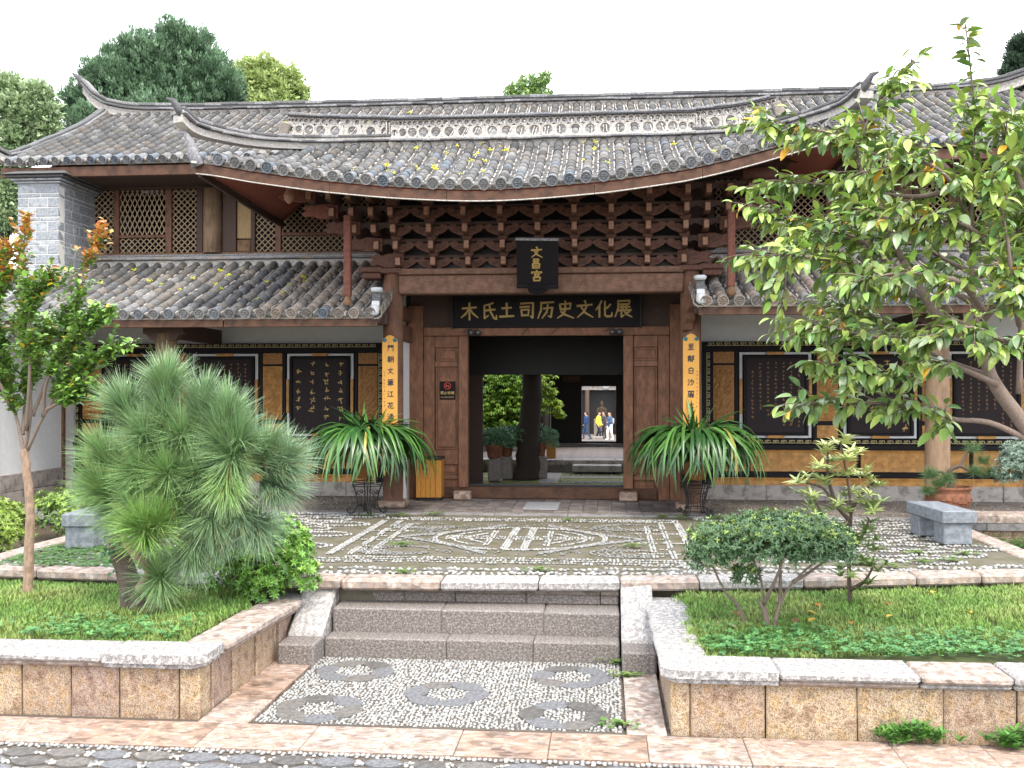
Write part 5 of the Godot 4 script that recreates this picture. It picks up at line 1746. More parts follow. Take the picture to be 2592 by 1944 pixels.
func peb(xs: Array, cs: Array, x: float, y: float, z: float, r: float, white := 1.0) -> void:
	var b := Basis(Vector3.UP, rr(0, TAU)).scaled_local(V(r * rr(0.8, 1.25), r * rr(0.55, 0.75), r * rr(0.65, 0.95)))
	xs.append(Transform3D(b, V(x, y + rr(-0.003, 0.003), z)))
	var g := rr(0.78, 1.0) * white
	if rng.randf() < 0.22:
		g *= rr(0.45, 0.8)
	elif rng.randf() < 0.12:
		g *= 1.35
	var w := rr(-0.05, 0.05)
	cs.append(Color(g * (1.0 + w), g, g * (1.0 - w)))


func peb_line(xs: Array, cs: Array, pts: Array, width: float, r: float, white := 1.0) -> void:   # pts: Vector2(x, z)
	var gap := r * 1.9
	for i in pts.size() - 1:
		var a: Vector2 = pts[i]
		var b: Vector2 = pts[i + 1]
		var n := maxi(1, int(a.distance_to(b) / gap))
		var rowsn := maxi(1, int(round(width / gap)))
		var side := (b - a).normalized().orthogonal()
		for k in n:
			for j in rowsn:
				if rng.randf() < 0.06:
					continue
				var p := a.lerp(b, (k + rr(0.1, 0.6)) / n) + side * ((j + 0.5) / rowsn - 0.5) * width + side * rr(-0.3, 0.3) * r
				peb(xs, cs, p.x, TY - 0.004, p.y, r * 1.9, white)


func ring(c: Vector2, rx: float, rz: float, a0: float, a1: float, n := 28) -> Array:
	var out := []
	for i in n + 1:
		var a := lerpf(a0, a1, float(i) / n)
		out.append(c + Vector2(cos(a) * rx, sin(a) * rz))
	return out


func lens_poly(c: Vector2, rx: float, rz: float, turn := 0.0) -> Array:
	var out := []
	for i in 14:
		var u := (i % 7) / 7.0 * 2.0 - 1.0
		var sgn := 1.0 if i < 7 else -1.0
		var p := Vector2(u * sgn * rx, -sgn * rz * (1.0 - pow(absf(u), 2.2))).rotated(turn)
		out.append([c.x + p.x, c.y + p.y])
	return out


func ground() -> void:
	var mb := MB.new(false)
	mb.quad(V(-250, -0.76, 120), V(250, -0.76, 120), V(250, -0.76, 7), V(-250, -0.76, 7))
	struct("courtyard_ground", mb.done(), M.gravel_floor)
	mb = MB.new(false)
	mb.quad(V(-250, -1.2, 7), V(250, -1.2, 7), V(250, -1.2, -250), V(-250, -1.2, -250))
	struct("outer_ground", mb.done(), M.gravel_floor)
	# --- lower path of pebbles with slate flowers
	var path := struct("pebble_path", flat([[-1.74, 8.6], [1.19, 8.63], [1.2, 6.5], [-1.72, 6.5]], -0.9, LY - 0.012), M.path_bed)
	var flowers := [Vector2(-1.3, 8.22), Vector2(-0.32, 7.72), Vector2(-1.28, 7.08), Vector2(0.74, 7.1), Vector2(0.72, 8.22)]
	var petal_spots := {}
	for c in flowers:
		var t0 := rr(0, 0.6)
		petal_spots[c] = []
		for k in 6:
			var a: float = t0 + k * TAU / 6
			var p: Vector2 = c + Vector2(cos(a), sin(a)) * 0.268
			petal_spots[c].append([p, a + PI / 2])
			part(path, "slate_petal", flat(lens_poly(p, 0.195, 0.105, a + PI / 2), LY - 0.03, LY + rr(-0.002, 0.004)), M[["slate", "slate_brown", "slate", "slate_dark", "slate_brown"][rng.randi() % 5]])
	var xs := []
	var cs := []
	var petals := []
	for c in flowers:
		for p in petal_spots[c]:
			petals.append(p)
	var z := 6.62
	while z < 8.6:
		var x := -1.71
		while x < 1.18:
			var p := Vector2(x + rr(-0.01, 0.01), z + rr(-0.01, 0.01))
			var skip := false
			for q in petals:
				var d: Vector2 = (p - q[0]).rotated(-q[1])
				if absf(d.x) < 0.195 and absf(d.y) < 0.103 * (1.0 - pow(absf(d.x) / 0.195, 2.2)):
					skip = true
			if not skip:
				peb(xs, cs, p.x, LY - 0.008, p.y, rr(0.022, 0.035))
			x += 0.0335
		z += 0.0315
	multi(path, "path_pebbles", pebble_mesh, M.pebble, xs, cs)
	# --- breccia slabs beside and before the path
	var pave := struct("breccia_paving", flat([[-9, 9.21], [9, 9.27], [9, 8.4], [-9, 8.4]], -0.9, LY - 0.03), M.path_bed)
	var slab := func(x0: float, x1: float, z0: float, z1: float):
		var m := MB.new(false)
		m.span(V(x0 + 0.002, LY - 0.06, z0 + 0.002), V(x1 - 0.002, LY + rr(-0.003, 0.003), z1 - 0.002), 0.006)
		part(pave, "paving_slab", m.done(), M[["slab_a", "slab_b", "slab_c", "slab_b", "slab_a"][rng.randi() % 5]])
	var x := -6.6
	while x < 7.0:
		var w := rr(0.55, 1.3)
		slab.call(x, x + w, 8.655, 9.205)
		x += w
	x = -6.6
	for q in [[-2.17, -1.76]]:
		var zz := 6.65
		while zz < 8.6:
			var l := minf(rr(0.6, 0.9), 8.65 - zz)
			slab.call(q[0], q[1], zz, zz + l)
			zz += l
	var zz := 6.96
	for l in [0.42, 0.45, 0.44, 0.38]:
		var m := MB.new(false)
		m.span(V(1.215, LY - 0.06, zz), V(1.52, LY + 0.004, zz + l - 0.006), 0.008)
		part(pave, "paving_slab", m.done(), M.cap_stone_b)
		zz += l
	# --- bottom band of leaf shaped slates and white pebbles
	var band := struct("slate_band", flat([[-9, 11.0], [9, 11.0], [9, 9.285], [-9, 9.225]], -0.9, LY - 0.016), M.path_bed)
	xs = []
	cs = []
	for i in 60:
		var xx := -5.2 + i * 0.335
		for j in 5:
			var cx := xx + (0.167 if j % 2 else 0.0)
			var cz := 9.4 + j * 0.175 + (cx + 5.2) * 0.0033
			if absf(cx) < 6.5 and j < 4:
				part(band, "slate_leaf", flat(lens_poly(Vector2(cx + rr(-0.01, 0.01), cz), rr(0.145, 0.162), rr(0.082, 0.092), rr(-0.04, 0.04)), LY - 0.04, LY + rr(-0.004, 0.004)), M[["slate", "slate_brown", "slate", "slate_dark", "slate"][rng.randi() % 5]])
			if cx < 6.5:
				for k in 9:
					peb(xs, cs, cx + 0.167 + rr(-0.05, 0.05), LY - 0.008, cz + rr(-0.045, 0.045), rr(0.03, 0.045))
	for i in 330:
		peb(xs, cs, -6.0 + i * 0.0385, LY - 0.006, 9.25 + i * 0.00012 + rr(-0.01, 0.01), rr(0.032, 0.046))
		if i % 2:
			peb(xs, cs, -6.0 + i * 0.0385, LY - 0.006, 9.3 + rr(-0.015, 0.015), rr(0.028, 0.04))
	multi(band, "band_pebbles", pebble_mesh, M.pebble, xs, cs)


func terrace() -> void:
	var outline := [[-6.05, 0.3]]
	outline.append([5.95, 0.3])
	for i in range(FRONT.size() - 1, -1, -1):
		outline.append([clampf(FRONT[i][0], -6.05, 5.95), FRONT[i][1] - 0.2])
	var t := struct("terrace", flat(outline, -1.1, TY - 0.016), M.terrace_bed)
	var xs := []
	var cs := []
	var fz := func(x: float) -> float: return table(FRONT, x)
	# front edge waves
	for row in 2:
		var x := -5.8
		while x < 5.8:
			var zb: float = fz.call(x + 0.35) - (0.5 if row == 0 else 0.74)
			if row == 0 or absf(x) < 2.9:
				peb_line(xs, cs, ring(Vector2(x + 0.36, zb - 0.05), 0.4, 0.13 if row == 0 else 0.1, 0.25, PI - 0.25, 12), 0.16 if row == 0 else 0.08, 0.026)
				if row == 1 or rng.randf() < 0.4:
					part(t, "slate_leaf", flat(lens_poly(Vector2(x + 0.78, zb + 0.02), 0.3, 0.075), TY - 0.05, TY - 0.006), M.slate_dark if rng.randf() < 0.5 else M.slate_brown)
			x += 0.86
	# the central carpet: bands at front and back, bars at the sides
	var x0 := -2.28
	var x1 := 2.14
	for q in [[4.98, 1.0], [4.84, 0.0], [4.7, 2.0], [1.02, 0.0], [1.13, 1.0], [1.25, 2.0]]:
		var z: float = q[0]
		if q[1] == 0.0:
			peb_line(xs, cs, [Vector2(x0, z), Vector2(x1, z)], 0.045, 0.021)
		else:
			var x := x0 + (0.3 if q[1] == 2.0 else 0.0)
			while x < x1:
				peb_line(xs, cs, [Vector2(x, z), Vector2(minf(x + 0.86, x1), z)], 0.045, 0.021)
				if q[1] == 2.0 or z > 4.8:
					var m: float = x + 0.97
					if m < x1:
						peb_line(xs, cs, [Vector2(m, z + 0.07), Vector2(m, z - 0.07)], 0.13, 0.021)
				x += 1.08
	for s in [-1, 1]:
		var edge: float = x0 + 0.05 if s < 0 else x1 - 0.05
		peb_line(xs, cs, [Vector2(edge, 4.55), Vector2(edge, 1.36)], 0.1, 0.019)
		for col in 2:
			var cx: float = edge - s * (0.24 + col * 0.22)
			var z := 1.38 + col * 0.35
			while z < 4.4:
				peb_line(xs, cs, [Vector2(cx, z), Vector2(cx, minf(z + 0.66, 4.52))], 0.085, 0.019)
				peb_line(xs, cs, [Vector2(edge - s * (0.24 if col == 0 else 0.0), z + 0.76), Vector2(edge - s * (0.24 + 0.26 * (col + 0.6)), z + 0.76)], 0.04, 0.018)
				z += 0.86
	# tan scrolls in the corners and the outline round the medallion
	var c := Vector2(-0.07, 3.03)
	for s in [-1, 1]:
		for v in [-1, 1]:
			for k in 5:
				var o := Vector2(s * (1.5 - k * 0.02), v * 1.15)
				peb_line(xs, cs, ring(c + o, 0.2 + k * 0.07, 0.14 + k * 0.05, rr(0, 1), rr(3.5, 6.0), 14), 0.03, 0.017, 0.62)
		for k in 4:
			peb_line(xs, cs, [c + Vector2(s * 1.62, 0), c + Vector2(s * (1.1 - k * 0.1), 0.25 + k * 0.16), c + Vector2(s * 0.3, 1.22 + k * 0.05)], 0.03, 0.017, 0.66)
			peb_line(xs, cs, [c + Vector2(s * 1.62, 0), c + Vector2(s * (1.1 - k * 0.1), -0.25 - k * 0.16), c + Vector2(s * 0.3, -1.22 - k * 0.05)], 0.03, 0.017, 0.66)
	for k in 260:   # scattered tan stones
		var a := rr(0, TAU)
		var p := c + Vector2(cos(a) * rr(1.25, 1.75), sin(a) * rr(1.15, 1.5))
		peb(xs, cs, p.x, TY - 0.004, p.y, rr(0.025, 0.04), 0.6)
	# the round longevity medallion
	peb_line(xs, cs, ring(c, 1.12, 1.0, 0, TAU, 60), 0.075, 0.02)
	for v in [-1, 1]:
		for s in [-1, 1]:
			peb_line(xs, cs, ring(c, 0.88, 0.78, (0.12 if s > 0 else PI - 0.12) * v, (0.95 if s > 0 else PI - 0.95) * v, 14), 0.05, 0.02)
			peb_line(xs, cs, ring(c, 0.66, 0.56, (0.3 if s > 0 else PI - 0.3) * v, (0.85 if s > 0 else PI - 0.85) * v, 12), 0.05, 0.02)
			peb_line(xs, cs, [c + Vector2(s * 0.12, v * 0.2), c + Vector2(s * 0.12, v * 0.95)], 0.1, 0.02)
			peb_line(xs, cs, [c + Vector2(s * 0.38, v * 0.2), c + Vector2(s * 0.38, v * 0.66)], 0.09, 0.02)
	for k in [-0.11, 0.0, 0.11]:
		peb_line(xs, cs, [c + Vector2(-0.98, k), c + Vector2(0.98, k)], 0.045, 0.02)
	# fields of leaf shapes left and right
	for s in [-1, 1]:
		for j in 10:
			for i in 6:
				var cx: float = s * (2.75 + i * 0.8 + (0.4 if j % 2 else 0.0))
				var cz := 0.8 + j * 0.52
				if absf(cx) > 5.75 or cz > fz.call(cx) - 0.85:
					continue
				var cc := Vector2(cx, cz)
				peb_line(xs, cs, ring(cc, 0.36, 0.2, 0, TAU, 22), 0.09, 0.023)
				if rng.randf() < 0.92:
					part(t, "slate_leaf", flat(lens_poly(cc, 0.22, 0.085), TY - 0.05, TY - 0.008 + rr(-0.003, 0.003)), M[["slate_dark", "slate_brown", "slate_dark"][rng.randi() % 3]])
	multi(t, "terrace_pebbles", pebble_mesh, M.pebble, xs, cs)
	# edge stones: front
	var cuts := [-6.2, -5.1, -4.0, -2.9, -1.66, -0.63, 0.37, 1.2, 2.01, 3.09, 4.29, 5.0, 6.02]
	for i in cuts.size() - 1:
		var a: float = cuts[i] + 0.006
		var b: float = cuts[i + 1] - 0.006
		var za: float = fz.call(a)
		var zb: float = fz.call(b)
		var mb := MB.new(false)
		var h := 0.105
		mb.hexa([V(a, TY - h, za - 0.34), V(b, TY - h, zb - 0.34), V(a, TY + 0.004, za - 0.34), V(b, TY + 0.002, zb - 0.34), V(a, TY - h, za - 0.005), V(b, TY - h, zb - 0.005), V(a, TY + 0.002 + rr(-0.006, 0.006), za), V(b, TY + 0.002 + rr(-0.006, 0.006), zb)], 0.022)
		part(t, "edge_stone", mb.done(), M.cap_stone if rng.randf() < 0.6 else M.cap_stone_b)
	# kerbs at the two sides, and the dressed kerb in front of the gate floor
	for s in [-1, 1]:
		var z := 0.4
		while z < 5.2:
			var l := minf(rr(0.9, 1.4), 5.3 - z)
			var mb := MB.new(false)
			mb.span(V(s * 5.86, TY - 0.14, z), V(s * 6.14, TY + 0.006, z + l - 0.008), 0.015, 0.004, rng)
			part(t, "edge_stone", mb.done(), M.cap_stone_b)
			z += l
	var kx := -8.6
	while kx < 9.0:
		var w := rr(1.0, 1.7)
		var mb := MB.new(false)
		mb.span(V(kx, -0.2, 0.34), V(kx + w - 0.006, TY + 0.012, 0.56), 0.008)
		part(t, "kerb_stone", mb.done(), M.kerb)
		kx += w
	# gate floor of square tiles, gallery floors of grit
	var fl := struct("gate_floor", flat([[-9.6, 0.335], [9.6, 0.335], [9.6, -4.6], [-9.6, -4.6]], -1.1, -0.016), M.gravel_floor)
	for i in 22:
		for j in 8:
			var x := -2.53 + i * 0.23
			var z := -1.46 + j * 0.222
			if absf(x + 0.115 - 0.0) < 0.3 and j > 1 and j < 7:
				continue
			var mb := MB.new(false)
			mb.span(V(x + 0.003, -0.06, z + 0.003), V(x + 0.227, rr(-0.003, 0.003), z + 0.219), 0.006)
			part(fl, "floor_tile", mb.done(), M.floor_tile if rng.randf() < 0.55 else M.floor_tile_b)
	for j in 3:
		var mb := MB.new(false)
		mb.span(V(-0.28, -0.06, -1.0 + j * 0.36), V(0.29, 0.006, -0.645 + j * 0.36), 0.008)
		part(fl, "stone_slab", mb.done(), M.floor_slab)
	xs = []
	cs = []
	for i in 2600:   # grit set in the gallery floors
		var s := -1.0 if i % 2 else 1.0
		peb(xs, cs, s * rr(2.6, 8.5), -0.016, rr(-1.8, 0.33), rr(0.02, 0.04), rr(0.35, 0.7))
	multi(fl, "floor_grit", pebble_mesh, M.pebble, xs, cs)


func steps() -> void:
	var d := thing("stone_steps", "weathered stone steps with sloping cheeks leading up to the terrace", "steps")
	var mb: MB
	var rows := [["lower", 6.6, 6.25, -0.53, [-1.71, -0.5, 0.35, 1.19]], ["upper", 6.345, 5.8, -0.294, [-1.7, -0.59, 0.44, 1.19]]]
	for r in rows:
		var c: Array = r[4]
		for i in c.size() - 1:
			mb = MB.new(false)
			mb.span(V(c[i] + 0.003, -0.9, r[2]), V(c[i + 1] - 0.003, r[3] + rr(-0.004, 0.004), r[1] + rr(-0.006, 0.006)), 0.014, 0.004, rng)
			part(d, "step_stone", mb.done(), M.step_stone)
	var x := -1.68
	while x < 1.15:
		var w := minf(rr(0.5, 0.8), 1.19 - x)
		mb = MB.new(false)
		mb.span(V(x, -0.294, 5.75), V(x + w - 0.006, -0.2, 5.965 + rr(-0.01, 0.01)), 0.01, 0.004, rng)
		part(d, "riser_stone", mb.done(), M.step_stone)
		mb = MB.new(false)
		mb.span(V(x, -0.195, 5.7), V(x + w - 0.006, -0.146, 5.99), 0.008)
		part(d, "riser_stone", mb.done(), M.step_dark)
		x += w
	for s in [-1, 1]:
		var a := -2.08 if s < 0 else 1.205
		var b := -1.725 if s < 0 else 1.52
		mb = MB.new(false)
		mb.span(V(a, -0.9, 6.6), V(b, -0.525, 6.93), 0.018, 0.006, rng)
		part(d, "cheek_block", mb.done(), M.step_stone)
		mb = MB.new(false)
		mb.hexa([V(a, -0.9, 5.9), V(b, -0.9, 5.9), V(a, -0.05, 5.95), V(b, -0.05, 5.95), V(a, -0.9, 6.595), V(b, -0.9, 6.595), V(a, -0.5, 6.62), V(b, -0.5, 6.62)], 0.02)
		part(d, "cheek_slab", mb.done(), M.cap_stone)
		mb = MB.new(false)
		mb.span(V(a, -0.3, 5.8), V(b, -0.035, 5.955), 0.015, 0.005, rng)
		part(d, "cheek_head", mb.done(), M.cap_stone)


func planter(s: int) -> void:
	var left := s < 0
	var d := thing("planter_wall", "low planter wall left of the path, under the pine" if left else "low planter wall right of the path, in front of the clipped bush", "planter wall", "planter walls along the path")
	var zf := 8.52 if left else 8.56
	var xi := -2.2 if left else 1.55   # inner corner
	var top := -0.335
	var mats := ["block_a", "block_b", "block_c", "block_b"]
	var cuts: Array = [-2.2, -2.38, -2.88, -3.29, -3.71, -4.2, -4.75, -5.3, -5.9, -6.6] if left else [1.55, 1.7, 2.27, 2.95, 3.58, 4.11, 4.7, 5.3, 6.0, 6.8]
	for i in cuts.size() - 1:
		var mb := MB.new(false)
		mb.span(V(cuts[i] + s * 0.005, -0.9, zf - 0.25), V(cuts[i + 1] - s * 0.005, top, zf + rr(-0.006, 0.006)), 0.014, 0.005, rng)
		part(d, "wall_stone", mb.done(), M[mats[rng.randi() % 4]])
	var z := zf - 0.255
	while z > 6.4:
		var l := rr(0.4, 0.62)
		var xo: float = (z - zf) * (-0.05 if left else 0.0)
		var mb := MB.new(false)
		mb.span(V(xi + xo, -0.9, maxf(z - l, 6.1) + 0.006), V(xi + xo + s * 0.25, top, z), 0.014, 0.005, rng)
		part(d, "wall_stone", mb.done(), M[mats[rng.randi() % 4]])
		z -= l
	# cap stones
	var ct := -0.222
	var ccuts: Array = [-2.14, -2.99, -3.9, -4.8, -5.7, -6.6] if left else [1.47, 2.36, 3.4, 4.07, 5.0, 6.0, 6.8]
	for i in ccuts.size() - 1:
		var a: float = ccuts[i] + s * 0.004
		var b: float = ccuts[i + 1] - s * 0.004
		for q in [[top + 0.002, -0.29, 0.045, "cap_lip"], [-0.291, ct, 0.08, "cap_stone"]]:
			var mb := MB.new(false)
			var j := rr(-0.006, 0.006)
			if i == 0:   # cut corner
				var k := 0.09
				var o: float = 0.0 if q[2] > 0.05 else 0.03
				var poly := [[a + s * o, zf + q[2] - k - o], [a + s * (k + o), zf + q[2] - o * 0.0], [b, zf + q[2]], [b, zf - 0.38], [a + s * o, zf - 0.38]]
				part(d, q[3], flat(poly, q[0], q[1] + j), M.cap_stone)
			else:
				mb.span(V(a, q[0], zf - 0.38), V(b, q[1] + j, zf + q[2]), 0.02, 0.005, rng)
				part(d, q[3], mb.done(), M.cap_stone if rng.randf() < 0.6 else M.cap_stone_b)
	z = zf - 0.384
	var side: Array = [0.62, 0.6, 0.55, 0.6] if left else [0.7, 0.6, 0.55, 0.5]
	for l in side:
		var xo: float = (z - zf) * (-0.06 if left else 0.0)
		var xo2: float = (z - l - zf) * (-0.06 if left else 0.02)
		for q in [[top + 0.002, -0.29, 0.035, "cap_lip"], [-0.291, ct + rr(-0.006, 0.01), 0.07, "cap_stone"]]:
			var ax: float = xi - s * q[2]
			var bx: float = xi + s * 0.32
			var z1: float = maxf(z - l, 5.9) + 0.006
			var mb := MB.new(false)
			mb.hexa([V(minf(ax, bx) + xo2, q[0], z1), V(maxf(ax, bx) + xo2, q[0], z1), V(minf(ax, bx) + xo2, q[1] + 0.01, z1), V(maxf(ax, bx) + xo2, q[1] + 0.01, z1), V(minf(ax, bx) + xo, q[0], z), V(maxf(ax, bx) + xo, q[0], z), V(minf(ax, bx) + xo, q[1], z), V(maxf(ax, bx) + xo, q[1], z)], 0.02)
			part(d, q[3], mb.done(), M.cap_stone if rng.randf() < 0.5 else M.cap_stone_b)
		z -= l
	# earth and lawn
	var poly := [[-6.6, 8.3], [-2.45, 8.3], [-2.3, 6.0], [-6.6, 5.7]] if left else [[1.75, 8.3], [6.8, 8.3], [6.8, 4.9], [5.9, 5.0], [1.6, 5.9]]
	var soil := struct("lawn_soil", flat(poly, -0.9, -0.245), M.lawn_soil)
	var p2 := PackedVector2Array()
	for q in poly:
		p2.append(Vector2(q[0], q[1]))
	var xs := []
	var cs := []
	var n := 15000 if left else 20000
	var lo := -5.8 if left else 1.7
	var hi := -2.35 if left else 6.4
	var patch := FastNoiseLite.new()
	patch.seed = 5
	patch.frequency = 0.9
	for i in n:
		var x := rr(lo, hi)
		var zz := rr(5.2, 8.2)
		if zz > 8.14 + patch.get_noise_2d(x * 3.0, 2.0) * 0.12:
			continue
		if left and x > -2.52 + (zz - 8.1) * -0.08 + patch.get_noise_2d(zz * 3.0, 9.0) * 0.12:
			continue
		if not left and x < 1.8 + patch.get_noise_2d(zz * 3.0, 9.0) * 0.12 + rr(-0.05, 0.05):
			continue
		if not Geometry2D.is_point_in_polygon(Vector2(x, zz), p2) or zz > table(FRONT, x) + 2.3:
			continue
		if zz < table(FRONT, x) + 0.03:
			continue
		var g := patch.get_noise_2d(x, zz)
		if patch.get_noise_2d(x * 2.2 + 40.0, zz * 2.2) > 0.38 and rng.randf() < 0.75:
			continue
		var h := rr(0.03, 0.075) * (1.0 + g * 0.6)
		if zz > 7.95:
			h *= 0.7
		xs.append(Transform3D(Basis(Vector3.UP, rr(0, TAU)).scaled_local(V(h * 1.3, h, h * 1.3)), V(x, -0.25 + clampf((8.1 - zz) * 0.035, 0, 0.07), zz)))
		var dry := clampf(0.2 + g * 0.8 + rr(-0.2, 0.2), 0.0, 1.0)
		var c := L(0.16, 0.29, 0.06).lerp(L(0.36, 0.36, 0.13), dry * 0.8)
		cs.append(c * rr(0.6, 1.35))
	tag(multi(self, "lawn_grass", grass_tuft(), M.leaf, xs, cs), "short lawn grass under the pine in the left planter" if left else "short lawn grass round the clipped bush in the right planter", "grass")
	xs = []
	cs = []
	for i in (3200 if not left else 1400):   # clover
		var x := rr(lo + 0.1, hi)
		var zz := rr(7.2, 8.13) if not left else rr(7.3, 8.05)
		if rng.randf() > clampf((zz - 7.0) * 1.2, 0.1, 1.0):
			continue
		if left and (x < -4.0 and rng.randf() < 0.7 or x > -2.6):
			continue
		if not left and x < 1.86:
			continue
		xs.append(Transform3D(Basis(Vector3.UP, rr(0, TAU)) * Basis(Vector3.RIGHT, rr(-0.5, 0.5)).scaled(Vector3.ONE * rr(0.7, 1.35)), V(x, -0.25 + rr(0.03, 0.1), zz)))
		cs.append(L(0.07, 0.21, 0.08).lerp(L(0.14, 0.3, 0.09), rng.randf()) * rr(0.8, 1.2))
	tag(multi(self, "clover", clover_mesh(), M.leaf, xs, cs), "clover patch along the front of the left lawn" if left else "clover patch along the front of the right lawn", "clover")


func grass_tuft() -> ArrayMesh:
	var mb := MB.new(false)
	for k in 6:
		var a := rr(0, TAU)
		var o := V(rr(-0.35, 0.35), 0, rr(-0.35, 0.35))
		var lean := V(cos(a), 0, sin(a)) * rr(0.15, 0.6)
		var w := V(-sin(a), 0, cos(a)) * rr(0.035, 0.055)
		var h := rr(0.6, 1.1)
		var m := o + lean * 0.4 + V(0, h * 0.6, 0)
		mb.quad(o - w, o + w, m + w * 0.8, m - w * 0.8)
		mb.tri(m - w * 0.8, m + w * 0.8, o + lean + V(0, h, 0))
	return mb.done()


func clover_mesh() -> ArrayMesh:
	var mb := MB.new(false)
	for k in 3:
		var a := TAU * k / 3
		var d := V(cos(a), 0, sin(a))
		var s := V(-sin(a), 0, cos(a))
		mb.quad(V(0, 0, 0), d * 0.016 + s * 0.014 + V(0, 0.005, 0), d * 0.028 + V(0, 0.003, 0), d * 0.016 - s * 0.014 + V(0, 0.005, 0))
	return mb.done()


func side_beds() -> void:
	struct("left_bed_soil", flat([[-14, 6.0], [-6.15, 6.0], [-6.15, 0.5], [-14, 0.5]], -0.9, -0.3), M.soil)
	struct("right_bed_soil", flat([[6.15, 5.4], [14, 5.4], [14, 0.5], [6.15, 0.5]], -0.9, -0.37), M.soil)
	# plinth of the right gallery floor above the bed
	var d := thing("plinth_wall", "low orange stone plinth wall behind the right bench", "wall")
	var x := 6.2
	for w in [0.5, 0.42, 0.5, 0.55, 0.5, 0.6, 0.6]:
		var mb := MB.new(false)
		mb.span(V(x, -0.5, 0.2), V(x + w - 0.006, -0.1, 0.5 + rr(-0.006, 0.006)), 0.015, 0.005, rng)
		part(d, "wall_stone", mb.done(), M.block_b if rng.randf() < 0.6 else M.block_a)
		x += w
	x = 6.2
	for w in [1.3, 1.1, 1.4]:
		var mb := MB.new(false)
		mb.span(V(x, -0.095, 0.1), V(x + w - 0.006, 0.05, 0.57), 0.02, 0.005, rng)
		part(d, "cap_stone", mb.done(), M.cap_stone_b)
		x += w
	var xs := []
	var cs := []
	for i in 2600:
		xs.append(Transform3D(Basis(Vector3.UP, rr(0, TAU)).scaled_local(Vector3.ONE * rr(1.2, 2.4)), V(rr(6.2, 9.5), -0.34 + rr(0, 0.12), rr(0.7, 5.0))))
		cs.append(L(0.05, 0.16, 0.04).lerp(L(0.11, 0.22, 0.04), rng.randf()))
	tag(multi(self, "ground_cover", clover_mesh(), M.leaf, xs, cs), "low green ground cover in the bed below the right plinth wall", "ground cover")
	# weeds on the left part of the terrace and in the joints
	xs = []
	cs = []
	for i in 2600:
		var x2 := rr(-5.8, -3.0)
		var z := rr(4.3, 5.75) if rng.randf() < 0.8 else rr(3.0, 5.7)
		xs.append(Transform3D(Basis(Vector3.UP, rr(0, TAU)).scaled_local(Vector3.ONE * rr(0.6, 1.5)), V(x2, TY + rr(0.0, 0.03), z)))
		cs.append(L(0.07, 0.19, 0.05).lerp(L(0.14, 0.26, 0.06), rng.randf()))
	for p in [[-2.6, 0.9], [-2.1, 0.8], [2.2, 0.75], [2.75, 0.7], [4.6, 4.6], [5.0, 4.4], [4.2, 4.9], [5.3, 3.9], [4.75, 3.9], [-1.1, 5.75], [0.35, 5.5], [1.25, 7.05], [1.15, 8.45], [1.17, 6.6], [-2.05, 6.68], [-1.6, 0.62], [1.9, 0.62], [3.9, 4.7], [0.5, 1.2], [-1.5, 3.8], [1.4, 3.7]]:
		for k in 45:
			xs.append(Transform3D(Basis(Vector3.UP, rr(0, TAU)).scaled_local(Vector3.ONE * rr(0.5, 1.4)), V(p[0] + rr(-0.2, 0.2) * rng.randf(), (TY if p[1] < 6.0 else LY) + rr(0.0, 0.04), p[1] + rr(-0.14, 0.14) * rng.randf())))
			cs.append(L(0.08, 0.2, 0.04).lerp(L(0.2, 0.27, 0.06), rng.randf()))
	tag(multi(self, "small_weeds", clover_mesh(), M.leaf, xs, cs), "small green weeds growing between the terrace pebbles", "weeds")


# ------------------------------------------------------------------ plants
func leaf_mesh(l: float, w: float, curl: float, n := 4, fold := 0.35) -> ArrayMesh:   # along +z, upper side +y
	var mb := MB.new(true)
	var prev := []
	var p := Vector3.ZERO
	var a := 0.0
	for i in n + 1:
		var t := float(i) / n
		var ww := w * 0.5 * pow(sin(PI * clampf(pow(t, 0.8), 0.0, 1.0)), 0.8) + 0.0004
		var up := V(0, cos(a), -sin(a))
		var ring_ := [p + V(-ww, 0, 0) + up * ww * fold, p, p + V(ww, 0, 0) + up * ww * fold]
		if i > 0:
			for q in 2:
				mb.quad(prev[q], ring_[q], ring_[q + 1], prev[q + 1])
		prev = ring_
		p += V(0, sin(a), cos(a)) * l / n
		a -= curl / n
	return mb.done()


func whorl_mesh(count: int, l: float, w: float, rise: float) -> ArrayMesh:   # a rosette of leaves round +y
	var mb := MB.new(true)
	for k in count:
		var a := TAU * k / count + rr(-0.2, 0.2)
		var tilt := rise + rr(-0.3, 0.25)
		var b := Basis(Vector3.UP, a) * Basis(Vector3.RIGHT, -tilt)
		var prev := []
		var ll := l * rr(0.75, 1.15)
		for i in 4:
			var t := i / 3.0
			var ww := w * 0.5 * sin(PI * clampf(t * 0.92 + 0.06, 0, 1))
			var c := V(0, -0.25 * ll * t * t, ll * t)
			var r := [b * (c + V(-ww, ww * 0.3, 0)), b * c, b * (c + V(ww, ww * 0.3, 0))]
			if i > 0:
				for q in 2:
					mb.quad(prev[q], r[q], r[q + 1], prev[q + 1])
			prev = r
	return mb.done()


func limb(mb: MB, pts: Array, r0: float, r1: float, sides := 8, n := 0) -> void:
	var steps_ := n if n > 0 else pts.size() * 4
	var p := []
	var r := []
	for i in steps_ + 1:
		var t := float(i) / steps_
		p.append(along(pts, t) + V(rr(-1, 1), rr(-1, 1), rr(-1, 1)) * r1 * 0.15)
		r.append(lerpf(r0, r1, pow(t, 0.8)))
	mb.tube(p, r, sides)


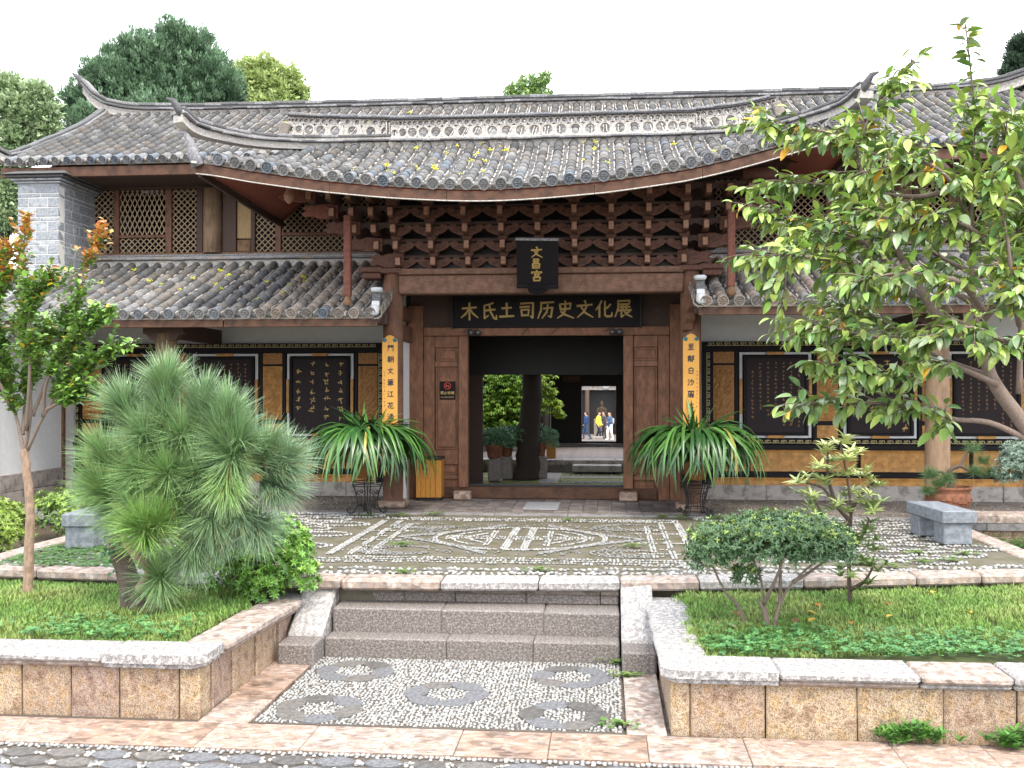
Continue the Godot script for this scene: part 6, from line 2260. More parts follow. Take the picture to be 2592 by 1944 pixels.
func pine() -> void:
	var g := thing("pine_tree", "twisted dwarf pine with long needle tufts on the left lawn", "pine tree")
	var mb := MB.new(true)
	limb(mb, [V(-3.47, -0.26, 7.0), V(-3.5, 0.0, 7.0), V(-3.58, 0.2, 6.98), V(-3.64, 0.42, 7.0), V(-3.5, 0.67, 7.02), V(-3.29, 0.98, 7.0), V(-3.17, 1.38, 7.0), V(-3.16, 1.87, 7.0), V(-3.16, 2.05, 7.0)], 0.135, 0.02, 10)
	limb(mb, [V(-3.43, -0.26, 7.06), V(-3.36, -0.1, 7.1)], 0.09, 0.05, 8)
	part(g, "trunk", mb.done(), M.bark)
	var branches := [[V(-3.38, 0.0, 7.06), V(-3.26, 0.2, 7.14), V(-3.45, 0.46, 7.22), V(-3.39, 0.57, 7.28), V(-3.2, 0.62, 7.34)], [V(-3.29, 0.98, 7.0), V(-2.87, 1.07, 7.0), V(-2.55, 1.21, 7.05), V(-2.46, 1.36, 7.08), V(-2.51, 1.7, 7.08)], [V(-2.92, 1.06, 6.95), V(-2.52, 0.98, 6.9), V(-2.27, 1.2, 6.9), V(-2.05, 1.3, 6.9)], [V(-2.46, 1.36, 7.08), V(-2.48, 1.2, 7.14), V(-2.47, 1.02, 7.18)], [V(-3.4, 0.8, 7.0), V(-3.6, 1.0, 7.05), V(-3.7, 1.2, 7.1)], [V(-3.2, 1.3, 7), V(-3.45, 1.5, 7.0), V(-3.57, 1.85, 7.0)], [V(-3.18, 1.35, 7), V(-2.9, 1.55, 7.0), V(-2.8, 1.85, 7.0)], [V(-3.36, 0.05, 7.0), V(-3.2, 0.08, 7.1), V(-3.14, 0.12, 7.12)], [V(-2.9, 1.0, 6.9), V(-2.75, 0.7, 6.85), V(-2.5, 0.55, 6.8)], [V(-2.95, 0.1, 6.7), V(-2.97, 0.4, 6.7), V(-2.9, 0.8, 6.75)]]
	for b in branches:
		mb = MB.new(true)
		limb(mb, b, 0.06, 0.016, 7)
		part(g, "branch", mb.done(), M.bark_pale)
	var nm := MB.new(false)   # one needle, three-sided and slightly bowed
	var prev := []
	for i in 4:
		var t := i / 3.0
		var c := V(0, -0.06 * t * t, t)
		var w := 0.0095 * (1.0 - t * 0.85)
		var r := [c + V(-w, 0, 0), c + V(w, 0, 0), c + V(0, w * 0.9, 0)]
		if i > 0:
			for q in 3:
				nm.quad(prev[q], prev[(q + 1) % 3], r[(q + 1) % 3], r[q])
		prev = r
	var needle := nm.done()
	# tuft: place, axis, spread, hue (0 blue green .. 1 fresh green), count
	var tufts := [[V(-3.16, 1.92, 7.0), V(0, 1, 0.1), 0.95, 0.35, 900], [V(-3.16, 1.62, 7.0), V(0, 1, 0.25), 1.25, 0.3, 900],
		[V(-3.56, 1.72, 7.0), V(-0.4, 1, 0.1), 1.0, 0.3, 800], [V(-3.3, 1.45, 7.1), V(-0.4, 1, 0.5), 1.2, 0.4, 800],
		[V(-2.8, 1.75, 7.0), V(0.35, 1, 0), 1.0, 0.25, 800], [V(-2.95, 1.45, 7.1), V(0.1, 1, 0.5), 1.2, 0.45, 800],
		[V(-2.52, 1.62, 7.08), V(0.05, 1, 0.1), 0.9, 0.3, 850], [V(-2.42, 1.42, 7.1), V(0.45, 0.9, 0.3), 1.1, 0.3, 700],
		[V(-2.55, 1.4, 7.1), V(-0.5, 0.9, 0.4), 1.1, 0.35, 700],
		[V(-2.2, 1.3, 7.0), V(0.6, 0.8, 0.1), 1.0, 0.25, 700], [V(-2.03, 1.22, 6.95), V(0.9, 0.5, 0.1), 1.1, 0.15, 750], [V(-2.1, 1.0, 6.95), V(0.9, -0.1, 0.2), 1.1, 0.1, 650],
		[V(-3.7, 1.25, 7.1), V(-0.6, 0.9, 0.1), 1.0, 0.5, 750], [V(-3.72, 0.95, 7.1), V(-0.7, 0.7, 0.3), 1.1, 0.6, 700], [V(-3.7, 0.92, 7.1), V(-0.7, 0.5, 0.4), 1.1, 0.55, 600],
		[V(-3.35, 1.1, 7.15), V(-0.1, 0.9, 0.6), 1.2, 0.55, 800], [V(-3.05, 1.1, 7.2), V(0.1, 0.9, 0.6), 1.2, 0.6, 800], [V(-2.8, 1.1, 7.15), V(0.1, 0.8, 0.5), 1.2, 0.4, 750],
		[V(-3.2, 0.6, 7.36), V(0.05, 0.75, 0.55), 1.15, 0.85, 1300], [V(-3.12, 0.64, 7.3), V(0.5, 0.6, 0.4), 1.0, 0.8, 700],
		[V(-2.48, 1.08, 7.2), V(0, -0.9, 0.45), 1.0, 0.7, 900], [V(-2.44, 1.28, 7.15), V(0.05, -0.3, 0.9), 1.4, 0.4, 800],
		[V(-2.7, 0.95, 7.05), V(-0.2, 0.1, 0.9), 1.3, 0.35, 700], [V(-2.85, 0.75, 7.0), V(0.0, 0.2, 0.9), 1.3, 0.3, 700],
		[V(-2.45, 0.75, 7.0), V(0.3, -0.5, 0.6), 1.2, 0.1, 800], [V(-2.62, 0.6, 6.95), V(0.0, -0.6, 0.6), 1.2, 0.1, 800], [V(-2.3, 0.62, 6.9), V(0.5, -0.3, 0.5), 1.1, 0.1, 650],
		[V(-2.85, 0.5, 7.05), V(0.25, -0.6, 0.5), 1.1, 0.3, 700], [V(-3.14, 0.13, 7.14), V(0.2, 0.4, 0.5), 1.35, 0.45, 600], [V(-3.3, 0.85, 7.2), V(-0.5, 0.4, 0.6), 1.1, 0.5, 500], [V(-3.5, 0.82, 7.05), V(-0.3, 0.9, 0.3), 1.1, 0.55, 700], [V(-3.0, 0.8, 7.12), V(0.1, 0.7, 0.6), 1.2, 0.5, 750], [V(-2.65, 0.72, 7.12), V(0.1, -0.1, 0.9), 1.3, 0.3, 750], [V(-2.92, 0.36, 7.0), V(0.25, -0.5, 0.6), 1.0, 0.25, 550], [V(-3.6, 0.7, 7.0), V(-0.8, 0.5, 0.3), 1.0, 0.5, 550], [V(-3.3, 1.25, 7.0), V(0.0, 1.0, 0.3), 1.2, 0.4, 700], [V(-2.65, 1.15, 7.0), V(0.3, 0.9, 0.2), 1.2, 0.3, 700]]
	for q in tufts:
		var xs := []
		var cs := []
		var axis: Vector3 = q[1]
		var ab := facing(axis, V(0.1, 0.2, 1))
		for i in int(q[4] * 1.3):
			var off: float = pow(rng.randf(), 0.72) * q[2] * 1.15
			var a := rr(0, TAU)
			var d := ab * V(sin(off) * cos(a), sin(off) * sin(a), cos(off))
			var l := rr(0.24, 0.43)
			d.y += 0.1 - 0.12 * off
			var at: Vector3 = q[0] + axis.normalized() * rr(-0.16, 0.06)
			xs.append(Transform3D(facing(d).scaled_local(V(0.55, 1.0, 1.0) * V(1, l, l)), at))
			var c := L(0.21, 0.32, 0.2).lerp(L(0.25, 0.43, 0.1), clampf(q[3] + rr(-0.15, 0.15), 0, 1))
			if rng.randf() < 0.03:
				c = L(0.3, 0.24, 0.08)
			cs.append(c * rr(0.55, 1.5))
		multi(g, "needle_tuft", needle, M.needle, xs, cs)
	# ivy on the trunk
	var xs := []
	var cs := []
	for i in 22:
		var p := along([V(-3.5, -0.1, 7.0), V(-3.62, 0.3, 7.0), V(-3.55, 0.5, 7.05)], rng.randf()) + V(rr(-0.12, 0.06), rr(-0.05, 0.05), rr(0.06, 0.14))
		xs.append(Transform3D(Basis(Vector3.UP, rr(-1, 1)) * Basis(Vector3.RIGHT, rr(0.3, 1.2)), p))
		cs.append(L(0.04, 0.1, 0.04) * rr(0.8, 1.4))
	multi(g, "ivy", leaf_mesh(0.05, 0.04, 0.3), M.leaf, xs, cs)


func cherry() -> void:
	var g := thing("cherry_tree", "young cherry tree with drooping yellow-green leaves filling the right side", "tree")
	var mb := MB.new(true)
	limb(mb, [V(4.72, -0.3, 8.2), V(4.7, 0.5, 8.22), V(4.62, 0.95, 8.25), V(4.36, 1.49, 8.3), V(4.05, 1.95, 8.3), V(3.95, 2.2, 8.3), V(3.64, 2.5, 8.25), V(3.39, 2.92, 8.2)], 0.09, 0.03, 10)
	part(g, "trunk", mb.done(), M.bark_grey)
	var lines := [
		[V(4.36, 1.49, 8.3), V(4.02, 1.65, 8.3), V(3.74, 1.68, 8.32), V(3.46, 1.77, 8.35), V(3.01, 1.81, 8.35), V(2.6, 1.8, 8.35)],
		[V(4.05, 1.95, 8.3), V(3.81, 2.42, 8.2), V(3.39, 2.71, 8.1), V(3.01, 2.93, 8.05), V(2.62, 3.26, 8.0), V(2.4, 3.36, 8.0)],
		[V(3.95, 2.2, 8.3), V(3.85, 2.77, 8.4), V(3.83, 3.49, 8.45), V(3.85, 4.03, 8.45), V(3.79, 4.68, 8.45)],
		[V(3.83, 3.42, 8.4), V(3.5, 3.8, 8.3), V(3.11, 3.87, 8.25), V(2.69, 3.98, 8.2), V(2.33, 4.02, 8.2)],
		[V(3.39, 2.92, 8.2), V(3.18, 3.36, 8.3), V(3.01, 3.72, 8.35), V(3.11, 4.05, 8.4), V(3.3, 4.3, 8.4)],
		[V(3.81, 2.42, 8.3), V(3.5, 2.3, 8.4), V(3.11, 2.31, 8.45), V(2.83, 2.37, 8.5), V(2.6, 2.42, 8.5)],
		[V(4.23, 1.88, 8.3), V(4.19, 2.59, 8.45), V(4.16, 3.31, 8.5), V(4.19, 3.84, 8.5)],
		[V(3.39, 2.78, 8.2), V(3.04, 2.78, 8.4), V(2.76, 2.9, 8.5), V(2.48, 2.93, 8.55), V(2.24, 2.94, 8.55)],
		[V(4.05, 1.95, 8.35), V(3.6, 2.1, 8.5), V(3.25, 2.0, 8.6), V(2.97, 2.06, 8.6), V(2.72, 2.1, 8.6)],
		[V(3.83, 3.49, 8.4), V(3.53, 3.43, 8.2), V(3.18, 3.5, 8.05), V(2.83, 3.58, 8.0), V(2.5, 3.6, 7.95)],
		[V(3.95, 2.42, 8.3), V(4.16, 2.77, 8.5), V(4.29, 3.13, 8.6)],
		[V(3.9, 2.6, 8.2), V(3.5, 2.95, 7.9), V(3.2, 3.25, 7.8), V(2.9, 3.3, 7.7)],
		[V(4.1, 2.0, 8.2), V(3.7, 2.2, 7.9), V(3.3, 2.5, 7.8), V(3.0, 2.6, 7.75)],
		[V(4.3, 1.7, 8.3), V(4.4, 2.3, 8.2), V(4.35, 3.0, 8.1), V(4.3, 3.5, 8.1)],
		[V(4.0, 3.0, 8.4), V(3.7, 3.15, 8.6), V(3.4, 3.15, 8.7), V(3.05, 3.2, 8.7)],
		[V(2.62, 3.26, 8.0), V(2.55, 3.1, 8.1), V(2.48, 2.7, 8.15)],
		[V(3.9, 2.5, 8.5), V(3.6, 2.7, 8.8), V(3.2, 2.75, 8.9), V(2.9, 2.7, 8.95)],
		[V(4.0, 2.8, 8.2), V(3.75, 3.0, 7.9), V(3.5, 3.3, 7.8), V(3.3, 3.7, 7.8)],
		[V(4.2, 2.4, 8.4), V(4.0, 2.6, 8.8), V(3.9, 3.0, 8.95), V(3.8, 3.4, 9.0)],
		[V(4.2, 2.2, 8.4), V(3.95, 2.25, 8.8), V(3.65, 2.35, 9.0), V(3.4, 2.3, 9.05)],
		[V(4.3, 2.9, 8.4), V(4.15, 3.2, 8.7), V(4.0, 3.6, 8.8), V(3.95, 3.8, 8.8)],
		[V(3.83, 3.2, 8.4), V(3.6, 3.5, 8.6), V(3.35, 3.6, 8.7), V(3.1, 3.55, 8.75)],
		[V(3.3, 2.9, 8.2), V(3.0, 3.1, 8.3), V(2.7, 3.15, 8.35)]]
	var leaves := []
	var twig := MB.new(true)
	for li in lines.size():
		var line: Array = lines[li]
		mb = MB.new(true)
		limb(mb, line, 0.028 if li > 0 else 0.03, 0.005, 6)
		part(g, "branch", mb.done(), M.bark_grey)
		var length := 0.0
		for i in line.size() - 1:
			length += line[i].distance_to(line[i + 1])
		var count := int(length / 0.045)
		var from := 0.3 if li in [0, 2, 6, 13] else 0.18
		if li == 0:
			from = 0.38
		for i in count + 1:
			var t := lerpf(from, 1.0, float(i) / count)
			var p := along(line, t)
			var d := (along(line, minf(t + 0.03, 1.0)) - along(line, t - 0.03)).normalized()
			var bare: bool = li == 2 and t > 0.72
			var tl := rr(0.14, 0.36) if not bare else rr(0.03, 0.08)
			if li == 0:
				tl *= 0.75
			var out := (d * rr(0.4, 1.0) + V(rr(-0.7, 0.5), rr(-0.6, 0.75), rr(-0.9, 0.9))).normalized()
			if i == count:
				out = d
			var e := p + out * tl + V(0, -tl * tl * 0.3, 0)
			twig.tube([p, (p + e) * 0.5 + V(0, tl * 0.06, 0), e], [0.005, 0.004, 0.002], 4)
			var nl := int(tl / 0.042) + 2
			if bare:
				nl = 2
			for k in nl:
				var u := (k + 0.7) / nl
				var q := p.lerp(e, u)
				var s := -1.0 if k % 2 else 1.0
				var sidev := out.cross(Vector3.UP).normalized() * s
				var dir := (out * rr(0.3, 0.9) + sidev * rr(0.2, 0.9) + V(rr(-0.2, 0.2), rr(-1.15, 0.15), rr(-0.2, 0.3))).normalized()
				if k == nl - 1:
					dir = (out + V(0, rr(-0.6, 0.3), 0)).normalized()
				if bare:
					dir = (sidev + V(rr(-0.2, 0.2), rr(-0.2, 0.5), rr(-0.3, 0.3))).normalized()
				var young: bool = u > 0.85 and p.y > 2.2
				var sc := rr(0.6, 1.15) * (0.8 if young else 1.0)
				var b := facing(dir, V(rr(-0.4, 0.4), 1, rr(-0.4, 0.6))) * Basis(Vector3.BACK, rr(-0.5, 0.5))
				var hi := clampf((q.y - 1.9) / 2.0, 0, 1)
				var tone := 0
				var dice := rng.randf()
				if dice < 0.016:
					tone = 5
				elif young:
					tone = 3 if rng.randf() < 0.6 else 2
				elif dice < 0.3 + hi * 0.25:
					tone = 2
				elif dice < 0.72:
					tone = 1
				elif dice < 0.8:
					tone = 4
				leaves.append([q.distance_to(EYE), Transform3D(b.scaled_local(Vector3.ONE * sc), q), tone, rng.randi() % 3])
	part(g, "twigs", twig.done(), M.bark_grey).set_meta("kind", "stuff")
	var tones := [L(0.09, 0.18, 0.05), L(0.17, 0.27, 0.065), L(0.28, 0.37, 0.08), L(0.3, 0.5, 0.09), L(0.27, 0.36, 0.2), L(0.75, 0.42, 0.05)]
	for i in tones.size():
		mk("cherry%d" % i, tones[i], 0.38, T.cloud, V(6, 6, 6), {"back": Color(0.55, 0.6, 0.3), "spec": 0.5})
	var meshes := [leaf_mesh(0.14, 0.06, 0.5, 5), leaf_mesh(0.15, 0.056, 0.9, 5), leaf_mesh(0.125, 0.058, 0.2, 5, 0.5)]
	leaves.sort_custom(func(a, b): return a[0] < b[0])
	var rest := [[], [], []]
	var rest_c := [[], [], []]
	for i in leaves.size():
		var a: Array = leaves[i]
		if i < 300:
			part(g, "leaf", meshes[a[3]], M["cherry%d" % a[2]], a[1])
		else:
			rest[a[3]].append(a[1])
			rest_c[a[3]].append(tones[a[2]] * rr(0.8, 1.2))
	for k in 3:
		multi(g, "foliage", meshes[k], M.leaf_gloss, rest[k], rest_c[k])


func crape() -> void:
	var g := thing("crape_myrtle", "slender crape myrtle at the left edge with orange tips", "small tree")
	var mb := MB.new(true)
	limb(mb, [V(-4.82, -0.28, 6.54), V(-4.8, 0.3, 6.54), V(-4.79, 0.69, 6.54), V(-4.83, 1.1, 6.54), V(-4.86, 1.3, 6.54)], 0.052, 0.04, 9)
	part(g, "trunk", mb.done(), M.bark_pale)
	var lines := [[V(-4.86, 1.26, 6.54), V(-4.97, 1.64, 6.5), V(-5.1, 2.01, 6.5), V(-5.2, 2.5, 6.5)], [V(-4.86, 1.27, 6.54), V(-4.77, 1.64, 6.58), V(-4.77, 2.11, 6.6), V(-4.82, 2.58, 6.6), V(-4.84, 3.24, 6.6), V(-4.82, 3.5, 6.6)], [V(-4.82, 1.3, 6.54), V(-4.62, 1.64, 6.6), V(-4.4, 1.92, 6.64), V(-4.1, 2.15, 6.66), V(-3.84, 2.29, 6.66)], [V(-4.76, 1.64, 6.56), V(-4.6, 2.11, 6.5), V(-4.42, 2.58, 6.45), V(-4.25, 3.2, 6.45), V(-4.13, 3.42, 6.45)], [V(-4.62, 1.64, 6.6), V(-4.52, 2.01, 6.7), V(-4.2, 2.42, 6.75), V(-3.96, 2.6, 6.75)], [V(-4.9, 1.45, 6.5), V(-4.95, 2.0, 6.3), V(-4.8, 2.5, 6.2)], [V(-4.8, 1.5, 6.6), V(-4.65, 2.1, 6.8), V(-4.6, 2.7, 6.9), V(-4.4, 2.95, 6.9)], [V(-5.0, 1.7, 6.5), V(-5.15, 2.3, 6.7), V(-5.0, 2.9, 6.75), V(-4.95, 3.2, 6.75)], [V(-4.6, 1.7, 6.6), V(-4.35, 1.8, 6.7), V(-4.15, 1.85, 6.75)]]
	var xs := []
	var cs := []
	var twig := MB.new(true)
	for li in lines.size():
		var line: Array = lines[li]
		mb = MB.new(true)
		limb(mb, line, 0.024, 0.006, 6)
		part(g, "branch", mb.done(), M.bark_grey)
		for i in 108:
			var t := rr(0.34, 1.0)
			if i == 0:
				t = 1.0
			if along(line, t).y > 2.9 and rng.randf() < 0.55 and i > 0:
				continue
			var p := along(line, t)
			var d := (along(line, minf(t + 0.05, 1.0)) - along(line, t - 0.05)).normalized()
			var out := (d + V(rr(-0.9, 0.9), rr(-0.3, 0.8), rr(-0.9, 0.9))).normalized()
			var tl := rr(0.12, 0.3)
			if i == 0:
				out = d
				tl = 0.2
			var e := p + out * tl
			twig.tube([p, e], [0.004, 0.002], 4)
			var n := int(tl / 0.02)
			for k in n:
				var u := (k + 0.5) / n
				var q := p.lerp(e, u)
				var dir := (out * 0.5 + V(rr(-1, 1), rr(-0.5, 0.6), rr(-1, 1))).normalized()
				xs.append(Transform3D(facing(dir, V(rr(-0.4, 0.4), 1, rr(-0.4, 0.6))).scaled_local(Vector3.ONE * rr(0.75, 1.2)), q))
				var c := L(0.09, 0.2, 0.04).lerp(L(0.22, 0.38, 0.07), rng.randf())
				if q.y > 2.95 and rng.randf() < (q.y - 2.85) * 1.3:
					c = L(0.6, 0.2, 0.07).lerp(L(0.45, 0.36, 0.06), rng.randf())
				elif rng.randf() < 0.025:
					c = L(0.6, 0.42, 0.04)
				cs.append(c * rr(0.8, 1.2))
	part(g, "twigs", twig.done(), M.bark_grey).set_meta("kind", "stuff")
	multi(g, "foliage", leaf_mesh(0.076, 0.048, 0.4, 3), M.leaf_gloss, xs, cs)


func bush(called: String, label: String, stems: Array, lobes: Array, mesh: ArrayMesh, count: int, low: Color, high: Color, tip: Color, tips := 0.15, gloss := true, shell := 0.6) -> Node3D:
	var g := thing(called, label, "shrub")
	for s in stems:
		var mb := MB.new(true)
		limb(mb, s, 0.022, 0.007, 6)
		part(g, "stem", mb.done(), M.bark_grey)
	var xs := []
	var cs := []
	var total := 0.0
	for l in lobes:
		total += l[3] * l[3]
	for l in lobes:
		var c := V(l[0], l[1], l[2])
		var flatness: float = l[4] if l.size() > 4 else 1.0
		for i in int(count * l[3] * l[3] / total):
			var d := V(rr(-1, 1), rr(-1, 1), rr(-1, 1)).normalized()
			if d.y < -0.5:
				d.y *= -0.6
			var r: float = l[3] * lerpf(shell, 1.06, pow(rng.randf(), 0.5)) * rr(0.88, 1.06)
			var p := c + V(d.x * r, d.y * r * flatness, d.z * r)
			var up := (d + V(rr(-0.5, 0.5), rr(0.1, 0.9), rr(-0.5, 0.5))).normalized()
			xs.append(Transform3D(facing(up.cross(V(rr(-1, 1), rr(-1, 1), rr(-1, 1)).normalized()), up).scaled_local(Vector3.ONE * rr(0.7, 1.25)), p))
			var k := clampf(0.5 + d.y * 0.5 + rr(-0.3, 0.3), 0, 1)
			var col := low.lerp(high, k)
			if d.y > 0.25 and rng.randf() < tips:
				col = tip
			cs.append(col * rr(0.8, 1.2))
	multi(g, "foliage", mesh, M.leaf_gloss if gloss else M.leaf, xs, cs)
	return g


func tall_shrub() -> void:
	var g := thing("rhododendron", "tall open shrub with leaf rosettes behind the clipped bush", "shrub")
	var stems := [[V(3.44, -0.25, 6.2), V(3.43, 0.28, 6.2), V(3.45, 0.69, 6.2), V(3.42, 1.0, 6.2), V(3.35, 1.4, 6.2)], [V(3.44, 0.62, 6.2), V(3.28, 0.8, 6.25), V(3.16, 0.95, 6.3), V(3.0, 1.0, 6.3)], [V(3.44, 0.7, 6.2), V(3.55, 0.85, 6.1), V(3.7, 1.0, 6.1)], [V(3.43, 0.3, 6.2), V(3.55, 0.5, 6.25), V(3.6, 0.65, 6.3)], [V(3.3, 0.8, 6.2), V(3.24, 1.05, 6.15), V(3.24, 1.3, 6.15)], [V(3.44, -0.05, 6.2), V(3.55, 0.05, 6.3), V(3.62, 0.2, 6.35)], [V(3.43, 0.6, 6.2), V(3.2, 0.62, 6.35), V(3.06, 0.85, 6.4)]]
	for s in stems:
		var mb := MB.new(true)
		limb(mb, s, 0.026, 0.008, 6)
		part(g, "stem", mb.done(), M.bark)
	var wm := whorl_mesh(9, 0.125, 0.031, 0.6)
	var spots := [V(3.35, 1.42, 6.2), V(3.24, 1.32, 6.2), V(3.5, 1.26, 6.1), V(3.1, 1.14, 6.3), V(3.59, 1.06, 6.1), V(2.98, 1.03, 6.3), V(3.17, 0.98, 6.3), V(3.37, 1.05, 6.25), V(3.72, 1.01, 6.1), V(3.55, 0.86, 6.3), V(3.28, 0.78, 6.4), V(3.6, 0.68, 6.3), V(3.04, 0.9, 6.4), V(3.5, 0.55, 6.4), V(3.62, 0.4, 6.3), V(3.24, 1.15, 6.1), V(3.66, 0.2, 6.35), V(3.55, 0.25, 6.1), V(3.35, 1.22, 6.3), V(3.1, 0.75, 6.2), V(3.68, 0.8, 6.2), V(3.42, 0.4, 6.4), V(3.7, 0.55, 6.15), V(3.0, 0.92, 6.15), V(3.3, 0.5, 6.35), V(3.46, 0.85, 6.0), V(3.58, 0.02, 6.3), V(3.34, 0.15, 6.35)]
	for i in spots.size():
		var hi := clampf((spots[i].y - 0.5) / 0.8, 0, 1)
		var xs := []
		var cs := []
		for k in 4:
			xs.append(Transform3D(Basis(V(rr(-1, 1), 0, rr(-1, 1)).normalized(), rr(0, 0.5)) * Basis(Vector3.UP, rr(0, TAU)).scaled(Vector3.ONE * rr(0.75, 1.15)), spots[i] + V(rr(-0.07, 0.07), rr(-0.06, 0.06), rr(-0.07, 0.07))))
			cs.append(L(0.13, 0.21, 0.06).lerp(L(0.45, 0.5, 0.19), clampf(hi + rr(-0.3, 0.3), 0, 1)))
		multi(g, "leaf_rosette", wm, M.leaf_gloss, xs, cs)


func small_plants() -> void:
	var tiny := whorl_mesh(4, 0.042, 0.015, 0.8)
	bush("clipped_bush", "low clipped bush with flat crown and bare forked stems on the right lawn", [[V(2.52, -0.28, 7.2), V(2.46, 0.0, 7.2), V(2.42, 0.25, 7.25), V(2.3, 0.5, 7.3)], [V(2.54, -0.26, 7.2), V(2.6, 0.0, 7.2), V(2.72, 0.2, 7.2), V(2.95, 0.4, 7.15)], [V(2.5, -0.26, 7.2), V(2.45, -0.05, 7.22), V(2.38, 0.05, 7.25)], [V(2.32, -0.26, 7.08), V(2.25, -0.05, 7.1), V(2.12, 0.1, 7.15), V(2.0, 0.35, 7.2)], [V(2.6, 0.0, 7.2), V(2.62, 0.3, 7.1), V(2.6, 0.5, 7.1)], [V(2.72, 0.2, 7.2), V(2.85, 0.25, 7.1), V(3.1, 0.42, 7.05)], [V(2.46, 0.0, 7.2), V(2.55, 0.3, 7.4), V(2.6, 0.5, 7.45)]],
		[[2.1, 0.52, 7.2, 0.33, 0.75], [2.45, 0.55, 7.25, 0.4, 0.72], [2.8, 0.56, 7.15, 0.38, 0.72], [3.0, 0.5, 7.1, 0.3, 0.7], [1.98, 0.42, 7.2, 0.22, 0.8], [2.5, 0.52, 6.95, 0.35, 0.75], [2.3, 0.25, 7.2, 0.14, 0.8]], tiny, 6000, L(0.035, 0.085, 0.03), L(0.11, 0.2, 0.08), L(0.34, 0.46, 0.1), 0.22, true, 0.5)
	var az := whorl_mesh(6, 0.058, 0.017, 0.7)
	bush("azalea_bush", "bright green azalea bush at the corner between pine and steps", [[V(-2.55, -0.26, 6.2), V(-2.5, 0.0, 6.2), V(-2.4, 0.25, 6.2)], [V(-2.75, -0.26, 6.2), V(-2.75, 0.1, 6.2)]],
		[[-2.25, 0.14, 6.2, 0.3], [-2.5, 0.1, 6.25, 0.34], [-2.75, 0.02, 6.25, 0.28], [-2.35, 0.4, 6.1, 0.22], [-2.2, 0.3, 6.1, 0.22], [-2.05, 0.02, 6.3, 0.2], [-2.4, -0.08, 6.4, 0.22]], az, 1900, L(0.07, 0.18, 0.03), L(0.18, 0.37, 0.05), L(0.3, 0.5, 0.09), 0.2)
	bush("azalea_hedge", "yellow-green azalea mound at the left edge, behind the slender trunk", [[V(-6.9, -0.3, 3.6), V(-6.85, 0.1, 3.6)]],
		[[-6.9, 0.08, 3.5, 0.35], [-7.2, 0.1, 3.4, 0.4], [-7.5, 0.1, 3.2, 0.4], [-6.75, -0.05, 3.7, 0.25], [-7.1, -0.1, 3.9, 0.3]], az, 1500, L(0.1, 0.15, 0.025), L(0.2, 0.3, 0.04), L(0.32, 0.44, 0.07), 0.2)
	bush("azalea_hedge", "yellow-green azalea mound behind the left stone bench", [[V(-6.5, -0.3, 2.3), V(-6.45, 0.1, 2.3)]],
		[[-6.75, 0.12, 2.2, 0.36], [-6.35, 0.18, 2.0, 0.36], [-6.1, 0.16, 1.8, 0.3], [-6.5, -0.02, 2.4, 0.3], [-7.1, 0.1, 2.0, 0.34], [-6.2, 0.0, 2.2, 0.26]], az, 1700, L(0.08, 0.17, 0.035), L(0.17, 0.27, 0.04), L(0.3, 0.42, 0.07), 0.2)
	bush("blue_juniper", "grey-green clipped shrub at the right edge beside the potted pine", [[V(6.9, 0.1, 1.6), V(6.85, 0.6, 1.6)]],
		[[6.85, 0.85, 1.6, 0.32], [6.7, 0.75, 1.65, 0.26], [7.1, 0.8, 1.5, 0.35], [6.8, 1.0, 1.5, 0.22]], tiny, 1800, L(0.06, 0.1, 0.07), L(0.2, 0.28, 0.22), L(0.3, 0.36, 0.3), 0.2, false)
	# weeds at the foot of the right planter
	var weed := whorl_mesh(6, 0.09, 0.024, 0.8)
	for q in [["leafy green weed clump at the foot of the right planter wall, nearer the path", 3.35, 8.66, 26, 0.3], ["tall leafy weed clump at the foot of the planter wall in the right corner", 4.15, 8.7, 34, 0.34]]:
		var g := thing("weed_clump", q[0], "weed", "weeds under the right planter")
		var xs := []
		var cs := []
		for k in q[3] * 2:
			var x: float = q[1] + rr(-1, 1) * q[4] * (1.0 if k % 2 else 0.6)
			xs.append(Transform3D(Basis(Vector3.UP, rr(0, TAU)) * Basis(Vector3.RIGHT, rr(-0.4, 0.4)).scaled(Vector3.ONE * rr(0.7, 1.2)), V(x, LY + rr(0.01, 0.14) * (1.0 - absf(x - q[1]) / q[4] * 0.6), q[2] + rr(-0.06, 0.06))))
			cs.append(L(0.05, 0.15, 0.035).lerp(L(0.12, 0.27, 0.05), rng.randf()))
		multi(g, "foliage", weed, M.leaf, xs, cs)
	# trained pine in the pot
	var g := thing("bonsai_pine", "small trained pine in the terracotta pot by the right column", "bonsai", "", V(6.05, 0.42, 0.95))
	var mb := MB.new(true)
	limb(mb, [V(0, 0, 0), V(0.05, 0.15, 0), V(0.0, 0.3, 0.05), V(0.15, 0.38, 0.05), V(0.3, 0.3, 0.1)], 0.05, 0.02, 7)
	limb(mb, [V(0.05, 0.2, 0), V(-0.15, 0.3, 0.1), V(-0.3, 0.25, 0.15)], 0.03, 0.012, 6)
	limb(mb, [V(0.15, 0.38, 0.05), V(0.25, 0.55, 0), V(0.35, 0.65, 0)], 0.025, 0.01, 6)
	part(g, "trunk", mb.done(), M.bark)
	var nmb := MB.new(false)
	nmb.tri(V(-0.03, 0, 0), V(0.03, 0, 0), V(0, 0, 1))
	nmb.tri(V(0, -0.03, 0), V(0, 0.03, 0), V(0, 0, 1))
	var nd := nmb.done()
